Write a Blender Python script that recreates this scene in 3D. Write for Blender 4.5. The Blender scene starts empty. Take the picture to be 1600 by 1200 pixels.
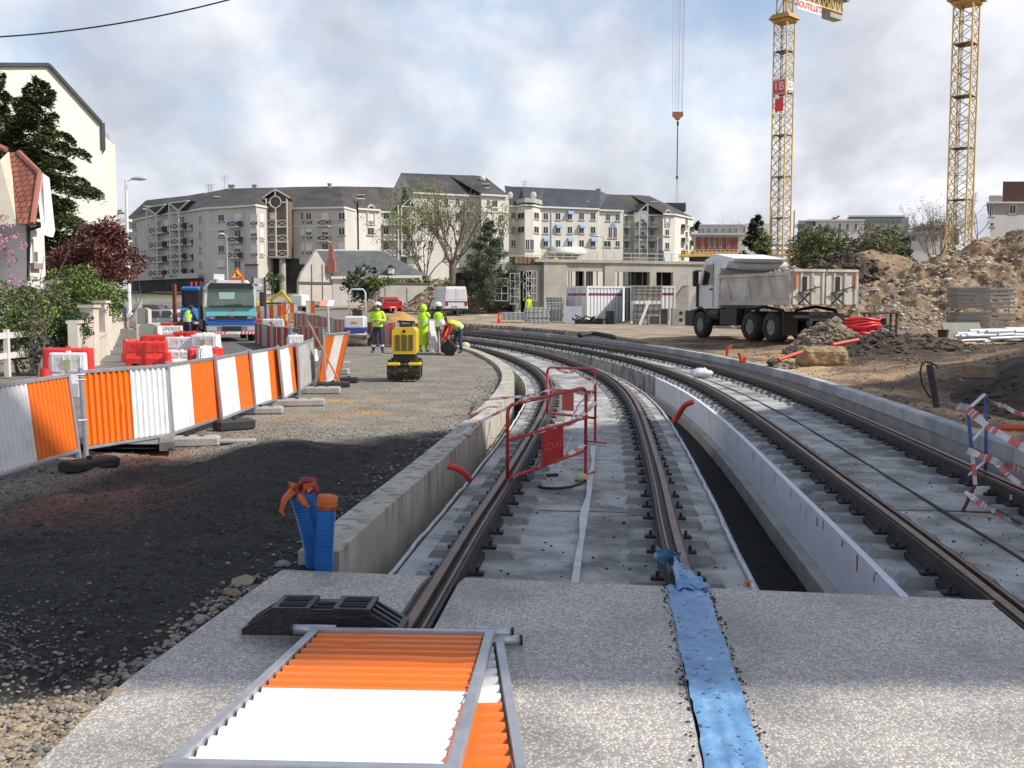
import bpy, bmesh, math, random
import numpy as np
from mathutils import Vector, Matrix, noise as mnoise
R = math.radians
random.seed(7)
sc = bpy.context.scene
COL = sc.collection
FPX, HOR, EYE = 1600.0, 475.0, 1.72
PITCH = math.atan((600 - HOR) / FPX)
cam = bpy.data.objects.new('camera', bpy.data.cameras.new('camera'))
COL.objects.link(cam)
cam.location = (0, 0, EYE)
cam.rotation_euler = (math.pi / 2 - PITCH, 0, 0)
cam.data.sensor_width = 36.0
cam.data.lens = 36.0 * FPX / 1600.0
cam.data.clip_start = 0.05
cam.data.clip_end = 6000
sc.camera = cam
sc.view_settings.view_transform = 'Standard'
sc.view_settings.look = 'None'
sc.view_settings.gamma = 1
sc.view_settings.exposure = 0.22
SUN_AZ = (0.978, -0.208)          # horizontal direction towards the sun
SUN_EL = R(43)
sun = bpy.data.objects.new('sun', bpy.data.lights.new('sun', 'SUN'))
COL.objects.link(sun)
sun.data.energy = 4.3
sun.data.angle = R(0.5)
sun.data.color = (1.0, 0.95, 0.87)
sdir = Vector((SUN_AZ[0] * math.cos(SUN_EL), SUN_AZ[1] * math.cos(SUN_EL), math.sin(SUN_EL)))
sun.rotation_euler = sdir.to_track_quat('Z', 'Y').to_euler()
sun.location = (20, -10, 40)
world = bpy.data.worlds.new('World')
sc.world = world
world.use_nodes = True
nt = world.node_tree
nt.nodes.clear()
def wn(t, **k):
 n = nt.nodes.new(t)
 for a, b in k.items():
  setattr(n, a, b)
 return n
wout = wn('ShaderNodeOutputWorld')
sky = wn('ShaderNodeTexSky', sky_type='NISHITA', sun_disc=False)
sky.sun_elevation = SUN_EL
sky.sun_rotation = math.atan2(SUN_AZ[0], SUN_AZ[1])
bg1 = wn('ShaderNodeBackground')
bg1.inputs[1].default_value = 0.15
bg2 = wn('ShaderNodeBackground')
bg2.inputs[1].default_value = 0.86
nt.links.new(sky.outputs[0], bg1.inputs[0])
tc = wn('ShaderNodeTexCoord')
sep = wn('ShaderNodeSeparateXYZ')
nt.links.new(tc.outputs['Generated'], sep.inputs[0])
def wm(op, a, b=None, c=None):
 n = wn('ShaderNodeMath', operation=op)
 for i, v in enumerate((a, b, c)):
  if v is None: continue
  if isinstance(v, (int, float)): n.inputs[i].default_value = v
  else: nt.links.new(v, n.inputs[i])
 return n.outputs[0]
zz = wm('MAXIMUM', sep.outputs[2], 0.0)
den = wm('ADD', zz, 0.42)
cx = wm('DIVIDE', sep.outputs[0], den)
cy = wm('DIVIDE', sep.outputs[1], den)
cmb = wn('ShaderNodeCombineXYZ')
nt.links.new(cx, cmb.inputs[0]); nt.links.new(cy, cmb.inputs[1])
cmb.inputs[2].default_value = 0.37
def wnoise(scale, detail, rough, off, dist=0.0, sx=1.0):
 mp = wn('ShaderNodeMapping')
 mp.inputs[1].default_value = off
 mp.inputs[3].default_value = (sx, 1, 1)
 nt.links.new(cmb.outputs[0], mp.inputs[0])
 n = wn('ShaderNodeTexNoise')
 n.inputs['Scale'].default_value = scale
 n.inputs['Detail'].default_value = detail
 n.inputs['Roughness'].default_value = rough
 n.inputs['Distortion'].default_value = dist
 nt.links.new(mp.outputs[0], n.inputs[0])
 return n.outputs[0]
def wramp(src, stops):
 r = wn('ShaderNodeValToRGB')
 nt.links.new(src, r.inputs[0])
 el = r.color_ramp.elements
 while len(el) < len(stops): el.new(0.5)
 for e, (p, c) in zip(el, stops):
  e.position = p
  e.color = (c, c, c, 1) if isinstance(c, (int, float)) else (*c, 1)
 return r.outputs[0]
cover = wnoise(1.5, 7, 0.55, (3.1, 1.2, 0), 0.2, 1.3)
lean = wm('MULTIPLY', cx, 0.055)
cov = wm('ADD', cover, lean)
hz = wm('MULTIPLY', wm('SUBTRACT', 0.28, zz), 0.35)
cov = wm('ADD', cov, hz)
cfac = wramp(cov, [(0.34, 0.22), (0.46, 0.82), (0.54, 1.0)])
shade = wnoise(2.7, 9, 0.52, (7.3, 0.4, 0), 0.1, 1.5)
ccol = wramp(shade, [(0.34, (0.56, 0.585, 0.66)), (0.46, (0.72, 0.745, 0.82)), (0.56, (0.90, 0.92, 0.98)), (0.70, (1.15, 1.15, 1.18))])
nt.links.new(ccol, bg2.inputs[0])
wmix = wn('ShaderNodeMixShader')
nt.links.new(cfac, wmix.inputs[0])
nt.links.new(bg1.outputs[0], wmix.inputs[1])
nt.links.new(bg2.outputs[0], wmix.inputs[2])
nt.links.new(wmix.outputs[0], wout.inputs[0])
def ray(px, py):
 a, c = (px - 800) / FPX, (600 - py) / FPX
 return Vector((a, math.cos(PITCH) + math.sin(PITCH) * c, -math.sin(PITCH) + math.cos(PITCH) * c))
def G(px, py, z=0.0):
 d = ray(px, py); t = (z - EYE) / d.z
 return Vector((d.x * t, d.y * t, z))
def A(px, py, Y):
 d = ray(px, py); t = Y / d.y
 return Vector((d.x * t, Y, EYE + d.z * t))
def AX(px, Y):
 return A(px, 475, Y).x
MATS = {}
def mat(name, c1, c2=None, rough=0.8, metal=0.0, scale=6.0, bump=0.0, bscale=None, spec=None, detail=6, ramp=(0.35, 0.65), vec='Object', stretch=None, alpha=None, trans=None, c3=None, vor=None):
 if name in MATS: return MATS[name]
 m = bpy.data.materials.new(name); m.use_nodes = True
 N, L = m.node_tree.nodes, m.node_tree.links
 b = N['Principled BSDF']
 b.inputs['Base Color'].default_value = (*c1, 1)
 b.inputs['Roughness'].default_value = rough
 b.inputs['Metallic'].default_value = metal
 if spec is not None: b.inputs['Specular IOR Level'].default_value = spec
 if trans: b.inputs['Transmission Weight'].default_value = trans
 if alpha is not None: b.inputs['Alpha'].default_value = alpha
 if c2 is not None or bump:
  t = N.new('ShaderNodeTexCoord'); src = t.outputs[vec]
  if vec == 'World':
   pass
  if stretch:
   mp = N.new('ShaderNodeMapping'); mp.inputs[3].default_value = stretch
   L.new(src, mp.inputs[0]); src = mp.outputs[0]
 if c2 is not None:
  n = N.new('ShaderNodeTexNoise'); n.inputs['Scale'].default_value = scale; n.inputs['Detail'].default_value = detail
  n.inputs['Roughness'].default_value = 0.62
  L.new(src, n.inputs[0])
  r = N.new('ShaderNodeValToRGB'); L.new(n.outputs[0], r.inputs[0])
  e = r.color_ramp.elements
  e[0].position = ramp[0]; e[1].position = ramp[1]
  e[0].color = (*c1, 1); e[1].color = (*c2, 1)
  if c3 is not None:
   q = e.new(min(0.99, ramp[1] + 0.12)); q.color = (*c3, 1)
  L.new(r.outputs[0], b.inputs['Base Color'])
 if bump:
  if vor:
   n2 = N.new('ShaderNodeTexVoronoi'); n2.inputs['Scale'].default_value = bscale or scale
  else:
   n2 = N.new('ShaderNodeTexNoise'); n2.inputs['Scale'].default_value = bscale or scale * 3; n2.inputs['Detail'].default_value = 5
  L.new(src, n2.inputs[0])
  bp = N.new('ShaderNodeBump'); bp.inputs['Strength'].default_value = min(1, bump); bp.inputs['Distance'].default_value = 0.02 if bump <= 1 else 0.02 * bump
  L.new(n2.outputs[0], bp.inputs['Height']); L.new(bp.outputs[0], b.inputs['Normal'])
 MATS[name] = m
 return m
class MB:
 def __init__(s, M=None):
  s.v = []; s.f = []; s.mi = []; s.sm = []; s.cur = 0; s.smooth = False; s.M = M
 def add(s, vs, fs):
  o = len(s.v)
  if s.M is None: s.v += [tuple(v) for v in vs]
  else: s.v += [tuple(s.M @ Vector(v)) for v in vs]
  for f in fs:
   s.f.append(tuple(i + o for i in f)); s.mi.append(s.cur); s.sm.append(s.smooth)
  return s
 def quad(s, *p): return s.add(p, [tuple(range(len(p)))])
 def box(s, x0, y0, z0, x1, y1, z1):
  return s.add([(x0,y0,z0),(x1,y0,z0),(x1,y1,z0),(x0,y1,z0),(x0,y0,z1),(x1,y0,z1),(x1,y1,z1),(x0,y1,z1)],
      [(0,3,2,1),(4,5,6,7),(0,1,5,4),(1,2,6,5),(2,3,7,6),(3,0,4,7)])
 def bev(s, x0, y0, z0, x1, y1, z1, b=0.02):
  pts = []
  for z, k in ((z0, b), (z0 + b, 0), (z1 - b, 0), (z1, b)):
   pts += [(x0+k+b*0, y0+b+k, z), (x0+b+k, y0+k, z), (x1-b-k, y0+k, z), (x1-k, y0+b+k, z), (x1-k, y1-b-k, z), (x1-b-k, y1-k, z), (x0+b+k, y1-k, z), (x0+k, y1-b-k, z)]
  fs = [tuple(range(7, -1, -1)), tuple(range(24, 32))]
  for l in range(3):
   for i in range(8):
    j = (i + 1) % 8
    fs.append((l*8+i, l*8+j, l*8+8+j, l*8+8+i))
  return s.add(pts, fs)
 def bar(s, p0, p1, w, h=None, up=(0, 0, 1)):
  h = h or w; p0 = Vector(p0); p1 = Vector(p1); d = (p1 - p0)
  if d.length < 1e-6: return s
  d.normalize(); u = Vector(up)
  if abs(d.dot(u)) > 0.98: u = Vector((0, 1, 0)) if abs(d.y) < 0.9 else Vector((1, 0, 0))
  a = d.cross(u).normalized(); c = a.cross(d).normalized()
  a *= w / 2; c *= h / 2
  vs = [p0-a-c, p0+a-c, p0+a+c, p0-a+c, p1-a-c, p1+a-c, p1+a+c, p1-a+c]
  return s.add(vs, [(0,3,2,1),(4,5,6,7),(0,1,5,4),(1,2,6,5),(2,3,7,6),(3,0,4,7)])
 def cyl(s, p0, p1, r0, r1=None, n=8, caps=True):
  r1 = r0 if r1 is None else r1
  p0 = Vector(p0); p1 = Vector(p1); d = (p1 - p0)
  if d.length < 1e-6: return s
  d.normalize(); u = Vector((0, 0, 1)) if abs(d.z) < 0.9 else Vector((1, 0, 0))
  a = d.cross(u).normalized(); c = a.cross(d)
  vs = []
  for p, r in ((p0, r0), (p1, r1)):
   for i in range(n):
    t = 2 * math.pi * i / n
    vs.append(p + a * (r * math.cos(t)) + c * (r * math.sin(t)))
  fs = [(i, (i+1) % n, n + (i+1) % n, n + i) for i in range(n)]
  if caps: fs += [tuple(range(n-1, -1, -1)), tuple(range(n, 2*n))]
  return s.add(vs, fs)
 def tube(s, path, r, n=6, caps=True):
  path = [Vector(p) for p in path]
  vs = []; prev = None
  for i, p in enumerate(path):
   d = (path[min(i+1, len(path)-1)] - path[max(i-1, 0)])
   if d.length < 1e-7: d = Vector((0, 0, 1))
   d.normalize()
   if prev is None:
    u = Vector((0, 0, 1)) if abs(d.z) < 0.9 else Vector((1, 0, 0))
    a = d.cross(u).normalized()
   else:
    a = (prev - d * prev.dot(d))
    a = a.normalized() if a.length > 1e-5 else d.orthogonal().normalized()
   prev = a; c = a.cross(d)
   rr = r[i] if isinstance(r, (list, tuple)) else r
   for k in range(n):
    t = 2 * math.pi * k / n
    vs.append(p + a * (rr * math.cos(t)) + c * (rr * math.sin(t)))
  fs = []
  for i in range(len(path) - 1):
   for k in range(n):
    k2 = (k + 1) % n
    fs.append((i*n+k, i*n+k2, (i+1)*n+k2, (i+1)*n+k))
  if caps: fs += [tuple(range(n-1, -1, -1)), tuple(range((len(path)-1)*n, len(path)*n))]
  return s.add(vs, fs)
 def ext(s, pts, a0, a1, axis='x'):
  n = len(pts)
  if axis == 'x': f = lambda a, p: (a, p[0], p[1])
  elif axis == 'y': f = lambda a, p: (p[0], a, p[1])
  else: f = lambda a, p: (p[0], p[1], a)
  vs = [f(a0, p) for p in pts] + [f(a1, p) for p in pts]
  fs = [(i, (i+1) % n, n + (i+1) % n, n + i) for i in range(n)] + [tuple(range(n-1, -1, -1)), tuple(range(n, 2*n))]
  return s.add(vs, fs)
 def ball(s, c, r, n=10, m=6):
  if isinstance(r, (int, float)): r = (r, r, r)
  vs = [(c[0], c[1], c[2] - r[2])]
  for j in range(1, m):
   t = -math.pi / 2 + math.pi * j / m
   for i in range(n):
    a = 2 * math.pi * i / n
    vs.append((c[0] + r[0]*math.cos(t)*math.cos(a), c[1] + r[1]*math.cos(t)*math.sin(a), c[2] + r[2]*math.sin(t)))
  vs.append((c[0], c[1], c[2] + r[2]))
  fs = [(0, 1 + (i+1) % n, 1 + i) for i in range(n)]
  for j in range(m - 2):
   for i in range(n):
    fs.append((1+j*n+i, 1+j*n+(i+1) % n, 1+(j+1)*n+(i+1) % n, 1+(j+1)*n+i))
  L = len(vs) - 1
  fs += [(1+(m-2)*n+i, 1+(m-2)*n+(i+1) % n, L) for i in range(n)]
  return s.add(vs, fs)
 def lathe(s, prof, c=(0, 0, 0), n=16, axis='z', caps=True):
  vs = []
  for r, h in prof:
   for i in range(n):
    a = 2 * math.pi * i / n
    u, v = r * math.cos(a), r * math.sin(a)
    p = {'z': (u, v, h), 'x': (h, u, v), 'y': (u, h, v)}[axis]
    vs.append((c[0]+p[0], c[1]+p[1], c[2]+p[2]))
  fs = []
  for j in range(len(prof) - 1):
   for i in range(n):
    fs.append((j*n+i, j*n+(i+1) % n, (j+1)*n+(i+1) % n, (j+1)*n+i))
  if caps and prof[0][0] > 1e-6: fs.append(tuple(range(n-1, -1, -1)))
  if caps and prof[-1][0] > 1e-6: fs.append(tuple(range((len(prof)-1)*n, len(prof)*n)))
  return s.add(vs, fs)
 def build(s, name, mats, parent=None, org=None, world=False):
  if not isinstance(mats, (list, tuple)): mats = [mats]
  me = bpy.data.meshes.new(name)
  o3 = Vector(org) if org is not None else (Vector(parent.location) if (parent is not None and world) else Vector((0, 0, 0)))
  vs = s.v if o3.length == 0 else [(v[0]-o3.x, v[1]-o3.y, v[2]-o3.z) for v in s.v]
  me.from_pydata(vs, [], s.f)
  for m in mats: me.materials.append(m)
  me.polygons.foreach_set('material_index', s.mi)
  me.polygons.foreach_set('use_smooth', s.sm)
  me.update()
  o = bpy.data.objects.new(name, me); COL.objects.link(o)
  if parent is not None: o.parent = parent
  elif org is not None: o.location = o3
  return o
def tag(o, label, cat, group=None, kind=None):
 if label: o['label'] = label
 if cat: o['category'] = cat
 if group: o['group'] = group
 if kind: o['kind'] = kind
 return o
def thing(name, label, cat, loc=(0, 0, 0), rz=0.0, group=None, kind=None):
 o = bpy.data.objects.new(name, None); COL.objects.link(o)
 o.empty_display_size = 0.2
 o.location = loc; o.rotation_euler = (0, 0, rz)
 return tag(o, label, cat, group, kind)
def struct(o):
 o['kind'] = 'structure'; return o
def dup(root, loc=None, rz=None, label=None, group=None, rot=None, scale=None):
 r = root.copy(); COL.objects.link(r)
 if loc is not None: r.location = loc
 if rz is not None: r.rotation_euler = (0, 0, rz)
 if rot is not None: r.rotation_euler = rot
 if scale is not None: r.scale = scale
 if label: r['label'] = label
 if group: r['group'] = group
 for ch in list(root.children):
  c = ch.copy(); COL.objects.link(c); c.parent = r
  for g in list(ch.children):
   d = g.copy(); COL.objects.link(d); d.parent = c
 return r
def vnoise(x, y, seed=0):
 xi = np.floor(x).astype(np.int64); yi = np.floor(y).astype(np.int64)
 xf = x - xi; yf = y - yi
 def h(a, b):
  n = (a * 374761393 + b * 668265263 + seed * 974711) & 0x7fffffff
  n = ((n ^ (n >> 13)) * 1274126177) & 0x7fffffff
  return ((n ^ (n >> 16)) & 0xffff) / 65535.0
 u = xf * xf * (3 - 2 * xf); v = yf * yf * (3 - 2 * yf)
 return (h(xi, yi) * (1-u) + h(xi+1, yi) * u) * (1-v) + (h(xi, yi+1) * (1-u) + h(xi+1, yi+1) * u) * v
def fbm(x, y, seed=0, o=4, g=0.5):
 t = 0; a = 1; s = 0
 for i in range(o):
  t = t + a * vnoise(x * 2**i, y * 2**i, seed + i * 17); s += a; a *= g
 return t / s - 0.5
def sstep(a, b, x):
 t = np.clip((x - a) / (b - a), 0, 1); return t * t * (3 - 2 * t)
def smooth_curve(P, step=0.25):
 P = [Vector((a, b)) for a, b in P]; out = []
 for i in range(len(P) - 1):
  p0 = P[max(i-1, 0)]; p1 = P[i]; p2 = P[i+1]; p3 = P[min(i+2, len(P)-1)]
  n = max(2, int((p2 - p1).length / step))
  for k in range(n):
   t = k / n
   out.append(0.5 * ((2*p1) + (p2-p0)*t + (2*p0-5*p1+4*p2-p3)*t*t + (3*p1-p0-3*p2+p3)*t**3))
 out.append(P[-1])
 for _ in range(6):
  out = [out[0]] + [(out[i-1] + out[i]*2 + out[i+1]) / 4 for i in range(1, len(out)-1)] + [out[-1]]
 return out
C1 = smooth_curve([(-.70,-4),(-.0,3),(.25,5.56),(.47,7.9),(.69,9.95),(1.01,13.3),(1.24,15.9),(1.44,18.7),(1.55,21.3),(1.57,23.8),(1.48,26.6),(1.22,30),(.78,33.8),(.15,37.9),(-.9,42.7),(-2.2,47.2),(-3.8,51.6),(-7.5,60)])
C2 = smooth_curve([(2.45,-4),(3.3,3),(3.62,5.6),(3.86,7.9),(4.12,10.76),(4.42,14),(4.68,17.3),(4.87,20.6),(4.94,23.8),(4.84,28.4),(4.5,33),(4.0,36.6),(3.05,42),(1.75,48),(.1,54.2),(-1.9,60.3),(-5.0,68)])
def offs(C, off, y0=-4, y1=99, step=1):
 out = []
 for i in range(0, len(C), step):
  p = C[i]
  d = (C[min(i+1, len(C)-1)] - C[max(i-1, 0)]).normalized()
  q = Vector((p.x + d.y * off, p.y - d.x * off))
  if y0 <= p.y <= y1: out.append(q)
 return out
def signed(C, X, Y):
 pts = np.array([(p.x, p.y) for p in C[::3]])
 best = np.full(X.shape, 1e9); sg = np.zeros(X.shape)
 for i in range(len(pts) - 1):
  a = pts[i]; d = pts[i+1] - a; L2 = d @ d
  t = ((X - a[0]) * d[0] + (Y - a[1]) * d[1]) / L2
  t = np.clip(t, 0 if i else -99, 1 if i < len(pts) - 2 else 99)
  qx = X - a[0] - t * d[0]; qy = Y - a[1] - t * d[1]
  D = np.hypot(qx, qy); k = D < best
  best = np.where(k, D, best); sg = np.where(k, np.sign(d[1]*qx - d[0]*qy), sg)
 return best * sg
# ================================================================== GROUND
def np_ground(X, Y):
 X = np.asarray(X, float); Y = np.asarray(Y, float)
 o1 = signed(C1, X, Y); o2 = signed(C2, X, Y)
 mid = np.interp(Y, [50, 60, 73, 87, 110, 185, 260, 900, 4000], [0, .18, .42, .9, 1.6, 3.8, 5.5, 6.5, 7])
 lef = np.interp(Y, [70, 100, 140, 185, 260, 900, 4000], [0, .35, 1.6, 3.6, 5.5, 6.5, 7])
 w = sstep(-0.30, -0.16, X / np.maximum(Y, 5))
 base = lef * (1 - w) + mid * w
 near = sstep(15, 11.5, Y) * sstep(-0.9, -1.7, X) * sstep(2.2, 4.6, Y)
 mound = 0.24 * np.exp(-((X + 2.5)**2 / 0.25 + (Y - 9.9 + (X + 2.5) * 1.2)**2 / 4.5)) + 0.13 * np.exp(-((X + 3.5)**2 / 1.2 + (Y - 8.4)**2 / 0.8)) \
  + 0.26 * np.exp(-((X + 2.75)**2 / 0.12 + (Y - 4.55)**2 / 0.22)) + 0.10 * np.exp(-((X + 2.9)**2 / 0.6 + (Y - 6.1)**2 / 0.5)) \
  + 0.10 * np.exp(-((X + 4.3)**2 / 0.5 + (Y - 6.4)**2 / 1.6))
 rough = fbm(X * 1.3, Y * 1.3, 3, 6, .58) * 0.20 + fbm(X * 9, Y * 9, 5, 3) * 0.055
 zl = mound + rough * near + (1 - near) * fbm(X * 0.7, Y * 0.7, 9, 4) * 0.03 - 0.035
 zl = np.where(o1 > -2.0, np.minimum(zl, .035), zl)
 zl = np.where(X < -4.6, np.minimum(zl, -0.01) * 1.0, zl)
 rb = 0.16 + 0.26 * sstep(1.2, 7, o2) * sstep(4, 20, Y)
 zr = rb + fbm(X * 0.8, Y * 0.8, 21, 5) * 0.22 * sstep(1.4, 2.6, o2) + fbm(X * 4, Y * 4, 23, 3) * 0.05
 zr = zr + 0.42 * np.exp(-((X - 10.2)**2 / 7 + (Y - 18.0)**2 / 9)) * sstep(2.2, 4.2, o2) \
   + 0.55 * np.exp(-((X - 13.0)**2 / 6 + (Y - 23.0)**2 / 5)) \
   - 0.30 * np.exp(-((X - 7.7)**2 / 0.9 + (Y - 15.5)**2 / 3.5)) * sstep(1.7, 2.6, o2)
 flat = sstep(34, 46, Y)
 zr = zr * (1 - flat) + (0.42 + fbm(X * .3, Y * .3, 31, 3) * 0.12) * flat
 right = o2 > 1.3; q = X / np.maximum(Y, 5); rw = sstep(-.02, .06, q)
 br = np.interp(Y, [70, 90, 110, 185, 260, 4000], [0, .5, 1.2, 3.4, 5, 6.5]) * (1 - rw) + np.interp(Y, [100, 185, 260, 4000], [0, 3.0, 5, 6.5]) * rw
 z = np.where(right & (q > -.16), zr + br, np.where(right, zr * (1 - flat), zl) + base)
 pit = (o1 > -1.60) & (o2 < 1.36) & (Y < 70)
 z = np.where(pit, base * 0 - 0.86 + fbm(X * 5, Y * 5, 41, 3) * 0.03, z)
 z = np.where((Y < 4.2) & (np.abs(X) < 30) & (X > -1.4) & ~pit, -0.4, z)
 z = np.where((Y < 6.55) & (Y > -4) & (X > -1.76 + .137 * np.maximum(0, Y - 4.5)) & (X < 5.5), np.minimum(z, -.22), z)
 return z, o1, o2
def gz(x, y):
 return float(np_ground([x], [y])[0][0])
def PG(px, py, lo=8, hi=220):
 last = None
 y = lo
 while y < hi:
  p = A(px, py, y); g = gz(p.x, p.y)
  if p.z <= g: return Vector((p.x, y, g))
  y += max(0.1, y * 0.004)
 p = A(px, py, hi); return Vector((p.x, hi, gz(p.x, hi)))
ss = np.concatenate([-np.geomspace(8, 0.86, 36), np.linspace(-0.84, 0.84, 430), np.geomspace(0.86, 8, 36)])
yy = [-14.0, -8, -4, -1, 1.2]
while yy[-1] < 700: yy.append(yy[-1] + max(0.05, (yy[-1] + 2.5) * 0.0075))
yy = np.array(yy + [900, 1200, 2000, 4000])
SX, YY = np.meshgrid(ss, yy)
XX = SX * (np.maximum(YY, 0) + 6)
ZZ, O1, O2 = np_ground(XX, YY)
nr, ncn = XX.shape
gv = np.stack([XX, YY, ZZ], -1).reshape(-1, 3)
ii = np.arange(nr * ncn).reshape(nr, ncn)
gf = np.stack([ii[:-1, :-1], ii[:-1, 1:], ii[1:, 1:], ii[1:, :-1]], -1).reshape(-1, 4)
gme = bpy.data.meshes.new('ground')
gme.vertices.add(len(gv)); gme.vertices.foreach_set('co', gv.ravel())
gme.loops.add(gf.size); gme.loops.foreach_set('vertex_index', gf.ravel())
gme.polygons.add(len(gf)); gme.polygons.foreach_set('loop_start', np.arange(0, gf.size, 4)); gme.polygons.foreach_set('loop_total', np.full(len(gf), 4))
gme.update()
def lerp(a, b, t): return a * (1 - t[..., None]) + b * t[..., None]
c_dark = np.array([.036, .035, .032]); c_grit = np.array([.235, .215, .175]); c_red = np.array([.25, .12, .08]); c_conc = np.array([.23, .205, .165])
c_ochre = np.array([.42, .25, .09]); c_dirt = np.array([.53, .36, .195]); c_dkbrown = np.array([.055, .040, .030]); c_grey = np.array([.30, .265, .215]); c_sand = np.array([.34, .265, .185]); c_green = np.array([.09, .10, .05])
n1 = fbm(XX * .6, YY * .6, 51, 5); n2 = fbm(XX * 2.2, YY * 2.2, 57, 4); n3 = fbm(XX * 6, YY * 6, 58, 3)
zone = np.broadcast_to(c_grit, XX.shape + (3,)).copy()
zone = lerp(zone, c_conc, sstep(-.05, .15, n1) * .5)
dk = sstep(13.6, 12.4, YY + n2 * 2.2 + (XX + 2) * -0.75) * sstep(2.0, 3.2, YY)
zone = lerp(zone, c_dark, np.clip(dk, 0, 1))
edge = sstep(-4.0, -4.4, XX + n2 * .5 + np.clip(YY - 15, 0, 20) * 0.02) * sstep(6, 9, YY) * sstep(26, 22, YY)
zone = lerp(zone, np.array([.20, .175, .15]), edge)
rd = np.exp(-((XX + 3.6)**2 / 0.5 + (YY - 8.7)**2 / 0.8)) * (n2 > -0.1) + np.exp(-((XX + 4.15)**2 / 0.12 + (YY - 12.0)**2 / 1.0))
zone = lerp(zone, c_red, np.clip(rd * .75, 0, 1))
oc = (np.exp(-((XX + 3.0)**2 / .8 + (YY - 18.6)**2 / .5)) + np.exp(-((XX + 2.5)**2 / .5 + (YY - 12.7)**2 / .06)) + .8 * np.exp(-((XX + 2.6)**2 / 2 + (YY - 16.5)**2 / 1.2))) * sstep(-.15, .1, n2)
zone = lerp(zone, c_ochre, np.clip(oc, 0, 1) * .8)
sandy = sstep(4.35, 3.9, YY + n2 * .6 + (XX + 2.6) * -.35) * sstep(-1.2, -1.9, XX)
zone = lerp(zone, c_sand, sandy)
er = (O2 > 1.3)
zr = lerp(np.broadcast_to(c_dirt, XX.shape + (3,)), c_dkbrown * 2.2, sstep(.02, .16, n2) * .8)
zr = lerp(zr, c_grey, sstep(.04, .22, n1) * .3); zr = lerp(zr, c_dkbrown * 2.5, sstep(.03, .14, fbm((XX + YY * .35) * 1.6, (YY - XX * .35) * .3, 77, 4)) * .7)
dkpatch = np.clip(sstep(13, 8, YY) + np.exp(-((XX - 9.6)**2 / 9 + (YY - 16.8)**2 / 12)) * 1.2 + sstep(.30, .34, XX / np.maximum(YY, 1)) * sstep(20, 25, YY) * sstep(36, 31, YY) * .9 + np.exp(-((XX - 6.8)**2 / 6 + (YY - 36)**2 / 60)) * .55, 0, 1) * sstep(-.25, .0, n1 + .1)  # darker brown patches over the right ground, one broad patch beside the tipper
zr = lerp(zr, c_dkbrown, dkpatch)
zr = lerp(zr, c_grey, sstep(38, 46, YY) * .65)
zone = np.where(er[..., None], zr, zone)
zone = np.where(((O1 > -1.60) & (O2 < 1.36) & (YY < 70))[..., None], c_dark * .45, zone)
zone = lerp(zone, c_green, sstep(150, 185, YY))
ca = gme.color_attributes.new('zone', 'FLOAT_COLOR', 'POINT')
ca.data.foreach_set('color', np.concatenate([zone, np.ones(XX.shape + (1,))], -1).astype(np.float32).ravel())
ground = bpy.data.objects.new('ground', gme); COL.objects.link(ground)
tag(ground, 'earth and grit ground of the building site', 'ground', None, 'structure')
gm = bpy.data.materials.new('site_ground'); gm.use_nodes = True
N, L = gm.node_tree.nodes, gm.node_tree.links
b = N['Principled BSDF']; b.inputs['Roughness'].default_value = 0.92; b.inputs['Specular IOR Level'].default_value = 0.25
at = N.new('ShaderNodeAttribute'); at.attribute_name = 'zone'
t = N.new('ShaderNodeTexCoord')
def gnoise(sc_, det, lo, hi, a, c):
 n = N.new('ShaderNodeTexNoise'); n.inputs['Scale'].default_value = sc_; n.inputs['Detail'].default_value = det; n.inputs['Roughness'].default_value = .65
 L.new(t.outputs['Object'], n.inputs[0]); m_ = N.new('ShaderNodeMapRange')
 m_.inputs[1].default_value = lo; m_.inputs[2].default_value = hi; m_.inputs[3].default_value = a; m_.inputs[4].default_value = c
 L.new(n.outputs[0], m_.inputs[0]); return m_.outputs[0]
def vmul(a, f):
 n = N.new('ShaderNodeVectorMath'); n.operation = 'SCALE'; L.new(a, n.inputs[0]); L.new(f, n.inputs['Scale']); return n.outputs[0]
k = vmul(at.outputs['Color'], gnoise(1.1, 8, .3, .7, .72, 1.3))
k = vmul(k, gnoise(26, 6, .3, .7, .55, 1.5))
vo = N.new('ShaderNodeTexVoronoi'); vo.inputs['Scale'].default_value = 34; L.new(t.outputs['Object'], vo.inputs[0])
mr = N.new('ShaderNodeMapRange'); L.new(vo.outputs['Color'], mr.inputs[0]); mr.inputs[1].default_value = 0.0; mr.inputs[2].default_value = 1; mr.inputs[3].default_value = .6; mr.inputs[4].default_value = 1.45
k = vmul(k, mr.outputs[0])
L.new(k, b.inputs['Base Color'])
bp = N.new('ShaderNodeBump'); bp.inputs['Strength'].default_value = .9; bp.inputs['Distance'].default_value = .025
nb = N.new('ShaderNodeTexNoise'); nb.inputs['Scale'].default_value = 22; nb.inputs['Detail'].default_value = 8; nb.inputs['Roughness'].default_value = .7
L.new(t.outputs['Object'], nb.inputs[0])
ad = N.new('ShaderNodeMath'); ad.operation = 'SUBTRACT'; L.new(nb.outputs[0], ad.inputs[0]); L.new(vo.outputs['Distance'], ad.inputs[1])
L.new(ad.outputs[0], bp.inputs['Height']); L.new(bp.outputs[0], b.inputs['Normal'])
gme.materials.append(gm)
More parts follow.
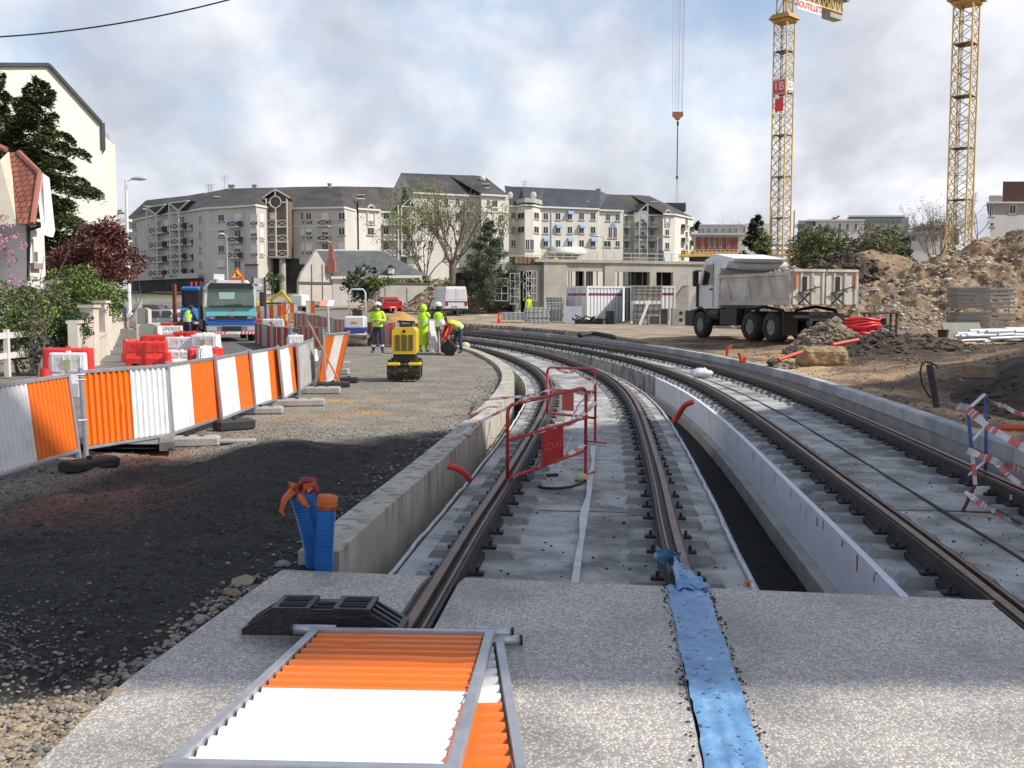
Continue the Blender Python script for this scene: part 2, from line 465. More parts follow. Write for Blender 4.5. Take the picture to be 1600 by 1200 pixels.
# ================================================================== MATERIALS shared by the site
M_GALV = mat('galvanised_steel', (.42, .43, .45), (.55, .56, .58), .42, .75, 5, .1)
M_WHITE = mat('white_sheet', (.80, .80, .80), (.60, .585, .55), .42, 0, 2.6, .05, 12, ramp=(.52, .80), detail=9)
M_ORANGE = mat('orange_sheet', (.82, .18, .012), (.62, .17, .05), .42, 0, 2.6, .05, 12, ramp=(.5, .8), detail=9)
M_CONC = mat('cast_concrete', (.34, .32, .29), (.46, .44, .40), .85, 0, 2.2, .25)
M_BEDTOP = mat('bed_concrete', (.13, .128, .12), (.38, .375, .355), .75, 0, 1.7, .5, 30, c3=(.49, .48, .46), detail=12, ramp=(.36, .55))
M_BLACK = mat('black_rubber', (.014, .014, .015), (.03, .03, .03), .6, 0, 8, .2)
M_RAILTOP = mat('rusted_rail', (.11, .06, .042), (.21, .13, .09), .45, .45, 4, .15, 30, stretch=(1, 1, 1), c3=(.30, .24, .2))
M_REDPAINT = mat('red_paint', (.40, .02, .018), (.48, .035, .03), .45, 0, 8)
M_REDPIPE = mat('red_plastic_pipe', (.55, .03, .03), (.62, .05, .045), .45, 0, 8)
M_RWR = mat('barrier_red_plastic', (.72, .03, .025), (.78, .06, .05), .4, 0, 3)
M_RWW = mat('barrier_white_plastic', (.78, .77, .76), (.66, .65, .64), .45, 0, 3)
M_TAPEW = mat('tape_white', (.62, .60, .61), None, .5)
M_TAPER = mat('tape_red', (.60, .16, .14), None, .5)
M_GLASS = mat('dark_glass', (.02, .025, .03), None, .08, 0, spec=.8)
M_STONEG = mat('foot_concrete', (.27, .26, .25), (.38, .37, .35), .9, 0, 6, .4, 40)
M_CHROME = mat('chrome', (.6, .6, .6), None, .2, .9)
M_SKIN = mat('skin', (.45, .26, .18), None, .6)
M_HIVIS = mat('hivis_fabric', (.55, .80, .04), (.48, .72, .03), .75, 0, 12, .3, 18)
M_REFL = mat('reflective_tape', (.62, .64, .66), None, .35)
M_NAVY = mat('navy_cloth', (.025, .03, .07), (.04, .045, .10), .85, 0, 8, .3, 14)
# ================================================================== CROSSING SLAB (foreground)
def slab_material():
 m = bpy.data.materials.new('exposed_aggregate'); m.use_nodes = True
 N, L = m.node_tree.nodes, m.node_tree.links; b = N['Principled BSDF']
 t = N.new('ShaderNodeTexCoord')
 dist = N.new('ShaderNodeTexNoise'); dist.inputs['Scale'].default_value = 60; L.new(t.outputs['Object'], dist.inputs[0])
 va = N.new('ShaderNodeVectorMath'); va.operation = 'MULTIPLY_ADD'; va.inputs[1].default_value = (.012, .012, .012)
 L.new(dist.outputs['Color'], va.inputs[0]); L.new(t.outputs['Object'], va.inputs[2])
 v = N.new('ShaderNodeTexVoronoi'); v.inputs['Scale'].default_value = 60; v.feature = 'DISTANCE_TO_EDGE'; L.new(va.outputs[0], v.inputs[0])
 vc = N.new('ShaderNodeTexVoronoi'); vc.inputs['Scale'].default_value = 60; L.new(va.outputs[0], vc.inputs[0])
 r = N.new('ShaderNodeValToRGB'); L.new(vc.outputs['Color'], r.inputs[0])
 el = r.color_ramp.elements; el[0].position = .15; el[0].color = (.30, .285, .265, 1); el[1].position = .9; el[1].color = (.74, .66, .54, 1)
 for p, c in ((.30, (.34, .325, .30)), (.38, (.54, .50, .44)), (.65, (.68, .63, .55))):
  q = el.new(p); q.color = (*c, 1)
 e = N.new('ShaderNodeValToRGB'); L.new(v.outputs[0], e.inputs[0]); e.color_ramp.elements[0].position = .06; e.color_ramp.elements[1].position = .22
 mx = N.new('ShaderNodeMixRGB'); L.new(e.outputs[0], mx.inputs[0]); mx.inputs[1].default_value = (.33, .31, .29, 1); L.new(r.outputs[0], mx.inputs[2])
 n = N.new('ShaderNodeTexNoise'); n.inputs['Scale'].default_value = 1.4; n.inputs['Detail'].default_value = 7; L.new(t.outputs['Object'], n.inputs[0])
 r2 = N.new('ShaderNodeValToRGB'); L.new(n.outputs[0], r2.inputs[0]); q = r2.color_ramp.elements; q[0].position = .34; q[0].color = (.52, .51, .50, 1); q[1].position = .50; q[1].color = (.92, .91, .90, 1); e2 = q.new(.62); e2.color = (1.08, 1.07, 1.05, 1)
 m2 = N.new('ShaderNodeMixRGB'); m2.blend_type = 'MULTIPLY'; m2.inputs[0].default_value = .85; L.new(mx.outputs[0], m2.inputs[1]); L.new(r2.outputs[0], m2.inputs[2])
 L.new(m2.outputs[0], b.inputs['Base Color'])
 rr = N.new('ShaderNodeMapRange'); L.new(n.outputs[0], rr.inputs[0]); rr.inputs[1].default_value = .35; rr.inputs[2].default_value = .6; rr.inputs[3].default_value = .4; rr.inputs[4].default_value = .62
 L.new(rr.outputs[0], b.inputs['Roughness'])
 bp = N.new('ShaderNodeBump'); bp.inputs['Strength'].default_value = .35; bp.inputs['Distance'].default_value = .006; L.new(e.outputs[0], bp.inputs['Height']); L.new(bp.outputs[0], b.inputs['Normal'])
 return m
M_SLAB = slab_material()
E0, E1 = G(440, 890), G(1600, 940)
ED = (E1 - E0)
def edge_y(x): return E0.y + (x - E0.x) * ED.y / ED.x
def left_edge(y): return -1.78 + (0.28 * max(0, (y - 4.5)) / 2.04 if y > 4.5 else 0)
def curve_x(C, off, y):
 P = offs(C, off)
 for i in range(len(P) - 1):
  if P[i].y <= y <= P[i+1].y:
   t = (y - P[i].y) / max(1e-6, P[i+1].y - P[i].y); return P[i].x + t * (P[i+1].x - P[i].x)
 return P[0].x
CP = {}
def cxo(k, off, y):
 key = (k, off)
 if key not in CP: CP[key] = offs((C1, C2)[k], off)
 P = CP[key]
 for i in range(len(P) - 1):
  if P[i].y <= y <= P[i+1].y:
   t = (y - P[i].y) / max(1e-6, P[i+1].y - P[i].y); return P[i].x + t * (P[i+1].x - P[i].x)
 return P[0].x
bounds = [(lambda y: left_edge(y), lambda y: cxo(0, -.87, y)), (lambda y: cxo(0, -.64, y), lambda y: cxo(0, .64, y)),
   (lambda y: cxo(0, .87, y), lambda y: cxo(1, -.87, y)), (lambda y: cxo(1, -.64, y), lambda y: cxo(1, .64, y)), (lambda y: cxo(1, .87, y), lambda y: cxo(1, 1.25, y))]
mb = MB()
for fa, fb in bounds:
 ys = [-3.4 + i * 0.4 for i in range(40)]
 rows = []
 for y in ys:
  xa, xb = fa(y), fb(y); ea, eb = edge_y(xa), edge_y(xb)
  rows.append((xa, min(y, ea), xb, min(y, eb)))
  if y > ea and y > eb: break
 for i in range(len(rows) - 1):
  a, c = rows[i], rows[i+1]
  mb.quad((a[0], a[1], 0), (a[2], a[3], 0), (c[2], c[3], 0), (c[0], c[1], 0))
  mb.quad((a[0], a[1], 0), (c[0], c[1], 0), (c[0], c[1], -.32), (a[0], a[1], -.32))
  mb.quad((a[2], a[3], 0), (a[2], a[3], -.32), (c[2], c[3], -.32), (c[2], c[3], 0))
 a = rows[-1]
 mb.quad((a[0], a[1], 0), (a[2], a[3], 0), (a[2], a[3], -.32), (a[0], a[1], -.32))
slab = struct(mb.build('pavement', [M_SLAB]))
slab['label'] = 'exposed aggregate concrete slab across the tram tracks in the foreground'
M_MORTAR = mat('dark_mortar', (.07, .068, .065), (.13, .125, .12), .9, 0, 20, .5, 60)
mb = MB()
for k, o in ((0, -.755), (0, .755), (1, -.755), (1, .755)):
 ys = [-3.4 + i * 0.4 for i in range(26)]
 pr = None
 for y in ys:
  cur = []
  for dd in (-.114, .114):
   x = cxo(k, round(o + dd, 3), y); cur.append((x, min(y, edge_y(x) - .01), -.05))
  if pr: mb.quad(pr[0], pr[1], cur[1], cur[0])
  pr = cur
struct(mb.build('slot_mortar', [M_MORTAR]))
# ================================================================== TRACK BEDS
def ribbon(mb, pa, pb, za, zb):
 n = min(len(pa), len(pb))
 for i in range(n - 1):
  mb.quad((pa[i].x, pa[i].y, za), (pb[i].x, pb[i].y, zb), (pb[i+1].x, pb[i+1].y, zb), (pa[i+1].x, pa[i+1].y, za))
def strip(mb, C, o0, o1, z0, z1, y0, y1, wob=0, step=1, cap=True):
 a = offs(C, o0, y0, y1, step); c = offs(C, o1, y0, y1, step)
 if wob:
  r = random.Random(int(abs(o0) * 97));
  for i in range(len(a)):
   w = wob * (math.sin(i * .35) + math.sin(i * .83 + 1) + r.uniform(-.6, .6)) * .5
   d = (c[i] - a[i]).normalized(); a[i] = a[i] + d * w
 ribbon(mb, a, c, z1, z1)
 ribbon(mb, a, a, z0, z1) if False else None
 n = len(a)
 for i in range(n - 1):
  mb.quad((a[i].x, a[i].y, z0), (a[i].x, a[i].y, z1), (a[i+1].x, a[i+1].y, z1), (a[i+1].x, a[i+1].y, z0))
  mb.quad((c[i].x, c[i].y, z1), (c[i].x, c[i].y, z0), (c[i+1].x, c[i+1].y, z0), (c[i+1].x, c[i+1].y, z1))
 if cap:
  for j in (0, n - 1):
   mb.quad((a[j].x, a[j].y, z0), (c[j].x, c[j].y, z0), (c[j].x, c[j].y, z1), (a[j].x, a[j].y, z1))
 return a, c
M_JOINT = mat('joint_black', (.03, .03, .03), None, .9)
M_MEMBR = mat('white_membrane', (.62, .62, .61), (.46, .45, .44), .7, 0, 9, .5)
for k, C, oa, ob in ((0, C1, -1.22, 1.30), (1, C2, -1.12, 1.45)):
 mb = MB(); strip(mb, C, oa, ob, -.86, -.20, 5.3, 75)
 mb.cur = 1
 P0, P1 = offs(C, oa + .03), offs(C, ob - .03)
 acc = 0
 for i in range(1, len(P0)):
  acc += (C[i] - C[i-1]).length
  if acc > 3.05 and 6 < P0[i].y:
   acc = 0; w = .008
   for q in range(12):
    a = P0[i].lerp(P1[i], q / 12); c = P0[i].lerp(P1[i], (q + 1) / 12); w0 = random.uniform(.004, .014)
    mb.quad((a.x, a.y - w0, -.196), (c.x, c.y - w0, -.196), (c.x, c.y + w0, -.196), (a.x, a.y + w0, -.196))
 o = struct(mb.build('track_bed', [M_BEDTOP, M_JOINT]))
 o['label'] = ('concrete track bed of the left tram track', 'concrete track bed of the right tram track beside the kerb')[k]
mb = MB(); strip(mb, C1, .03, .085, -.199, -.17, 6.0, 13.6, .02)
tag(mb.build('joint_strip', [M_MEMBR, M_JOINT]), 'long pale joint strip running down the middle of the left track bed', 'joint strip')
mb = MB(); strip(mb, C2, -.01, .02, -.199, -.188, 6.0, 66, .015)
tag(mb.build('joint_strip', [M_JOINT]), 'thin dark joint strip down the middle of the right track bed', 'joint strip')
for C, o0, nm in ((C1, -1.25, 'left edge of the left track bed'), (C1, 1.26, 'right edge of the left track bed')):
 mb = MB(); mb.smooth = True
 P = offs(C, o0, 5.6, 34, 1); r = random.Random(3)
 mb.tube([(p.x + r.uniform(-.008, .008), p.y, -.185 + r.uniform(-.008, .008)) for p in P], .016, 6)
 tag(mb.build('membrane', [M_MEMBR]), 'white waterproof membrane folded over the ' + nm, 'membrane')
M_EPS = mat('polystyrene', (.62, .63, .68), (.72, .73, .77), .7, 0, 2, .1)
M_GLUE = mat('orange_glue', (.50, .07, .02), None, .5)
mb = MB(); a, c = strip(mb, C2, -1.18, -1.125, -.70, -.185, 5.5, 26.8)
mb.cur = 1; rr = random.Random(5)
P = offs(C2, -1.184, 5.6, 26)
i = 3
while i < len(P) - 2:
 h = rr.choice((.05, .08, .12, .13)); w = rr.choice((.014, .022, .035)); z1 = -.2 - rr.uniform(0, .05)
 d = (P[i+1] - P[i]).normalized() * w
 mb.quad((P[i].x, P[i].y, z1), (P[i].x + d.x, P[i].y + d.y, z1), (P[i].x + d.x, P[i].y + d.y, z1 - h), (P[i].x, P[i].y, z1 - h))
 i += rr.randint(1, 4)
eps = tag(mb.build('polystyrene_board', [M_EPS, M_GLUE]), 'pale polystyrene facing along the side of the right track bed', 'insulation board')
mb = MB(); strip(mb, C2, -1.30, -1.185, -.86, -.665, 5.5, 28)
tag(mb.build('concrete_footing', [M_CONC]), 'low concrete footing under the polystyrene facing', 'footing')
# ================================================================== WALLS AND KERBS
def wall_material():
 m = bpy.data.materials.new('streaked_concrete'); m.use_nodes = True
 N, L = m.node_tree.nodes, m.node_tree.links; b = N['Principled BSDF']; b.inputs['Roughness'].default_value = .85
 t = N.new('ShaderNodeTexCoord')
 n = N.new('ShaderNodeTexNoise'); n.inputs['Scale'].default_value = 2.5; n.inputs['Detail'].default_value = 7; L.new(t.outputs['Object'], n.inputs[0])
 r = N.new('ShaderNodeValToRGB'); L.new(n.outputs[0], r.inputs[0]); q = r.color_ramp.elements; q[0].position = .35; q[0].color = (.36, .33, .27, 1); q[1].position = .65; q[1].color = (.50, .47, .40, 1)
 mp = N.new('ShaderNodeMapping'); mp.inputs[3].default_value = (4.5, 4.5, .35); L.new(t.outputs['Object'], mp.inputs[0])
 n2 = N.new('ShaderNodeTexNoise'); n2.inputs['Scale'].default_value = 1.5; n2.inputs['Detail'].default_value = 3; L.new(mp.outputs[0], n2.inputs[0])
 sp = N.new('ShaderNodeSeparateXYZ'); L.new(t.outputs['Object'], sp.inputs[0])
 ma = N.new('ShaderNodeMath'); ma.operation = 'MULTIPLY_ADD'; L.new(sp.outputs[2], ma.inputs[0]); ma.inputs[1].default_value = .32; L.new(n2.outputs[0], ma.inputs[2])
 r2 = N.new('ShaderNodeValToRGB'); L.new(ma.outputs[0], r2.inputs[0]); q = r2.color_ramp.elements; q[0].position = .555; q[0].color = (0, 0, 0, 1); q[1].position = .585; q[1].color = (1, 1, 1, 1)
 mx = N.new('ShaderNodeMixRGB'); mf = N.new('ShaderNodeMath'); mf.operation = 'MULTIPLY'; mf.inputs[1].default_value = .55; L.new(r2.outputs[0], mf.inputs[0]); L.new(mf.outputs[0], mx.inputs[0])
 L.new(r.outputs[0], mx.inputs[1]); mx.inputs[2].default_value = (.13, .115, .09, 1); L.new(mx.outputs[0], b.inputs['Base Color'])
 return m
M_WALL = wall_material()
mb = MB(); P, Q = strip(mb, C1, -1.80, -1.52, -.90, .06, 6.62, 50)
tag(mb.build('concrete_wall', [M_WALL]), 'low curved concrete wall with rain streaks, left of the left track', 'wall')
mb = MB(); strip(mb, C2, 1.33, 1.52, -.90, .02, 6.0, 66)
tag(mb.build('concrete_wall', [M_CONC]), 'low concrete wall carrying the kerb stones right of the right track', 'wall')
mk = [mat('kerb_concrete', (.27, .28, .29), (.36, .37, .38), .85, 0, 3, .2), mat('kerb_concrete_worn', (.36, .37, .37), (.50, .50, .49), .85, 0, 2, .2)]
KA, KB = offs(C2, 1.23, 4, 64), offs(C2, 1.40, 4, 64)
i = 0; nk = 0; rr = random.Random(11)
while i + 4 < len(KA):
 mb = MB(); a0, a1, b0, b1 = KA[i], KA[i+4], KB[i], KB[i+4]
 u = (a1 - a0).normalized() * .006; a0 = a0 + u; b0 = b0 + u; a1 = a1 - u; b1 = b1 - u
 zt = .20; zb = .022; ch = .015
 mb.add([(a0.x, a0.y, zb), (b0.x, b0.y, zb), (b1.x, b1.y, zb), (a1.x, a1.y, zb), (a0.x, a0.y, zt - ch), (b0.x, b0.y, zt), (b1.x, b1.y, zt), (a1.x, a1.y, zt - ch),
   (a0.lerp(b0, .09).x, a0.lerp(b0, .09).y, zt), (a1.lerp(b1, .09).x, a1.lerp(b1, .09).y, zt)],
   [(0,3,2,1), (0,4,7,3), (4,8,9,7), (8,5,6,9), (1,2,6,5), (0,1,5,8,4), (3,7,9,6,2)])
 ks = mb.build('kerb_stone', [mk[1 if (a0.y < 18 and a0.y > 13 and nk % 3) or rr.random() < .2 else 0]], org=(a0.x, a0.y, 0))
 if a0.y < 9.5: kl = 'grey kerb stone behind the taped blue barrier'
 elif a0.y < 34: kl = 'grey kerb stone on the low wall edging the right track, on the near half'
 else: kl = 'grey kerb stone on the low wall edging the right track, on the far half'
 tag(ks, kl, 'kerb stone', 'kerb stones along the right track')
 i += 4; nk += 1
# ================================================================== RAILS
blk = MB(); blk.add([(-.33,-.11,-.20),(.33,-.11,-.20),(.33,.11,-.20),(-.33,.11,-.20),(-.29,-.08,-.145),(.29,-.08,-.145),(.29,.08,-.145),(-.29,.08,-.145)], [(0,1,5,4),(1,2,6,5),(2,3,7,6),(3,0,4,7),(4,5,6,7)])
blk.cur = 1
for s in (-1, 1):
 blk.box(s*.14-.045, -.04, -.145, s*.14+.045, .04, -.12); blk.cyl((s*.14, 0, -.12), (s*.14, 0, -.085), .014, n=6)
M_PAD = mat('pad_concrete', (.15, .148, .14), (.30, .295, .28), .8, 0, 5, .3)
names = ['left rail of the left tram track', 'right rail of the left tram track, partly under blue tape', 'left rail of the right tram track', 'right rail of the right tram track, nearest the kerb']
block_me = None
for idx, (C, off, s) in enumerate(((C1, -.755, 1), (C1, .755, -1), (C2, -.755, 1), (C2, .755, -1))):
 P = offs(C, off, -3.4, 75)
 base = Vector((P[0].x, P[0].y, 0))
 rt = thing('tram_rail', 'rusty grooved steel ' + names[idx], 'rail', base, 0, 'rails of the two tram tracks')
 mb = MB()
 strip(mb, C, off - .035 * s - .026, off - .035 * s + .026, -.03, .001, -3.4, 75)
 strip(mb, C, off + .05 * s - .009, off + .05 * s + .009, -.03, -.004, -3.4, 75)
 mb.build('rail_head', [M_RAILTOP], rt, world=True)
 mb = MB()
 strip(mb, C, off - .03, off + .05, -.05, -.04, -3.4, 75)
 for a, bb, z0, z1 in ((-.085, -.035 - .031, -.195, -.014), (.061, .085, -.195, -.014), (-.11, -.085, -.195, -.15), (.085, .11, -.195, -.15)):
  if s < 0: a, bb = -bb, -a
  strip(mb, C, off + a, off + bb, z0, z1, -3.4, 75)
 mb.build('rubber_jacket', [M_BLACK], rt, world=True)
 acc = 0; nb_ = 0; mbx = MB()
 for i in range(1, len(P)):
  acc += (P[i] - P[i-1]).length
  if acc >= .6:
   acc -= .6
   if P[i].y < edge_y(P[i].x) + .2: continue
   d = (P[i] - P[i-1]).normalized(); ang = math.atan2(-d.x, d.y)
   if nb_ < 95:
    if block_me is None:
     o = blk.build('sleeper_block', [M_PAD, M_BLACK], rt); block_me = o.data
    else:
     o = bpy.data.objects.new('sleeper_block', block_me); COL.objects.link(o); o.parent = rt
    o.location = (P[i].x - base.x, P[i].y - base.y, 0); o.rotation_euler = (0, 0, ang)
   nb_ += 1
# ================================================================== UNSEEN BLOCK ADDED OFF TO THE RIGHT, SHAPED TO THROW THE LONG SHADE
HB = 24.0
kx, ky = SUN_AZ[0] * HB / math.tan(SUN_EL), SUN_AZ[1] * HB / math.tan(SUN_EL)
ax_, ay_ = -13.4 + kx, 4.60 + ky
fs_ = .607 / .795
roofp = [(ax_, ay_), (ax_ + 66, ay_), (ax_ + 66, ay_ + 66 * fs_)]
wy = 4.9
foot = [(ax_ + (wy - ay_) / fs_ + 2.0, wy), (ax_ + 64, wy), (ax_ + 64, ay_ + 62 * fs_)]
bt = thing('flat_roof_block', 'unseen tall block with a wide flat roof, added to throw the foreground shade', 'building', (foot[0][0], foot[0][1], 0))
M_CREAM = mat('render_cream', (.55, .52, .46), (.6, .57, .5), .9, 0, 2)
mb = MB(); mb.ext(foot, -.2, HB - .6, 'z'); mb.build('wall', [M_CREAM], bt, world=True)
mb = MB(); mb.ext(roofp, HB - .6, HB, 'z'); mb.build('roof', [M_CONC], bt, world=True)
# ================================================================== BUILDINGS
M_STUCCO = mat('stucco_beige', (.45, .425, .375), (.58, .55, .49), .9, 0, .22, .15, 6, stretch=(1, 1, .35), detail=9)
M_STUCCOL = mat('stucco_pale', (.60, .57, .50), (.73, .70, .63), .9, 0, .22, .15, 6, stretch=(1, 1, .35), detail=9)
M_SLATEB = mat('stained_slate', (.036, .034, .036), (.095, .08, .07), .75, 0, .22, .3, 5, detail=10)
M_SLATE = mat('slate_roof', (.035, .038, .045), (.055, .058, .066), .6, 0, .5, .2, 6)
M_TRIM = mat('trim_white', (.66, .64, .60), None, .7)
M_WFRAME = mat('window_frame_white', (.72, .72, .72), None, .5)
M_WGLASS = mat('window_glass', (.016, .018, .022), (.05, .055, .06), .15, 0, .25, spec=.5)
M_SHUT = mat('roller_shutter', (.66, .66, .65), None, .6)
M_BROWN = mat('balcony_brown', (.085, .06, .05), (.12, .085, .07), .8, 0, 2)
M_SILL = mat('window_sill_pink', (.34, .24, .20), None, .8)
M_DARKIN = mat('dark_interior', (.03, .028, .026), (.06, .055, .05), .95, 0, .5)  # dark colour stands in for the shade inside openings, passages and recesses
M_LGREY = mat('light_grey_steel', (.52, .53, .53), None, .5, .3)
class Fac:
 def __init__(s, a, b):
  s.p0 = Vector((AX(*a), a[1])); s.p1 = Vector((AX(*b), b[1]))
  d = s.p1 - s.p0; s.L = d.length; s.u = d.normalized(); s.n = Vector((s.u.y, -s.u.x))
  if s.n.dot(-s.p0) < 0: s.n = -s.n
 def on(s, px, py):
  r = ray(px, py)
  den = r.x * s.u.y - r.y * s.u.x
  t = (s.p0.x * s.u.y - s.p0.y * s.u.x) / den
  q = Vector((r.x * t, r.y * t)); k = (q - s.p0).dot(s.u)
  return k, EYE + r.z * t
 def M(s, k, z, out=0):
  p = s.p0 + s.u * k + s.n * out
  return Matrix(((s.u.x, s.n.x, 0, p.x), (s.u.y, s.n.y, 0, p.y), (0, 0, 1, z), (0, 0, 0, 1)))
 def rect(s, cx, cy, w, h):
  k0, z = s.on(cx - w/2, cy); k1, _ = s.on(cx + w/2, cy)
  zt = s.on(cx, cy - h/2)[1]; zb = s.on(cx, cy + h/2)[1]
  return (k0 + k1) / 2, zb, abs(k1 - k0), zt - zb
WM = None
def window(root, F, cx, cy, w, h, kind='w', out=0.0, sub=True):
 k, z, W, H = F.rect(cx, cy, w * 1.1, h * 1.08)
 M = F.M(k, z, out); mb = MB(M)
 mb.cur = 0; f = min(.075, W * .075)
 if kind == 's':
  mb.cur = 1; mb.box(-W/2, -.05, 0, W/2, .03, H)
  mb.cur = 3; mb.box(-W/2 - .1, -.05, -.18, W/2 + .1, .12, -.02)
  return mb.build('window', [M_WFRAME, M_SHUT, M_WGLASS, M_SILL], root, world=True)
 for a, b_ in ((-W/2, -W/2 + f), (W/2 - f, W/2), (-f*.4, f*.4)):
  mb.box(a, -.05, 0, b_, .06, H)
 mb.box(-W/2 + f, -.05, 0, W/2 - f, .055, f); mb.box(-W/2 + f, -.05, H - f, W/2 - f, .055, H)
 if kind == 'h':
  mb.cur = 1; mb.box(-W/2 + f, -.05, H*.45, W/2 - f, .065, H - f*1.1)
 mb.cur = 3; mb.box(-W/2 - .12, -.05, -.2, W/2 + .12, .14, -.02)
 o = mb.build('window', [M_WFRAME, M_SHUT, M_WGLASS, M_SILL], root, world=True)
 g = MB(M); g.quad((-W/2 + f, .02, f), (W/2 - f, .02, f), (W/2 - f, .02, H - f), (-W/2 + f, .02, H - f))
 p = g.build('pane', [M_WGLASS], None)
 p.parent = o; p.data.transform(Matrix.Translation(-Vector(root.location)))
 return o
def xrail(root, F, x0, x1, y0, y1, depth=.0, m=M_BROWN, rail=M_TRIM, name='balcony', n=None, solid=True, slab=True):
 k0, zt = F.on(x0, y0); k1, _ = F.on(x1, y0); _, zb = F.on((x0 + x1)/2, y1)
 if k0 > k1: k0, k1 = k1, k0
 M = F.M(0, 0, 0); mb = MB(M); D = depth + .12
 W = k1 - k0
 if solid:
  mb.cur = 0; mb.box(k0, D - .05, zb + .08, k1, D - .02, zt - .05)
  if depth > .3:
   mb.box(k0, 0, zb + .08, k0 + .04, D, zt - .05); mb.box(k1 - .04, 0, zb + .08, k1, D, zt - .05)
 mb.cur = 1; t = .10
 n = n or max(1, round(W / 1.7))
 mb.box(k0 - .03, D - .04, zt - .1, k1 + .03, D + .05, zt + .02); mb.box(k0 - .03, D - .04, zb, k1 + .03, D + .05, zb + .12)
 for i in range(n):
  a, c = k0 + W * i / n, k0 + W * (i+1) / n
  mb.bar((a, D + .01, zb + .1), (c, D + .01, zt - .1), .07, .09, up=(0, 1, 0)); mb.bar((a, D + .016, zt - .1), (c, D + .016, zb + .1), .07, .09, up=(0, 1, 0))
  mb.box(a - .05, D - .035, zb + .1, a + .05, D + .045, zt - .1)
 if depth > .3:
  mb.cur = 2; mb.box(k0 - .05, -.05, zb - .22, k1 + .05, D + .08, zb - .003)
 return mb.build(name, [m, rail, M_CONC], root, world=True)
def pts_of(front): return [Vector((AX(px, Y), Y)) for px, Y in front]
def block(name, label, front, eave, base, ridge, depth, wm, rm, over=.45, group=None, cat='building', trim=True, sh=0, gab=None):
 fp = pts_of(front); bp_ = [Vector((p.x + sh, p.y + depth)) for p in fp]
 root = thing(name, label, cat, (fp[0].x, fp[0].y, base), 0, group)
 mb = MB(); poly = [(p.x, p.y) for p in fp] + [(p.x, p.y) for p in reversed(bp_)]
 n = len(poly)
 mb.add([(x, y, base) for x, y in poly] + [(x, y, eave) for x, y in poly], [(i, (i+1) % n, n + (i+1) % n, n + i) for i in range(n)] + [tuple(range(n, 2*n))])
 mb.build('wall', [wm], root, world=True)
 if ridge:
  rb = MB(); m = len(fp)
  rp = [Vector((AX(px, Y), Y, EYE + (475 - py) / FPX * Y * 1.0)) for px, py, Y in ridge]
  rp = [A(px, py, Y) for px, py, Y in ridge]
  fe = [Vector((p.x, p.y - over, eave + .02)) for p in fp]; be = [Vector((p.x, p.y + over, eave + .02)) for p in bp_]
  for i in range(m - 1):
   rb.quad(fe[i], fe[i+1], rp[i+1], rp[i]); rb.quad(be[i+1], be[i], rp[i], rp[i+1])
  rb.quad(fe[-1], be[-1], rp[-1])
  if gab: g_ = MB(); a, b_ = Vector((*fp[0], eave)), Vector((*bp_[0], eave)); g_.quad(a, b_, rp[0] + Vector((.05, .1, -.1))); g_.build('gable', [gab], root, world=True)
  else: rb.quad(fe[0], rp[0], be[0])
  if trim:
   rb.cur = 1
   for i in range(m - 1): rb.bar(fe[i] + Vector((0, -.06, -.18)), fe[i+1] + Vector((0, -.06, -.18)), .16, .32)
  rb.build('roof', [rm, M_TRIM], root, world=True)
 return root
zE = 18.6
def wing(label, front, ridge, eave=zE, base=3.4, depth=12, wm=M_STUCCO, rm=M_SLATEB, **k):
 return block('apartment_building', label, front, eave, base, ridge, depth, wm, rm, group='joined apartment blocks behind the site', **k)
Y1 = 206
b1 = wing('beige apartment wing at the far left end, with stepped white-framed bays',
   [(200, 209), (218, 206), (242, 198), (271, 192), (304, 187)], [(228, 313, 214), (240, 311.5, 212), (262, 309, 209), (290, 306, 204), (320, 301, 198)])
F = Fac((200, 209), (218, 206))
window(b1, F, 210, 353, 6, 10); window(b1, F, 212.5, 375, 3, 11)
F = Fac((218, 206), (242, 198))
for y in (352, 372, 395, 417): window(b1, F, 232, y, 3.6, 10);
for y in (382, 404, 427): xrail(b1, F, 230, 234.5, y - 3, y + 4)
F = Fac((242, 198), (271, 192))
for y in (356, 379, 401, 423): xrail(b1, F, 243, 264, y, y + 9, 1.2); window(b1, F, 249, y - 6, 6, 12); window(b1, F, 260, y - 5, 6, 13, 's')
F2 = Fac((271, 192), (304, 187))
for y in (350.5, 374, 397, 420): xrail(b1, F2, 272, 295, y, y + 9, 1.2); xrail(b1, F2, 297.5, 304, y, y + 8, .5); window(b1, F2, 284, y - 6, 8, 12)
def vframe(root, F, x0, x1, xc, yt, yb, ybase, out=1.4):
 k0, z0 = F.on(x0, yt); k1, _ = F.on(x1, yt); kc, z1 = F.on(xc, yb); _, z2 = F.on(xc, ybase)
 mb = MB(F.M(0, 0, 0))
 mb.ext([(k0, z0), (k1, z0), (kc, z1)], .02, out, 'y')
 mb.cur = 1
 for a, c in (((k0, z0), (k1, z0)), ((k0, z0), (kc, z1)), ((k1, z0), (kc, z1)), ((kc, z1), (kc, z2)), ((k0, z0), (k0, z2))):
  mb.bar((a[0], out + .1, a[1]), (c[0], out + .1, c[1]), .2, .2, up=(0, 1, 0))
 return mb.build('gable_frame', [M_SLATEB, M_TRIM], root, world=True)
vframe(b1, F, 241, 271, 255.6, 325, 336, 432); vframe(b1, F2, 276, 307, 290.8, 318.5, 330, 429)
mb = MB(Fac((200, 209), (304, 187)).M(0, 0, 0));
kk, zz_ = Fac((200, 209), (304, 187)).on(300, 437)
F = Fac((218, 206), (304, 187)); k0, za = F.on(222, 437); k1, _ = F.on(322, 437)
mb = MB(F.M(0, 0, 0)); mb.box(0, .1, 4.2, k1, 1.4, 6.4); mb.cur = 1; mb.box(0, 1.4, 6.3, k1, 1.7, 7.2)
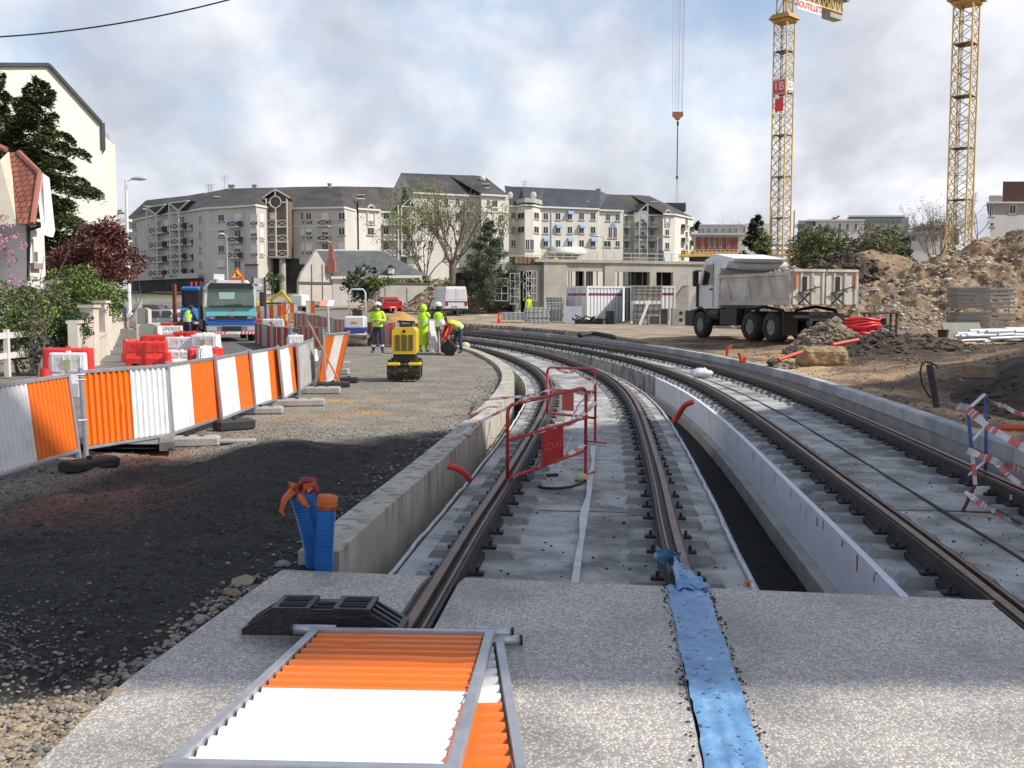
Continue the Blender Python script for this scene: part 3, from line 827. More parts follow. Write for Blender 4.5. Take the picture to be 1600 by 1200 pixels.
mb.build('arcade', [M_DARKIN, M_STUCCO], b1, world=True)
window(b1, Fac((218, 206), (304, 187)), 222, 346, 5, 5)
b2 = wing('beige apartment wing with rounded turret, behind the blue truck',
   [(304, 186), (325, 182), (383, 178), (403, 176), (424, 180.5)], [(322, 301, 196), (354, 295, 194), (383, 294, 191), (403, 293.5, 190), (432, 293, 190)])
F = Fac((304, 186), (325, 182))
for y in (341, 366, 389.5, 413): window(b2, F, 313.5, y, 4.6, 9.6)
F = Fac((325, 182), (383, 178))
for y in (340.5, 365, 388.6, 412): window(b2, F, 346, y, 9, 10.5, 's' if y > 400 else 'w')
for y, kd in ((340, 's'), (365, 'w'), (388, 'h'), (413, 'w')): window(b2, F, 371.5, y, 9.5, 11, kd)
for y in (346, 370.5, 394.5): xrail(b2, F, 361.5, 379, y, y + 9, 1.0)
F = Fac((383, 178), (403, 176))
for i, y in enumerate((340, 364, 389)): window(b2, F, 397, y, 9.5, 11, 's' if i != 1 else 'h'); xrail(b2, F, 392, 402.4, y + 6, y + 13)
F = Fac((403, 176), (424, 180.5))
for i, y in enumerate((340, 364, 389)): window(b2, F, 409, y, 5, 11, 's'); xrail(b2, F, 406, 412.5, y + 6, y + 13)
F = Fac((325, 182), (403, 176)); M0 = F.M(0, 0, 0)
k0, z0 = F.on(305, 356); k1, _ = F.on(403, 356)
F = Fac((325, 182), (383, 178)); k1, zc = F.on(383, 356.5); mb = MB(F.M(0, 0, 0)); mb.box(0, 0, zc - .12, k1, .16, zc + .12); mb.build('string_course', [M_TRIM], b2, world=True)
kx0, zc = Fac((383, 178), (403, 176)).on(386, 414)
F = Fac((383, 178), (403, 176)); kL, _ = F.on(384, 430); kR, _ = F.on(403, 430); mb = MB(F.M(0, 0, 0)); mb.box(kL, -.1, 3.6, kR, .06, zc - .15); mb.cur = 1; mb.box(kL, -.1, zc - .15, kR + .1, .25, zc + .1); mb.build('plinth', [M_CONC, M_BROWN], b2, world=True)
F = Fac((325, 182), (383, 178))
kd, _ = F.on(383.5, 400); mb = MB(F.M(0, 0, 0)); mb.box(kd - .15, .02, 4, kd, .2, 18.4); mb.build('downpipe', [M_LGREY], b2, world=True)
def roofwin(root, px, py, Y, w, h, m=M_DARKIN):
 p = A(px, py, Y); s_ = Y / FPX; mb = MB(Matrix.Translation(p) @ Matrix.Rotation(R(-38), 4, 'X'))
 mb.cur = 0; mb.box(-w*s_/2, -.1, -h*s_/2, w*s_/2, .05, h*s_/2); mb.cur = 1
 mb.box(-w*s_/2 - .1, -.16, -h*s_/2 - .15, w*s_/2 + .1, .06, -h*s_/2); mb.box(-w*s_/2 - .1, -.14, h*s_/2, w*s_/2 + .1, .06, h*s_/2 + .1)
 return mb.build('roof_window', [m, M_TRIM], root, world=True)
def chim(root, px, py, Y, w, h, m=None):
 p = A(px, py, Y); s_ = Y / FPX; mb = MB(); mb.box(p.x - w*s_/2, p.y - .4, p.z - .8, p.x + w*s_/2, p.y + .4, p.z + h*s_); mb.box(p.x - w*s_/2 - .08, p.y - .5, p.z + h*s_, p.x + w*s_/2 + .08, p.y + .5, p.z + h*s_ + .15)
 return mb.build('chimney', [m or M_CONC], root, world=True)
def aerial(root, px, y0, y1, Y):
 p = A(px, y0, Y); q = A(px, y1, Y); mb = MB(); mb.cyl(p, q, .07, n=5)
 for i in range(4): z = q.z - .25 - i * .35; w = .9 - .12 * i; mb.bar((q.x - w, q.y, z), (q.x + w, q.y, z), .06)
 return mb.build('aerial', [M_LGREY], root, world=True)
chim(b2, 362, 293, 193, 9, 3); chim(b2, 398, 292.5, 191, 6, 2.5); aerial(b2, 350.5, 297, 273, 195); aerial(b1, 326, 301, 287, 198); aerial(b1, 330, 301, 286, 198); roofwin(b2, 341, 311, 188, 13, 8)
roofwin(b1, 231, 325, 208, 12, 5)
b3 = wing('beige apartment wing with a tall dark gable bay, behind the slate-roofed house',
   [(424, 182.5), (460, 182), (540, 180), (558, 186)], [(432, 293, 192), (460, 292, 192), (530, 291, 191), (560, 291.6, 194)])
F = Fac((424, 182.5), (460, 182)); z_ = lambda y: F.on(440, y)[1]
k0, ka, k1 = F.on(425.5, 310)[0], F.on(440, 310)[0], F.on(457.5, 310)[0]
mb = MB(F.M(0, 0, 0)); D = 3.0
mb.ext([(k0, z_(403)), (k1, z_(403)), (k1, z_(313)), (ka, z_(301)), (k0, z_(313))], .02, D - .5, 'y')
mb.build('bay', [mat('bay_brown', (.13, .09, .07), (.18, .13, .10), .9, 0, .6)], b3, world=True)
mb = MB(F.M(0, 0, 0)); mb.quad((k0 - .5, 0, z_(311)), (k0 - .5, D + .3, z_(311)), (ka, D + .3, z_(299)), (ka, 0, z_(299))); mb.quad((k1 + .5, 0, z_(312)), (k1 + .5, D + .3, z_(312)), (ka, D + .3, z_(299)), (ka, 0, z_(299)))
mb.cur = 1
for a, c in (((k0 - .5, z_(311)), (ka, z_(299))), ((k1 + .5, z_(312)), (ka, z_(299))), ((k0, z_(313)), (k0, z_(402))), ((k1, z_(313)), (k1, z_(402))), ((ka, z_(299)), (ka, z_(309))), ((ka, z_(327)), (ka, z_(402))), ((k0, z_(319)), (ka - 1.1, z_(319))), ((k1, z_(319)), (ka + 1.1, z_(319)))):
 mb.bar((a[0], D + .2, a[1]), (c[0], D + .2, c[1]), .2, .2, up=(0, 1, 0))
cz = z_(318.5); rr_ = (k1 - k0) * .27
ring = [(ka + rr_ * math.cos(t * math.pi / 9), D + .2, cz + rr_ * math.sin(t * math.pi / 9)) for t in range(-2, 12)]
mb.tube(ring, .1, 5); mb.bar(ring[0], (ka, D + .2, z_(328)), .2, .2); mb.bar(ring[-1], (ka, D + .2, z_(328)), .2, .2)
mb.build('gable_frame', [M_SLATEB, M_TRIM], b3, world=True)
for y in (346, 369, 392.5):
 xrail(b3, F, 425.8, 457.3, y, y + 10, D - .3, n=2)
 window(b3, F, 433, y - 7, 7, 9, 's' if y < 350 else 'w', out=D - .48)
mb = MB(F.M(0, 0, 0)); kc, zc = F.on(446, 403); mb.cyl((kc, 1.6, 3.2), (kc, 1.6, zc), .55, n=10); kc2, _ = F.on(428, 403); mb.build('column', [M_CONC], b3, world=True)
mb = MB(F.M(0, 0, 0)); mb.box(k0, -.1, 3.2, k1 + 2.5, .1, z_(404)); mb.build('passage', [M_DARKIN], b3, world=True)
F = Fac((460, 182), (540, 180))
for i, y in enumerate((338, 362, 386)):
 window(b3, F, 472.3, y, 3.8, 10.5, 's' if i else 'w'); window(b3, F, 482.5, y, 8.5, 10.5, ('w', 'h', 's')[i]); window(b3, F, 508, y, 9.5, 10.5, ('s', 'h', 'w')[i]); window(b3, F, 534, y - .5, 9.5, 11, ('w', 'w', 's')[i])
 xrail(b3, F, 470.2, 474.5, y + 5.5, y + 13.5); xrail(b3, F, 478, 487.2, y + 5.5, y + 13.5)
 if i < 2: xrail(b3, F, 499.5, 516.6, y + 6, y + 15, 1.0)
mb = MB(F.M(0, 0, 0)); kq, zq = F.on(540, 352.5); mb.box(0, 0, zq - .12, kq, .16, zq + .12); mb.build('string_course', [M_TRIM], b3, world=True)
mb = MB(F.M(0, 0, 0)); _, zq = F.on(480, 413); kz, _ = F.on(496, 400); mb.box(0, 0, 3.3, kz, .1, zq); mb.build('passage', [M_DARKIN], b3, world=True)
roofwin(b3, 564, 308, 187, 11, 7); chim(b3, 515, 291, 191, 5, 3)
b4 = wing('pale apartment wing with crossed white balconies and framed tower, left of the bare tree',
   [(562, 187), (596, 190), (596.5, 193), (616, 194), (660, 196)], [(560, 291.6, 196), (580, 292, 197), (590, 292, 198), (612, 293, 199), (640, 294, 203)], wm=M_STUCCOL, eave=19.0)
F = Fac((562, 187), (596, 190))
window(b4, F, 579.5, 341, 10, 9.5, 's'); xrail(b4, F, 574, 585, 344, 351.5); window(b4, F, 579, 361.5, 9.5, 11); window(b4, F, 579.5, 386, 10.5, 10, 's')
mb = MB(F.M(0, 0, 0)); kc, zc = F.on(579.4, 330); w_ = .75
arch = [(kc - w_, .12, F.on(579, 351)[1])] + [(kc + w_ * math.cos(t), .12, zc + w_ * math.sin(t) + .3) for t in [math.pi - i * math.pi / 8 for i in range(9)]] + [(kc + w_, .12, F.on(579, 351)[1])]
mb.tube(arch, .14, 5); mb.build('arch_surround', [M_TRIM], b4, world=True)
F = Fac((596.5, 193), (616, 194))
for y in (343.5, 367, 391): xrail(b4, F, 596, 614.5, y, y + 8.5, 1.5, n=2, solid=False); window(b4, F, 603, y - 6, 8, 12)
F = Fac((616, 194), (660, 196))
kA, kB, kC, kD = [F.on(x, 360)[0] for x in (616.5, 621.8, 635.7, 643.8)]; z_ = lambda y: F.on(635, y)[1]
D = 2.6; mb = MB(F.M(0, 0, 0)); mb.box(kB, 0, z_(412), kD, D - 1.3, z_(326)); mb.build('bay', [M_STUCCOL], b4, world=True)
mb = MB(F.M(0, 0, 0)); mb.quad((kB - .4, 0, z_(325)), (kB - .4, D + .2, z_(325)), (kC - .1, D + .2, z_(311.5)), (kC - .1, -3, z_(311.5))); mb.quad((kD + .3, 0, z_(326)), (kD + .3, D + .2, z_(326)), (kC - .1, D + .2, z_(311.5)), (kC - .1, -3, z_(311.5))); mb.cur = 1
for a, c in (((kA, z_(321)), (kA, z_(410))), ((kB, z_(324)), (kB, z_(402))), ((kC, z_(312)), (kC, z_(402))), ((kD, z_(325)), (kD, z_(402))), ((kB, z_(325)), (kC, z_(312))), ((kC, z_(312)), (kD, z_(325))), ((kB, z_(325)), (kD, z_(325)))):
 mb.bar((a[0], D + .1, a[1]), (c[0], D + .1, c[1]), .2, .2, up=(0, 1, 0))
mb.build('gable_frame', [M_SLATE, M_TRIM], b4, world=True)
for y in (344, 367.5, 391, 414):
 xrail(b4, F, 622, 635.5, y, y + 9, D - .3, n=1, solid=y < 410); window(b4, F, 628, y - 5.5, 9, 12, out=D - 1.28)
 xrail(b4, F, 637, 659, y, y + 8.5, D - .5, n=3, solid=False)
mb = MB(F.M(0, 0, 0)); mb.box(F.on(640, 430)[0], 0, 3.3, F.on(658, 430)[0], 1.8, z_(425)); mb.build('porch', [M_STUCCO], b4, world=True)
b5 = wing('tallest apartment block with a steep brown-grey slate roof, behind the bare tree',
   [(647, 197), (752, 203), (752.3, 200), (795, 203)], [(627, 270, 207), (700, 273, 208), (740, 274, 209), (757, 275.5, 210)], eave=22.9, wm=M_STUCCOL, depth=14, sh=-6.6, gab=M_STUCCO)
F = Fac((647, 197), (752, 203))
for x in (697, 715, 732):
 for i, y in enumerate((315, 337, 359, 381, 402)): window(b5, F, x, y, 6.5, 10, 'h' if (i + x) % 3 == 0 else 'w')
for y in (337, 359, 381): window(b5, F, 672, y, 6, 10)
F = Fac((752.3, 200), (795, 203))
window(b5, F, 773, 318.5, 8.5, 10); xrail(b5, F, 769, 777.5, 324, 331); window(b5, F, 763, 317, 4, 10)
for y in (341, 363, 386): window(b5, F, 783, y, 8, 10.5); xrail(b5, F, 779, 787.4, y + 5.5, y + 12); window(b5, F, 761, y, 7, 11, 'h')
mb = MB(F.M(0, 0, 0)); kq, zq = F.on(795, 332.5); mb.box(0, 0, zq - .12, kq, .16, zq + .12); mb.build('string_course', [M_TRIM], b5, world=True)
roofwin(b5, 759, 291, 204, 11, 7); mb = MB(); p = A(754, 279, 207); mb.ball(p, (.6, .6, .6)); mb.build('dome', [M_TRIM], b5, world=True)
M_HOTEL = mat('hotel_stucco', (.58, .555, .49), (.64, .615, .55), .9, 0, .4, .12, 6)
M_AWN = mat('blue_awning', (.22, .33, .55), (.27, .38, .60), .8, 0, 3)
b6 = block('hotel_building', 'cream hotel with blue window awnings under a smooth grey roof, right of the pine',
   [(795, 206), (808, 206.5), (820, 203.5), (833, 204.5), (845, 208), (935, 213), (935.5, 215), (973, 217)], 21.3, 3.5,
   [(788, 290, 213), (800, 291.5, 213), (815, 292, 213), (830, 292.5, 214), (850, 293.5, 216), (937, 297.5, 220), (938, 298, 221), (950, 304, 222)], 12, M_HOTEL, M_SLATE, group='joined apartment blocks behind the site', cat='building')
F = Fac((795, 206), (808, 206.5))
for y in (336.5, 359, 380): window(b6, F, 802, y, 7, 10)
F = Fac((808, 206.5), (820, 203.5))
for y in (337, 358.5): window(b6, F, 814.5, y, 10, 9)
F = Fac((820, 203.5), (833, 204.5))
for x in (824, 831): window(b6, F, x, 382.5, 5.8, 16)
F = Fac((833, 204.5), (845, 208))
for y in (337, 359): window(b6, F, 838, y, 7, 10)
mb = MB(); tp = pts_of([(806, 206.7), (820, 202.6), (834, 203.4), (847, 208.2)])
pl = [(p.x, p.y) for p in tp] + [(tp[-1].x, tp[-1].y + 5), (tp[0].x, tp[0].y + 5)]
mb.ext(pl, A(820, 317, 204).z, A(820, 310, 204).z, 'z'); mb.build('parapet', [M_CONC], b6, world=True)
mb = MB(); p = A(797, 305, 205); mb.ball(p, (.55, .15, .7), 12, 8); mb.build('satellite_dish', [M_TRIM], b6, world=True)
mb = MB(); p = A(833.5, 305, 204); mb.ball(p, (.6, .15, .7), 12, 8); mb.build('satellite_dish', [M_TRIM], b6, world=True)
aerial(b6, 819.5, 292, 281, 212)
F = Fac((845, 208), (935, 213))
awn = {(2, 0), (1, 1), (3, 1), (0, 2), (2, 2), (4, 2)}
for j, y in enumerate((338, 359.4, 380.4)):
 for i, x in enumerate((852.6, 872, 890.4, 908.6, 926.6)):
  window(b6, F, x, y, 7.4, 10.5)
  if (i, j) in awn:
   k, z, W, H = F.rect(x, y, 8.6, 11)
   mb = MB(F.M(k, z, 0)); mb.smooth = False
   prof = [(.08, H + .45), (.45, H + .32), (.75, H + .02), (.85, H - .35), (.08, H - .35)]
   mb.ext(prof, -W/2, W/2, 'x'); mb.build('awning', [M_AWN], b6, world=True)
kq, _ = F.on(861.5, 360); mb = MB(F.M(0, 0, 0)); mb.box(kq - .1, .02, 5, kq + .1, .18, 21); mb.build('downpipe', [M_LGREY], b6, world=True)
k0, zb = F.on(859, 398); k1, zt = F.on(906, 386); mb = MB(F.M(0, 0, 0)); h = zt - zb; mb.smooth = True
mb.ext([(0, zb)] + [(3.2 * math.sin(a * math.pi / 12), zb + h * math.cos(a * math.pi / 12)) for a in range(0, 7)][::1], k0, k1, 'x'); mb.build('entrance_canopy', [mat('canvas_white', (.66, .65, .60), None, .7)], b6, world=True)
F = Fac((935.5, 215), (973, 217))
for x in (950, 965): window(b6, F, x, 340, 6.6, 10)
for x in (953.5, 961): window(b6, F, x, 363.5, 5.6, 16)
window(b6, F, 948.5, 381, 11, 9); window(b6, F, 965, 381, 6.5, 9)
mb = MB(F.M(0, 0, 0)); k, z = F.on(957.5, 351); mb.add([(k - .9, .1, z - .7), (k + .9, .1, z - .7), (k, .25, z + .7)], [(0, 1, 2)]); mb.build('awning', [M_AWN], b6, world=True)
mb = MB(F.M(0, 0, 0)); _, zc = F.on(955, 352.5); mb.box(0, 0, zc, 4.7, .9, F.on(955, 331)[1]);
roofwin(b6, 916, 317, 214, 8, 4)
b7 = wing('pale apartment wing at the right end of the complex, left of the crane',
   [(973.5, 219), (985, 219.5), (1034, 219), (1034.3, 216), (1053, 217.5), (1082, 228)], [(945, 303, 226), (960, 304, 226), (985, 304.5, 226), (1000, 305, 226), (1014, 306, 226), (1045, 320, 232)], eave=20.6, wm=M_STUCCOL)
F = Fac((973.5, 219), (1034, 219))
for y in (347.5, 368, 388.5): xrail(b7, F, 974, 984, y, y + 8, 1.2, n=1, solid=False); window(b7, F, 979, y - 4, 4, 12); xrail(b7, F, 1013, 1027, y, y + 8, 1.2, n=2, solid=False); window(b7, F, 1019, y - 4, 6, 11)
ks = [F.on(x, 360)[0] for x in (990, 996.8, 1009.5)]; z_ = lambda y: F.on(1003, y)[1]; D = 2.4
mb = MB(F.M(0, 0, 0)); mb.box(ks[0], 0, 4, ks[2], D - 1, z_(332)); mb.build('bay', [M_STUCCOL], b7, world=True)
mb = MB(F.M(0, 0, 0)); mb.quad((ks[0], 0, z_(320)), (ks[0] + .6, D, z_(331)), (ks[2], D, z_(320)), (ks[2] - .3, -2, z_(318))); mb.cur = 1
for a, c in (((ks[1], z_(331)), (ks[1], z_(396))), ((ks[2], z_(320)), (ks[2], z_(400))), ((ks[1], z_(331)), (ks[2], z_(320))), ((ks[1], z_(332)), (ks[2], z_(332)))): mb.bar((a[0], D, a[1]), (c[0], D, c[1]), .2, .2, up=(0, 1, 0))
mb.build('gable_frame', [M_SLATE, M_TRIM], b7, world=True)
for y in (348, 368, 389): xrail(b7, F, 991, 1008.5, y, y + 8, D - .3, n=2); window(b7, F, 1003, y - 5, 6, 11, 'h', out=D - .98)
F = Fac((1034.3, 216), (1053, 217.5))
window(b7, F, 1043.3, 342, 6, 9, 's'); xrail(b7, F, 1040, 1047, 348, 354.5, n=1)
for y in (363.5, 384): window(b7, F, 1042.5, y, 6, 10)
mb = MB(F.M(0, 0, 0)); kc, zc = F.on(1043.3, 333); w_ = .62
mb.tube([(kc - w_, .1, zc - 2.8)] + [(kc + w_ * math.cos(t), .1, zc + w_ * math.sin(t)) for t in [math.pi - i * math.pi / 8 for i in range(9)]] + [(kc + w_, .1, zc - 2.8)], .12, 5); mb.build('arch_surround', [M_TRIM], b7, world=True)
F = Fac((1053, 217.5), (1082, 228))
for y in (346, 367, 387): window(b7, F, 1072.5, y + 1, 3.5, 12); xrail(b7, F, 1064.5, 1069.5, y + 4, y + 12, .8, n=1); xrail(b7, F, 1078, 1081, y + 8, y + 15, .8, n=1)
roofwin(b7, 1023, 318, 222, 11, 6); chim(b7, 935, 298, 221, 6, 2)
b8 = block('apartment_building', 'dark flat-topped roof block standing just behind the right wing, with a thin mast', [(1039, 240), (1071, 240)], 22.2, 5, None, 8, M_SLATE, M_SLATE, group='joined apartment blocks behind the site')
mb = MB(); q0, q1 = A(1039.5, 330, 239.8), A(1071.5, 317, 239.8); mb.box(q0.x, 239.5, q0.z, q1.x, 249, q1.z); mb.build('roof', [M_SLATE], b8, world=True)
zb = 1.0; Yh = 106
M_PLAST = mat('patched_and_shaded_plaster', (.42, .39, .35), (.54, .51, .46), .9, 0, .9, .3, 9)
hr = thing('slate_roof_house', 'small old house with patched boarded gable, dark slate roof and red brick chimney', 'house', (AX(470, Yh), Yh, zb))
gl = [(467, 452), (467, 432), (480, 413), (494, 391), (508, 413), (519, 431), (520, 470), (467, 470)]
P0 = Vector((AX(467, 104), 104)); P1 = Vector((AX(519, 107), 107)); FH = Fac((467, 104), (519, 107))
mb = MB(FH.M(0, 0, 0)); mb.ext([FH.on(x, y) for x, y in [(467, 471), (467, 438), (471, 427), (480, 413), (494, 391), (508, 413), (519, 431), (520, 471)]], -.35, 0, 'y')
mb.cur = 1
for x0, x1, y0, y1 in ((467, 520, 441, 444),):
 a, z0 = FH.on(x0, y1); c, z1 = FH.on(x1, y0); mb.box(a, 0, z0, c, .06, z1)
for x, y0, y1 in ((487, 413, 441), (504, 413, 470), (487, 444, 470)):
 a, z0 = FH.on(x, y1); _, z1 = FH.on(x, y0); mb.box(a - .05, 0, z0, a + .05, .04, z1)
mb.build('gable_wall', [M_PLAST, M_BROWN], hr, world=True)
FW = Fac((520, 107), (658, 110)); kE = FW.L
mb = MB(FW.M(0, 0, 0)); zt = FW.on(560, 432)[1]; mb.box(0, -6, 0, kE, 0, zt); mb.build('wall', [mat('house_render', (.52, .49, .44), (.62, .60, .55), .9, 0, .8, .3, 8)], hr, world=True)
rA, rB = A(494, 391, 110.5), A(596, 391.5, 113.5); eA, eB = A(517, 432.5, 106.8), A(659, 430.5, 109.6); gA = A(508, 412, 107.4)
mb = MB(); mb.quad(rA, rB, eB, eA); bB = Vector((eB.x + .5, eB.y + 7.5, eB.z)); bA = Vector((eA.x - 5, eA.y + 7, eA.z)); mb.quad(rB, eB, bB); mb.quad(rA, rB, bB, bA)
mb.cur = 1; mb.bar(rA, rB, .18); mb.bar(eA + Vector((0, 0, -.1)), eB + Vector((0, 0, -.1)), .25, .28); ra = mb.build('roof', [mat('old_slate', (.07, .078, .08), (.12, .125, .12), .8, 0, 1.2, .4, 12), M_TRIM], hr, world=True)
p = A(519, 425, 106.7); q = A(515, 389, 107.5); mb = MB(); mb.box(p.x - .45, p.y - .4, p.z, p.x + .35, p.y + .5, q.z - 1.1); mb.box(p.x - .3, p.y - .3, q.z - 1.1, p.x + .15, p.y + .3, q.z + .4)
c_ = mb.build('chimney', [mat('chimney_brick', (.30, .10, .07), (.40, .16, .11), .9, 0, 4, .3, 30)], None); c_.parent = ra; c_.data.transform(Matrix.Translation(-Vector(hr.location)))
for px, py, Y, w, h, lit in ((610, 422, 108.5, 8, 15, 1), (569, 420, 108, 8, 13, 1)):
 p = A(px, py, Y); s_ = Y / FPX; mb = MB(Matrix.Translation(p)); w *= s_; h *= s_
 mb.box(-w/2, 0, -h*.4, w/2, 2.6, h*.25); mb.cur = 1; mb.ext([(-w/2 - .1, h*.25), (w/2 + .1, h*.25), (0, h*.6)], -.1, 2.8, 'y'); mb.cur = 2; mb.box(-w*.3, -.03, -h*.32, w*.3, .01, h*.2)
 mb.build('dormer', [M_TRIM, M_SLATE, M_WFRAME], hr, world=True)
window(hr, FW, 648, 443, 3, 7)
FG = Fac((576, 98), (742, 104)); mb = MB(FG.M(0, 0, 0)); zt = FG.on(640, 444.5)[1]; mb.box(0, -.4, .6, FG.L, 0, zt); mb.cur = 1
for x in (589, 604, 638, 700): k, _ = FG.on(x, 460); mb.box(k - .15, 0, .6, k + .15, .07, zt - .3)
mb.cur = 2; mb.box(-.2, -.45, zt, FG.L + .2, .08, zt + .18)
gw = mb.build('garden_wall', [mat('garden_wall_render', (.36, .345, .31), (.47, .45, .41), .9, 0, .8, .3, 6), M_CONC, M_BROWN], org=(FG.p0.x, FG.p0.y, .6))
tag(gw, 'long grey garden wall behind the parked red car', 'wall')
def text_mesh(txt, size, ext=.01, bold=0.0):
 cu = bpy.data.curves.new('t', 'FONT'); cu.body = txt; cu.size = size; cu.extrude = ext; cu.align_x = 'CENTER'; cu.align_y = 'CENTER'; cu.offset = bold
 ob = bpy.data.objects.new('t', cu); COL.objects.link(ob)
 bpy.context.view_layer.update()
 me = bpy.data.meshes.new_from_object(ob.evaluated_get(bpy.context.evaluated_depsgraph_get()))
 bpy.data.objects.remove(ob); return me
def lettering(name, txt, size, m, M, parent, ext=.01, bold=0.0):
 me = text_mesh(txt, size, ext, bold); me.transform(M); me.materials.clear(); me.materials.append(m)
 o = bpy.data.objects.new(name, me); COL.objects.link(o); o.parent = parent; return o
M_SITEC = mat('site_concrete', (.33, .31, .265), (.44, .415, .36), .9, 0, .5, .2, 5)
M_YELLOW = mat('crane_yellow', (.66, .42, .09), (.74, .50, .14), .5, 0, 1)
M_YDIM = mat('crane_yellow_worn', (.38, .22, .06), (.50, .30, .08), .6, 0, 2)
Yc = 92
FC = Fac((850, 89), (1110, 95)); on = FC.on
cb = thing('concrete_building', 'unfinished grey concrete building shell with wide openings, behind the white containers', 'building', (FC.p0.x, FC.p0.y, .4))
zt = on(950, 411)[1]; kx_ = lambda x: on(x, 440)[0]
mb = MB(FC.M(0, 0, 0)); T = -.4
zl = on(900, 423.6)[1]; zs = .3
mb.box(kx_(850), T, zs, kx_(886), 0, zt); mb.box(kx_(945), T, zs, kx_(961), 0, zt); mb.box(kx_(1015.5), T, zs, kx_(1025.5), 0, zt); mb.box(kx_(1051.5), T, zs, kx_(1112), 0, zt)
mb.box(kx_(886), T, zl, kx_(945), -.12, zt); mb.box(kx_(961), T, zl, kx_(1015.5), -.003, zt); mb.box(kx_(1025.5), T, zl, kx_(1051.5), -.003, zt)
mb.box(kx_(915) - .1, T, zs, kx_(915) + .1, -.1, zl)
for a, c in ((886, 945), (961, 1015.5), (1025.5, 1051.5)): mb.box(kx_(a), T, zs, kx_(c), -.05, zs + 1.1)
mb.build('wall', [M_SITEC], cb, world=True)
mb = MB(FC.M(0, 0, 0)); mb.box(kx_(835), -16, zt, kx_(1112), .15, zt + .25); mb.build('floor_slab', [M_SITEC], cb, world=True)
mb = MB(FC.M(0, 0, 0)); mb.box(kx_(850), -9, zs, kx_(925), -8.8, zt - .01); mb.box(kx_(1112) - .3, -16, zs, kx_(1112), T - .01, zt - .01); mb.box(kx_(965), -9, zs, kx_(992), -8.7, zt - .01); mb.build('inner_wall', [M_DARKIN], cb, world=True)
mb = MB(FC.M(0, 0, 0)); r = random.Random(4)
for i in range(26):
 k = kx_(r.choice((r.uniform(930, 943), r.uniform(965, 1014), r.uniform(1027, 1050)))); d = r.uniform(-1, -8); mb.cyl((k, d, zs), (k + r.uniform(-.1, .1), d, zl + .3), .05, n=5)
for i in range(5):
 k = kx_(r.uniform(970, 1010)); mb.box(k, -3, zs + 1.2, k + .5, -2.8, zs + r.uniform(2, 3))
so = mb.build('shoring_props', [M_LGREY], cb, world=True); so['kind'] = 'stuff'
FB = Fac((752, 88), (853, 89.5)); on = FB.on; kb = lambda x: on(x, 440)[0]
mb = MB(FB.M(0, 0, 0)); zt2 = on(800, 413.5)[1]; zb2 = on(800, 422.5)[1]
mb.box(kb(784), -.6, zb2, kb(852), 0, zt2); mb.box(kb(745), -9, zt2 - .5, kb(785), -.3, zt2)
for a, c in ((805, 814), (834, 844), (845, 855)): mb.box(kb(a), -.9, .3, kb(c), -.05, zb2)
mb.box(kb(745), -9, .3, kb(853), -8.8, zb2)
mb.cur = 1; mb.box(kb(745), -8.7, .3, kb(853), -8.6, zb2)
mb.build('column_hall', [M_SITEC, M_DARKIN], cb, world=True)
def scaffold(root, F, x0, x1, y0, y1, nx, ny, out, m=M_LGREY):
 k0, zb = F.on(x0, y1); k1, zt = F.on(x1, y0); mb = MB(F.M(0, 0, 0))
 for d in (out, out + 1.0):
  for i in range(nx + 1):
   k = k0 + (k1 - k0) * i / nx; mb.cyl((k, d, zb), (k, d, zt), .035, n=5)
  for j in range(ny + 1):
   z = zb + (zt - zb) * j / ny; mb.bar((k0, d, z), (k1, d, z), .05)
 for i in range(nx):
  for j in range(ny):
   a, c = k0 + (k1 - k0) * i / nx, k0 + (k1 - k0) * (i + 1) / nx; za, zc = zb + (zt - zb) * j / ny, zb + (zt - zb) * (j + 1) / ny
   if (i + j) % 2: a, c = c, a
   mb.bar((a, out, za), (c, out, zc), .045)
 for i in range(nx + 1):
  for j in range(ny + 1):
   k = k0 + (k1 - k0) * i / nx; z = zb + (zt - zb) * j / ny; mb.bar((k, out, z), (k, out + 1, z), .04)
 o = mb.build('scaffold', [m], org=tuple(F.M(k0, zb)[i][3] for i in range(3)))
 return o
tag(scaffold(None, FB, 790, 804, 428, 475, 2, 4, .5), 'galvanised scaffold tower at the left foot of the concrete building', 'scaffold', 'scaffold towers')
tag(scaffold(None, FB, 816, 832, 424, 470, 2, 4, .3), 'galvanised scaffold tower between the two pale columns', 'scaffold', 'scaffold towers')
tag(scaffold(None, FB, 757, 786, 436, 470, 3, 3, .6), 'low dim scaffold half hidden by the pine tree', 'scaffold', 'scaffold towers')
def guard(F, x0, x1, ytop, ybase, n, out, m, label, dbl=True, panel=None):
 k0, zb = F.on(x0, ybase); k1, zt = F.on(x1, ytop)
 zb = F.on((x0+x1)/2, ybase)[1]; zt = F.on((x0+x1)/2, ytop)[1]
 mb = MB(F.M(0, 0, 0))
 for i in range(n + 1):
  k = k0 + (k1 - k0) * i / n; mb.cyl((k, out, zb), (k, out, zt), .035, n=5)
 for f in ((1, .55) if dbl else (1,)): mb.bar((k0, out, zb + (zt - zb) * f), (k1, out, zb + (zt - zb) * f), .05)
 mb.bar((k0, out, zb + .1), (k1, out, zb + .1), .03, .15)
 o = mb.build('guard_rail', [m], org=tuple(F.M(k0, zb)[i][3] for i in range(3))); tag(o, label, 'guard rail')
guard(FC, 853, 1062, 395.5, 410.3, 16, 0, M_LGREY, 'long galvanised guard rail along the roof edge of the concrete building')
guard(FB, 752, 850, 399, 413, 8, -.3, M_LGREY, 'galvanised guard rail above the column hall, left end of the concrete building')
FY = Fac((1064, 96), (1160, 96))
guard(FY, 1066, 1159, 390, 400, 14, 0, M_YELLOW, 'yellow guard rail of the raised loading platform behind the tipper cab')
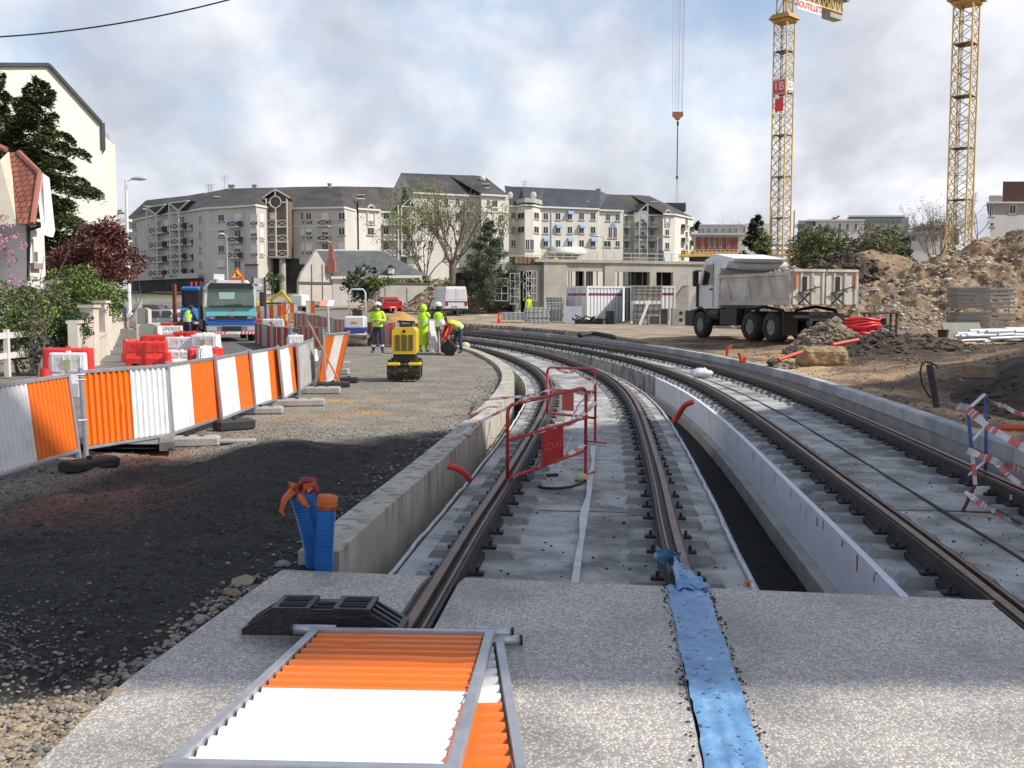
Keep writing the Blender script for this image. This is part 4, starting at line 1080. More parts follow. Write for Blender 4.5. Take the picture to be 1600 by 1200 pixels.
k0, zb_ = FY.on(1064, 401); k1, zt_ = FY.on(1160, 398.5); mb = MB(FY.M(0, 0, 0)); mb.box(k0, -1.5, zb_, k1, .2, zt_); mb.cur = 1; mb.box(k0 + 1, -1.4, 5.4, k1 - .5, 0, zb_ - .01)
tag(mb.build('loading_platform', [M_YELLOW, M_DARKIN], org=(FY.p0.x, FY.p0.y, 5)), 'yellow-edged platform deck on the concrete roof behind the tipper cab', 'platform')
for x0, x1, y0, y1, m, nm, lab in ((806, 846, 401, 411, mat('timber_brown', (.20, .12, .07), (.32, .20, .11), .9, 0, 3), 'timber_stack', 'brown timber formwork stack on the column hall roof'),
         (870, 879, 402, 410, mat('tank_yellow', (.55, .42, .04), None, .6), 'fuel_tank', 'small yellow tank on the concrete roof left of centre'),
         (1032, 1041, 391, 409, mat('tarp_navy', (.03, .05, .12), None, .7), 'folded_sheet', 'dark blue sheet hung on the roof guard rail')):
 k0, za = FC.on(x0, y1); k1, zc = FC.on(x1, y0); mb = MB(FC.M(0, 0, 0)); w = k1 - k0
 if nm == 'timber_stack':
  for j in range(4):
   for i in range(6): mb.box(k0 + i * w / 6 + .03, -1.6, za + j * (zc - za) / 4, k0 + (i + 1) * w / 6 - .03, -.3, za + (j + .8) * (zc - za) / 4)
 elif nm == 'fuel_tank':
  mb.smooth = True; mb.lathe([(.01, za + .0), (w*.5, za + .05), (w*.5, zc - .12), (w*.2, zc)], ((k0+k1)/2, -1, 0), 12)
 else: mb.ext([(k0, za), (k1, za), (k0 + w * .7, zc), (k0 + w*.1, zc)], -.35, -.2, 'y')
 tag(mb.build(nm, [m], org=tuple(FC.M(k0, za)[i][3] for i in range(3))), lab, nm.replace('_', ' '))
FR = Fac((1040, 89), (1100, 89)); mb = MB(FR.M(0, 0, 0)); on = FR.on; k = lambda x: on(x, 450)[0]; z = lambda y: on(1060, y)[1]
mb.ext([(k(1052), .4), (k(1076), .4), (k(1076), z(446)), (k(1070), z(446)), (k(1052), z(472))], -1.4, 0, 'y'); mb.cur = 1
for dy in (0, -5):
 mb.bar((k(1053), .03, z(456 + dy)), (k(1066), .03, z(436 + dy)), .06); mb.bar((k(1066), .03, z(436 + dy)), (k(1075), .03, z(435 + dy)), .06)
for x, y0, y1 in ((1066, 431, 446), (1074.5, 430, 446), (1055, 449, 466)): mb.cyl((k(x), .03, z(y1)), (k(x), .03, z(y0)), .04, n=5)
tag(mb.build('outdoor_stair', [M_CONC, M_LGREY], org=(FR.p0.x, FR.p0.y, .4)), 'concrete outdoor stair with steel handrail left of the tipper bonnet', 'stair')
M_FARW = mat('far_white_render', (.56, .54, .52), (.62, .60, .58), .9, 0, .3)
M_FARG = mat('far_grey_render', (.27, .26, .26), (.32, .31, .30), .9, 0, .3)
M_BRICK = mat('far_red_brick', (.26, .075, .05), (.32, .10, .07), .9, 0, .6)
def slab_building(name, label, Y, parts, windows, depth=12, base=3.0, group=None):
 xs = [p[0] for p in parts]; F = Fac((min(xs), Y), (max(p[1] for p in parts), Y))
 base = 0; root = thing(name, label, 'building', (F.p0.x, Y, base), 0, group); sk = (AX(min(xs), Y) if min(xs) > 800 else AX(max(p[1] for p in parts), Y)) / Y * 1.03
 for x0, x1, y0, y1, m, nm, out in parts:
  k0, zb = F.on(x0, y1); k1, zt = F.on(x1, y0); Mk = F.M(0, 0, 0); Mk[0][1], Mk[1][1] = -sk, -1.0; mb = MB(Mk); mb.box(k0, -depth, zb if y1 < 400 else base, k1, out, zt); mb.build(nm, [m], root, world=True)
 for x, y, w, h, out in windows: window(root, F, x, y, w, h, out=out)
 return root
slab_building('terraced_building', 'low white flats with red brick bays, left of the near crane', 158,
 [(1082, 1164, 366, 480, M_FARW, 'wall', 0), (1092, 1163, 349.5, 366, M_FARG, 'upper_floor', -1.5), (1087, 1153, 370.5, 392, M_BRICK, 'brick_front', .15), (1080, 1166, 364.5, 367, M_FARW, 'cornice', .5), (1163, 1204, 347, 480, M_FARW, 'wing', -3)],
 [(x, 360, 2.6, 9, -1.45) for x in (1095.5, 1102, 1112, 1123, 1135, 1145, 1154)] + [(x, 379, 3.2, 14, .2) for x in (1097, 1108, 1116, 1125, 1137)] + [(1198, 356, 5, 5, -3)], base=3)
slab_building('terraced_building', 'pale terraced flats with a grey side block, seen between the crane and the spoil heap', 175,
 [(1244, 1272, 344, 480, M_FARG, 'side_block', -.5), (1271, 1350, 345, 480, M_FARW, 'wall', 0), (1262, 1351, 343, 345.5, M_FARW, 'cornice', .4)],
 [(x, 354, 3.5, 9, 0) for x in (1281, 1293, 1312, 1324, 1337)], base=3)
slab_building('flat_roof_block', 'distant low grey block with a flat roof beyond the right-hand trees', 330, [(1321, 1420, 339.5, 460, M_FARG, 'wall', 0), (1326, 1414, 336.5, 339, M_LGREY, 'roof', .5)], [(x, 344, 6, 2.5, 0) for x in range(1328, 1416, 10)], base=4)
slab_building('low_house', 'small white house with several chimneys left of the far crane', 170, [(1421, 1478, 366, 470, M_FARW, 'wall', 0), (1419, 1480, 362, 366.5, M_FARG, 'roof', .6), (1440, 1443, 358.5, 363, M_FARW, 'chimney', -2), (1445.5, 1448, 359, 363, M_FARW, 'chimney', -2.5), (1465, 1468, 359.5, 363, M_FARW, 'chimney', -2)], [(1428, 371, 4, 5, 0), (1449, 371, 3, 6, 0), (1462, 371, 4, 5, 0)], base=3)
slab_building('site_cabin', 'small white cabin at the foot of the far crane', 118, [(1484, 1499, 357, 380, M_FARW, 'wall', 0)], [], depth=3, base=4)
M_MAROON = mat('maroon_cladding', (.065, .020, .018), (.08, .026, .022), .7, 0, 30)
M_PINKG = mat('pinkish_render', (.30, .265, .25), (.35, .31, .295), .9, 0, .4)
slab_building('modern_building', 'modern flats with a dark maroon box on top, at the right edge behind the rubble', 112,
 [(1543, 1680, 317.5, 480, M_PINKG, 'wall', 0), (1566, 1680, 281.5, 315.5, M_MAROON, 'attic', -1.2), (1541, 1680, 315.5, 318, M_FARW, 'cornice', .3), (1545, 1566, 305, 315.5, M_FARG, 'parapet', -.3), (1543, 1680, 336, 480, M_FARW, 'lower_wall', .12), (1549, 1550.6, 318, 336, M_LGREY, 'downpipe', .15)],
 [(1549, 329, 5.5, 17, 0), (1582, 327, 10, 13, 0), (1549, 351, 5.5, 6, .12)], depth=14, base=3)
M_WHITEWALL = mat('white_render', (.66, .65, .56), (.72, .71, .62), .9, 0, .15)
FT = Fac((-60, 69), (162, 80)); on = FT.on
tb = thing('apartment_building', 'tall blank cream gable end of flats behind the dark cedar', 'building', (FT.p0.x, 76, 0))
pg = [on(-60, 481), on(-60, 140), on(0, 104), on(77, 104), on(158.5, 194), on(161, 481)]
M4 = FT.M(0, 0, 0); M4[0][1], M4[1][1] = .50, -1.0; mb = MB(M4)
mb.ext(pg, -14, 0, 'y'); mb.build('wall', [M_WHITEWALL], tb, world=True)
mb = MB(M4)
for a, c in ((1, 2), (2, 3), (3, 4)): mb.bar((pg[a][0], -7, pg[a][1] + .08), (pg[c][0], -7, pg[c][1] + .08), .25, 14.6, up=(0, 1, 0))
a = on(158.5, 194); c = on(158.5, 233); mb.box(a[0] - .05, -14, c[1], a[0] + .32, .2, a[1] + .1)
mb.build('roof', [M_SLATE], tb, world=True)
F2 = Fac((159, 84), (183, 91)); M5 = F2.M(0, 0, 0); M5[0][1], M5[1][1] = .42, -1.0; mb = MB(M5); z0, z1 = F2.on(170, 480)[1], F2.on(170, 219)[1]; k1 = F2.on(182, 300)[0]; mb.box(0, -9, 0, k1, 0, z1)
mb.build('balcony_tower', [M_WHITEWALL], tb, world=True)
mb = MB(F2.M(0, 0, 0)); zr = F2.on(170, 209)[1]
for f in (1, .66, .33): mb.bar((0, -.1, z1 + (zr - z1) * f), (k1 * .75, -.1, z1 + (zr - z1) * f), .06)
for i in range(9): mb.cyl((k1 * .75 * i / 8, -.1, z1), (k1 * .75 * i / 8, -.1, zr), .03, n=4)
mb.build('railing', [M_LGREY], tb, world=True)
F3 = Fac((183, 92), (197, 92)); mb = MB(F3.M(0, 0, 0));
for y in (342, 358, 374):
 z = F3.on(190, y)[1]; kk = F3.on(197, y)[0]; mb.box(-.3, -1.5, z - .15, kk, 0, z + .05)
 for q in (.3, .6, .95): mb.bar((0, 0, z + q), (kk, 0, z + q), .05)
mb.build('balcony', [M_TRIM], tb, world=True)
M_TILE = bpy.data.materials.new('red_clay_tiles'); M_TILE.use_nodes = True
def tile_nodes():
 N, L = M_TILE.node_tree.nodes, M_TILE.node_tree.links; b = N['Principled BSDF']; b.inputs['Roughness'].default_value = .85
 t = N.new('ShaderNodeTexCoord'); br = N.new('ShaderNodeTexBrick'); L.new(t.outputs['UV'], br.inputs[0])
 br.inputs['Color1'].default_value = (.36, .115, .065, 1); br.inputs['Color2'].default_value = (.25, .085, .05, 1); br.inputs['Mortar'].default_value = (.06, .03, .025, 1)
 br.inputs['Scale'].default_value = 1; br.inputs['Brick Width'].default_value = .24; br.inputs['Row Height'].default_value = .26; br.inputs['Mortar Size'].default_value = .018
 L.new(br.outputs[0], b.inputs['Base Color']); bp = N.new('ShaderNodeBump'); bp.inputs['Distance'].default_value = .02; bp.inputs['Strength'].default_value = .9; bp.invert = True; L.new(br.outputs['Fac'], bp.inputs['Height']); L.new(bp.outputs[0], b.inputs['Normal'])
tile_nodes()
th = thing('tiled_house', 'white house with a steep red clay tile hip roof behind the pink blossom', 'house', (AX(40, 33), 33, 0))
q = [A(12, 238, 34.2), A(29, 238, 34.2), A(62, 270, 33.2), A(50, 350, 31.6), A(28, 350, 31.6)]
me = bpy.data.meshes.new('roof'); base = Vector(th.location)
back = [p + (p - Vector((0, 0, EYE))).normalized() * 2.6 for p in q]
me.from_pydata([tuple(p - base) for p in q + back], [], [(0, 4, 3, 2, 1), (5, 6, 7, 8, 9), (0, 1, 6, 5), (1, 2, 7, 6), (2, 3, 8, 7), (3, 4, 9, 8), (4, 0, 5, 9)])
uv = me.uv_layers.new(name='uv'); o0 = q[4]; ux = (q[3] - q[4]).normalized(); vx = (q[0] - q[4]); vx = (vx - ux * vx.dot(ux)).normalized()
for li, lo in enumerate(me.loops):
 p = me.vertices[lo.vertex_index].co + base - o0; uv.data[li].uv = (p.dot(ux), p.dot(vx))
me.materials.append(M_TILE); ro = bpy.data.objects.new('roof', me); COL.objects.link(ro); ro.parent = th
mb = MB(); s = [A(62, 270, 33.2), A(72, 277, 33.6), A(81, 360, 32.4), A(78, 370, 32.2), A(66, 366, 32), A(58, 300, 32.9)]
mb.add(s + [p + Vector((.05, .12, 0)) for p in s], [(0, 1, 2, 3, 4, 5), (11, 10, 9, 8, 7, 6)] + [(i, (i+1) % 6, 6 + (i+1) % 6, 6 + i) for i in range(6)])
mb.build('verge_board', [M_TRIM], th, world=True)
mb = MB(); s = [A(-30, 262, 33), A(0, 250, 33.2), A(12, 238, 34), A(27, 350, 31.7), A(-30, 352, 31.7)]
mb.add(s + [p + Vector((0, .1, .03)) for p in s], [(0, 1, 2, 3, 4), (9, 8, 7, 6, 5)] + [(i, (i+1) % 5, 5 + (i+1) % 5, 5 + i) for i in range(5)])
mb.build('eaves_soffit', [mat('soffit_beige', (.50, .44, .34), (.56, .50, .40), .8, 0, 2)], th, world=True)
mb = MB()
for a, c in ((q[1], q[2]), (q[2], q[3])): mb.tube([a, a.lerp(c, .5), c], .09, 6)
mb.tube([A(-20, 221, 34.2), A(10, 234, 34.1)], .1, 6); mb.build('ridge_tiles', [mat('ridge_clay', (.30, .11, .08), (.38, .15, .1), .85, 0, 12)], th, world=True)
FHs = Fac((-40, 30.6), (66, 33.6)); mb = MB(FHs.M(0, 0, 0)); kk = lambda x: FHs.on(x, 400)[0]; zz = lambda y: FHs.on(50, y)[1]
mb.box(kk(35), -6, 0, kk(64), .15, zz(342)); mb.ext([(kk(54), zz(342)), (kk(68), zz(342)), (kk(66), zz(285)), (kk(58), zz(285))], -.8, -.25, 'y'); mb.cur = 1; mb.box(kk(-40), -6, 0, kk(35) - .002, -.9, zz(350)); mb.cur = 0; mb.box(kk(60), -1, 0, kk(72), .6, zz(437))
mb.build('wall', [mat('bright_render', (.70, .69, .66), (.60, .59, .58), .9, 0, 1.5), M_PLAST], th, world=True)  # left part of the white wall: its shade put into a darker plaster colour
mb = MB(FHs.M(0, 0, 0)); mb.bar((kk(5), .5, zz(352)), (kk(52), .45, zz(351)), .12); mb.cyl((kk(36), .25, zz(355)), (kk(34), .2, zz(440)), .05, n=6); mb.bar((kk(52), .4, zz(352)), (kk(36), .2, zz(362)), .08); mb.build('gutter', [M_BLACK], th, world=True)
window(th, FHs, 47, 392, 6, 34, 'h', out=.15)
bw = [(112, 24.8), (139, 27.5), (158, 33), (168, 40), (177, 52), (188, 72)]
wp = [Vector((AX(a, b_), b_)) for a, b_ in bw]
wl = thing('boundary_wall', 'cream garden wall with tall pillars along the left pavement', 'wall', (wp[0].x, wp[0].y, 0))
M_CWALL = mat('cream_wall', (.62, .58, .50), (.55, .47, .38), .9, 0, 1.2, .2, 8)
for i in range(len(wp) - 1):
 a, c = wp[i], wp[i+1]; hh = (1.25, .75, .9, 1.2, 1.3)[i]
 d = (c - a).normalized(); mb = MB(); mb.bar((a.x, a.y, hh/2), (c.x, c.y, hh/2), .22, hh); mb.bar((a.x, a.y, hh + .03), (c.x, c.y, hh + .03), .30, .07); mb.build('wall_panel', [M_CWALL], wl, world=True)
 L_ = (c - a).length; n = max(1, round(L_ / 4.5))
 for j in range(n):
  p = a.lerp(c, (j if i else j) / n); hp = 1.62 if i < 2 else 1.75
  if i == 0 and j == 0: continue
  mb = MB(); mb.bar((p.x, p.y, 0), (p.x, p.y, hp), .36, .36, up=(0, 1, 0)); mb.bar((p.x, p.y, hp), (p.x, p.y, hp + .08), .46, .46, up=(0, 1, 0)); mb.build('pillar', [M_CWALL], wl, world=True)
fn = thing('ranch_fence', 'white two-rail garden fence standing in the hedge at the left edge', 'fence', (AX(8, 23.5), 23.5, 0)); mb = MB()
fp = [(-70, 21.5), (8, 24.2), (50, 25.5), (97, 26.5)]; fpp = [Vector((AX(a, b_), b_, 0)) for a, b_ in fp]
for p in fpp:
 m1 = MB(); m1.bar(p, p + Vector((0, 0, 1.12)), .11, .11, up=(0, 1, 0)); m1.build('post', [M_TRIM], fn, world=True)
for z in (.98, .5):
 m1 = MB()
 for a, c in zip(fpp[:-1], fpp[1:]): m1.bar(a + Vector((0, -.06, z)), c + Vector((0, -.06, z)), .05, .14)
 m1.build('rail', [M_TRIM], fn, world=True)
M_ASPH = mat('street_asphalt', (.085, .083, .080), (.14, .135, .13), .85, 0, .8, .3, 60)
M_ASPH2 = mat('pavement_asphalt', (.13, .125, .12), (.19, .185, .17), .9, 0, 1.2, .3, 50)
def sheet(name, pts, z, m, label=None, drape=True, thick=0):
 mb = MB(); n = 14
 Lh, Rh = pts
 for i in range(len(Lh) - 1):
  for s_ in range(n):
   for u in range(6):
    def P(t, w):
     a = Lh[i][0] + (Lh[i+1][0] - Lh[i][0]) * t, Lh[i][1] + (Lh[i+1][1] - Lh[i][1]) * t
     b2 = Rh[i][0] + (Rh[i+1][0] - Rh[i][0]) * t, Rh[i][1] + (Rh[i+1][1] - Rh[i][1]) * t
     x, y = a[0] + (b2[0] - a[0]) * w, a[1] + (b2[1] - a[1]) * w
     return (x, y, (gz(x, y) if y > 66 else 0) + z)
    t0, t1, w0, w1 = s_/n, (s_+1)/n, u/6, (u+1)/6
    mb.quad(P(t0, w0), P(t0, w1), P(t1, w1), P(t1, w0))
 if thick:
  for i in range(len(Rh) - 1):
   mb.bar((Rh[i][0], Rh[i][1], z - .03), (Rh[i+1][0], Rh[i+1][1], z - .03), .16, .1)
 o = struct(mb.build(name, [m])); return o
vdir = Vector((-.36, 1.0))
def wx(y): # x of the boundary wall line
 return np.interp(y, [10, 24.8] + [p.y for p in wp[1:]] + [140], [-5.6, wp[0].x] + [p.x for p in wp[1:]] + [wp[-1].x - 25])
ysr = [12, 20, 30, 45, 70, 100, 150]
sheet('pavement', ([(wx(y) - .3, y) for y in ysr], [(wx(y) + 2.2 + (y - 12) * .01, y) for y in ysr]), .07, M_ASPH2, thick=1)
sheet('road', ([(wx(y) + 2.3 + (y - 12) * .01, y) for y in ysr], [(float(np.interp(y, [12, 20, 30, 45, 70, 150], [-5.0, -4.5, -5.6, -9.2, -16, -38])), y) for y in ysr]), .018, M_ASPH)
def lattice(mb, z0, z1, a, ph, t=.14, d=.07, faces=(0, 1, 2, 3)):
 h = a / 2; c = [(-h, -h), (h, -h), (h, h), (-h, h)]
 mb.cur = 0
 for x, y in c: mb.bar((x, y, z0), (x, y, z1), t, t, up=(0, 1, 0))
 n = round((z1 - z0) / ph); mb.cur = 1
 for i in range(n):
  za, zb = z0 + (z1 - z0) * i / n, z0 + (z1 - z0) * (i + 1) / n
  for f in faces:
   p, q_ = c[f], c[(f + 1) % 4]
   mb.bar((*p, za), (*q_, zb), d, d); mb.bar((*q_, za), (*p, zb), d, d)
   if i % 2 == 0: mb.bar((*p, za), (*q_, za), d, d)
M_DKSTEEL = mat('dark_steel', (.06, .055, .06), (.10, .09, .09), .6, .3, 3)
M_BRACE = mat('brace_worn_yellow', (.38, .24, .07), (.48, .31, .10), .6, 0, 2)
def crane(label, px, Y, ztop, a, zbase, rz, ladder):
 t = thing('tower_crane', label, 'crane', (AX(px, Y), Y, zbase), rz, 'tower cranes above the site'); H = ztop - zbase
 mb = MB(); lattice(mb, 0, H, a, 1.38, .15, .06); mb.build('mast', [M_YELLOW, M_BRACE], t)
 mb = MB(); h = a / 2
 for s_ in (-.2, .2): mb.bar((h * .3 + s_, h * .5, 0), (h * .3 + s_, h * .5, H), .05)
 z = .3
 while z < H: mb.bar((h*.3 - .2, h*.5, z), (h*.3 + .2, h*.5, z), .03); z += .33
 z = 5.4
 while z < H: mb.box(-h, -h, z, h, h, z + .06); z += 5.5
 mb.build('ladder', [M_DKSTEEL], t)
 mb = MB(); mb.box(-a*.6, -a*.6, H, a*.6, a*.6, H + .35); mb.add([(-a*.8, -a*.8, H + .4), (a*.8, -a*.8, H + .4), (a*.8, a*.8, H + .4), (-a*.8, a*.8, H + .4), (-a*.6, -a*.6, H + 1.1), (a*.6, -a*.6, H + 1.1), (a*.6, a*.6, H + 1.1), (-a*.6, a*.6, H + 1.1)], [(0,3,2,1),(4,5,6,7),(0,1,5,4),(1,2,6,5),(2,3,7,6),(3,0,4,7)])
 mb.build('slewing_ring', [M_YDIM], t); return t, H
zt1 = A(1220, 36, 140).z
c1, H1 = crane('yellow tower crane with a red sign on its mast, nearest the tipper truck', 1217, 140, zt1, 1.95, 2.4, R(45), 1)
cdir = Vector((.765, .64, 0)).normalized()
ang = math.atan2(cdir.y, cdir.x) - R(45)
Mj = Matrix.Rotation(ang, 4, 'Z')
mb = MB(Mj)
for x in (-.75, .75):
 for y in (-.75, .75): mb.bar((x, y, H1 + 1.1), (x * .9, y * .9, H1 + 6), .16)
mb.bar((-.7, -.7, H1 + 1.2), (.7, -.7, H1 + 3.4), .1); mb.bar((.7, -.7, H1 + 1.2), (-.7, -.7, H1 + 3.4), .1); mb.bar((-.7, .7, H1 + 1.2), (-.7, -.7, H1 + 3.4), .1); mb.build('tower_head', [M_YDIM], c1)
zc = H1 + 3.3
mb = MB(Mj)
for y in (-.8, .8):
 for z in (zc, zc + 1.6): mb.bar((.5, y, z), (12.6, y, z), .16)
 for i in range(10): mb.bar((.6 + i * 1.2, y, zc), (1.2 + i * 1.2, y, zc + 1.6), .1); mb.bar((1.2 + i * 1.2, y, zc + 1.6), (1.8 + i * 1.2, y, zc), .1)
mb.cur = 1; mb.box(.5, -1.25, zc + 1.7, 13.4, 1.25, zc + 1.82); mb.cur = 2; mb.box(9.6, -.7, zc - .9, 12.6, .7, zc + 1.5)
mb.build('counter_jib', [M_YELLOW, mat('deck_green', (.10, .20, .17), None, .7), M_SITEC], c1)
mb = MB(Mj)
for y in (-1.2, 1.2):
 for z in (.6, 1.1): mb.bar((3, y, zc + 1.8 + z), (13.3, y, zc + 1.8 + z), .04)
 for i in range(9): mb.bar((3 + i * 1.28, y, zc + 1.8), (3 + i * 1.28, y, zc + 2.9), .04)
mb.box(9.8, -.6, zc + 1.85, 11.2, .6, zc + 2.8); mb.build('deck_railing', [M_LGREY], c1)
mb = MB(Mj); mb.box(1.2, -1.02, zc - 1.35, 6.8, -.98, zc - .05); bn = mb.build('banner', [M_WHITE], c1)
lettering('lettering', 'BOUTILLET', 1.15, M_RWR, Mj @ Matrix.Translation((4.0, -1.05, zc - .7)) @ Matrix.Rotation(R(90), 4, 'X'), bn, .01, .01)
mb = MB(Mj)
for y in (-.65, .65): mb.bar((-.5, y, zc), (-38, y, zc), .16)
mb.bar((-.5, 0, zc + 1.7), (-38, 0, zc + 1.7), .18)
for i in range(31):
 for y in (-.65, .65): mb.bar((-.5 - i * 1.2, y, zc), (-1.1 - i * 1.2, 0, zc + 1.7), .07); mb.bar((-1.1 - i * 1.2, 0, zc + 1.7), (-1.7 - i * 1.2, y, zc), .07)
mb.build('jib', [M_YELLOW], c1)
h = 1.95 / 2; zs_ = A(1212, 147, 139).z - 2.4; ze_ = A(1212, 122, 139).z - 2.4
mb = MB(); mb.box(-h - .12, -h - .05, zs_, -h - .06, h + .05, ze_); sb = mb.build('sign_board', [M_LGREY], c1)
mb = MB(); mb.box(-h - .15, -h + .12, zs_ + .15, -h - .125, h - .1, ze_ - .25); mb.build('sign_face', [M_RWR], sb)
lettering('lettering', '1B', 1.5, M_TAPEW, Matrix.Translation((-h - .16, 0, (zs_ + ze_) / 2)) @ Matrix.Rotation(R(-90), 4, 'Z') @ Matrix.Rotation(R(90), 4, 'X') , sb, .005, .02)
mb = MB(); mb.box(-h + .2, -h - .12, zs_ + .55, h - .25, -h - .06, ze_ - .35); s2 = mb.build('sign_board', [M_WHITE], c1)
lettering('lettering', 'G1', 1.0, M_DKSTEEL, Matrix.Translation((0, -h - .14, (zs_ + ze_) / 2 + .1)) @ Matrix.Rotation(R(90), 4, 'X'), s2, .005)
mb = MB(); mb.box(-h - .11, -h + .3, zs_ - 2.2, -h - .07, h - .4, zs_ - .5); mb.build('sign_board', [M_RWR], c1)
zz1 = lambda y: A(1220, y, 140).z - 2.4
mb = MB(Matrix.Rotation(R(-45), 4, 'Z')); mb.box(-3.4, -1.2, zz1(384), 3.4, 1.2, zz1(382.3)); mb.cur = 1
for s_ in (-1, 1): mb.bar((s_ * 1.5, -1.2, zz1(400)), (s_ * 1.5, -1.2, zz1(330)), .14)
mb.build('service_platform', [M_LGREY, M_BRACE], c1)
mb = MB(Matrix.Rotation(R(-45), 4, 'Z')); zb_, zt_ = zz1(407), zz1(391)
mb.box(-2.3, -2.2, zb_ - .1, 3.3, .6, zb_ + .05)
for y in (-2.2, .6):
 for x in [-2.3 + i * .7 for i in range(9)]: mb.bar((x, y, zb_), (x, y, zt_), .12)
 for z in (zt_, (zt_ + zb_)/2): mb.bar((-2.3, y, z), (3.3, y, z), .10)
mb.build('yellow_platform', [M_YELLOW], c1)
Yk = 125.5; hb = A(1059, 181, Yk)
hk = thing('crane_hook', 'rusty hook block hanging on thin cables with a long sling below', 'crane hook', hb, 0)
mb = MB(); mb.smooth = False; w = .62
mb.ext([(-w, .45), (w, .45), (w, -.05), (w*.6, -.2), (w*.35, -.45), (-w*.35, -.45), (-w*.6, -.2), (-w, -.05)], -.25, .25, 'y'); mb.build('block', [mat('rusty_orange', (.38, .15, .05), (.30, .12, .05), .7, 0, 4)], hk)
mb = MB(); zj = 2.4 + zc - hb.z
for x in (-.62, -.3, -.02, .12, .42, .55): mb.cyl((x, 0, .4), (x * 1.25, 0, zj), .014, n=4)
mb.build('cable', [M_DKSTEEL], hk)
mb = MB(); zl_ = A(1059, 277, Yk).z - hb.z; mb.cyl((0, 0, -.4), (0, 0, zl_), .07, n=6); mb.ball((.02, 0, -.9), (.14, .14, .35)); mb.ball((0, 0, zl_), (.16, .16, .25)); mb.build('sling', [M_DKSTEEL], hk)
mb = MB(); zq = A(1059, 330, Yk).z - hb.z
for x in (-.22, .05, .25): mb.cyl((x * .2, 0, zl_), (x, 0, zq), .012, n=4)
mb.build('chain', [M_DKSTEEL], hk)
zt2_ = A(1504, 8, 112).z
c2, H2 = crane('yellow tower crane rising behind the rubble heap at the far right', 1495, 112, zt2_, 2.0, 2.0, R(47), 1)
mb = MB(Matrix.Rotation(R(-30), 4, 'Z'))
for x in (-.75, .75):
 for y in (-.75, .75): mb.bar((x, y, H2 + 1.1), (x * .9, y * .9, H2 + 6), .16)
mb.bar((-12, 0, H2 + 5.8), (12, 0, H2 + 5.8), .9, .9); mb.build('jib', [M_YELLOW], c2)
mb = MB(); pts_ = []
for i in range(41):
 t_ = i / 40; px = -120 + t_ * 620; py = 57 - 57 * ((max(px, -60)) / 350) ** 1.25 if px > 0 else 57
 py = 57.5 - .06 * px - .000285 * px * px
 pts_.append(A(px, py, 16))
mb.tube(pts_, .012, 4)
tag(mb.build('overhead_wire', [M_BLACK], org=tuple(pts_[0])), 'thin black overhead wire crossing the sky at top left', 'wire')
def lamp(label, px, pyb, pyt, Y, arm, d=1, two=False, r=.07):
 b0 = A(px, pyb, Y); b0.z = gz(b0.x, b0.y); H = A(px, pyt, Y).z - b0.z
 t = thing('street_lamp', label, 'street lamp', b0, 0, 'street lamps')
 mb = MB(); mb.cyl((0, 0, 0), (0, 0, H), r * 1.3, r * .7, n=8); mb.cyl((0, 0, 0), (0, 0, 1.2), r * 1.9, r*1.9, n=8); mb.bar((0, 0, H - .1), (arm * .6 * d, 0, H + .05), .07); mb.build('pole', [M_WHITE if r > .08 else M_LGREY], t)
 mb = MB(); mb.smooth = True; mb.ball((arm * d, 0, H + .08), (abs(arm) * .62, .2, .13), 12, 8); mb.build('lamp_head', [M_LGREY], t)
 return t
lamp('tall white street lamp beside the dark red tree', 203, 505, 281, 66, .85, 1, r=.11)
lamp('slim street lamp rising behind the blue service truck', 356, 450, 367, 95, -.5, r=.05)
lamp('slim street lamp in front of the hotel, left of the two', 943, 411, 370, 120, -1.0, r=.07)
lamp('slim street lamp in front of the hotel, right of the two', 1027, 411, 370, 120, 1.0, r=.07)
# ================================================================== VEGETATION
def leaf_mat(name, a, b2, c=None, scale=.9, rough=.7):
 m = mat(name, a, b2, rough, 0, scale, c3=c, detail=3, ramp=(.38, .62)); return m
def leaves(name, mats, P, size, parent, rs, aspect=1.6, flat=0.0, droop=0.0):
 n = len(P); rng = rs
 nrm = rng.normal(size=(n, 3)); nrm[:, 2] = np.abs(nrm[:, 2]) + flat * 3; nrm /= np.linalg.norm(nrm, axis=1)[:, None]
 t = rng.normal(size=(n, 3)); t[:, 2] -= droop; t -= (t * nrm).sum(1)[:, None] * nrm; t /= np.linalg.norm(t, axis=1)[:, None] + 1e-9
 bb = np.cross(nrm, t); s = size * rng.uniform(.6, 1.4, n)[:, None]
 v = np.stack([P - t * s * aspect, P - bb * s * .55, P + t * s * aspect, P + bb * s * .55], 1).reshape(-1, 3)
 me = bpy.data.meshes.new(name); me.vertices.add(4 * n); me.vertices.foreach_set('co', v.ravel().astype(np.float32))
 me.loops.add(4 * n); me.loops.foreach_set('vertex_index', np.arange(4 * n))
 me.polygons.add(n); me.polygons.foreach_set('loop_start', np.arange(0, 4 * n, 4)); me.polygons.foreach_set('loop_total', np.full(n, 4))
 for m in mats: me.materials.append(m)
 me.polygons.foreach_set('material_index', rng.integers(0, len(mats), n))
 me.update(); o = bpy.data.objects.new(name, me); COL.objects.link(o)
 if parent is not None: o.parent = parent
 return o
def blob_points(rs, blobs, dens, shell=.55):
 out = []
 for (x, y, z, rx, ry, rz) in blobs:
  n = max(12, int(dens * (rx * ry + ry * rz + rx * rz)))
  d = rs.normal(size=(n, 3)); d /= np.linalg.norm(d, axis=1)[:, None]
  rad = (shell + (1 - shell) * rs.random(n) ** .6)[:, None]
  out.append(d * rad * np.array([rx, ry, rz]) + np.array([x, y, z]))
 return np.concatenate(out)
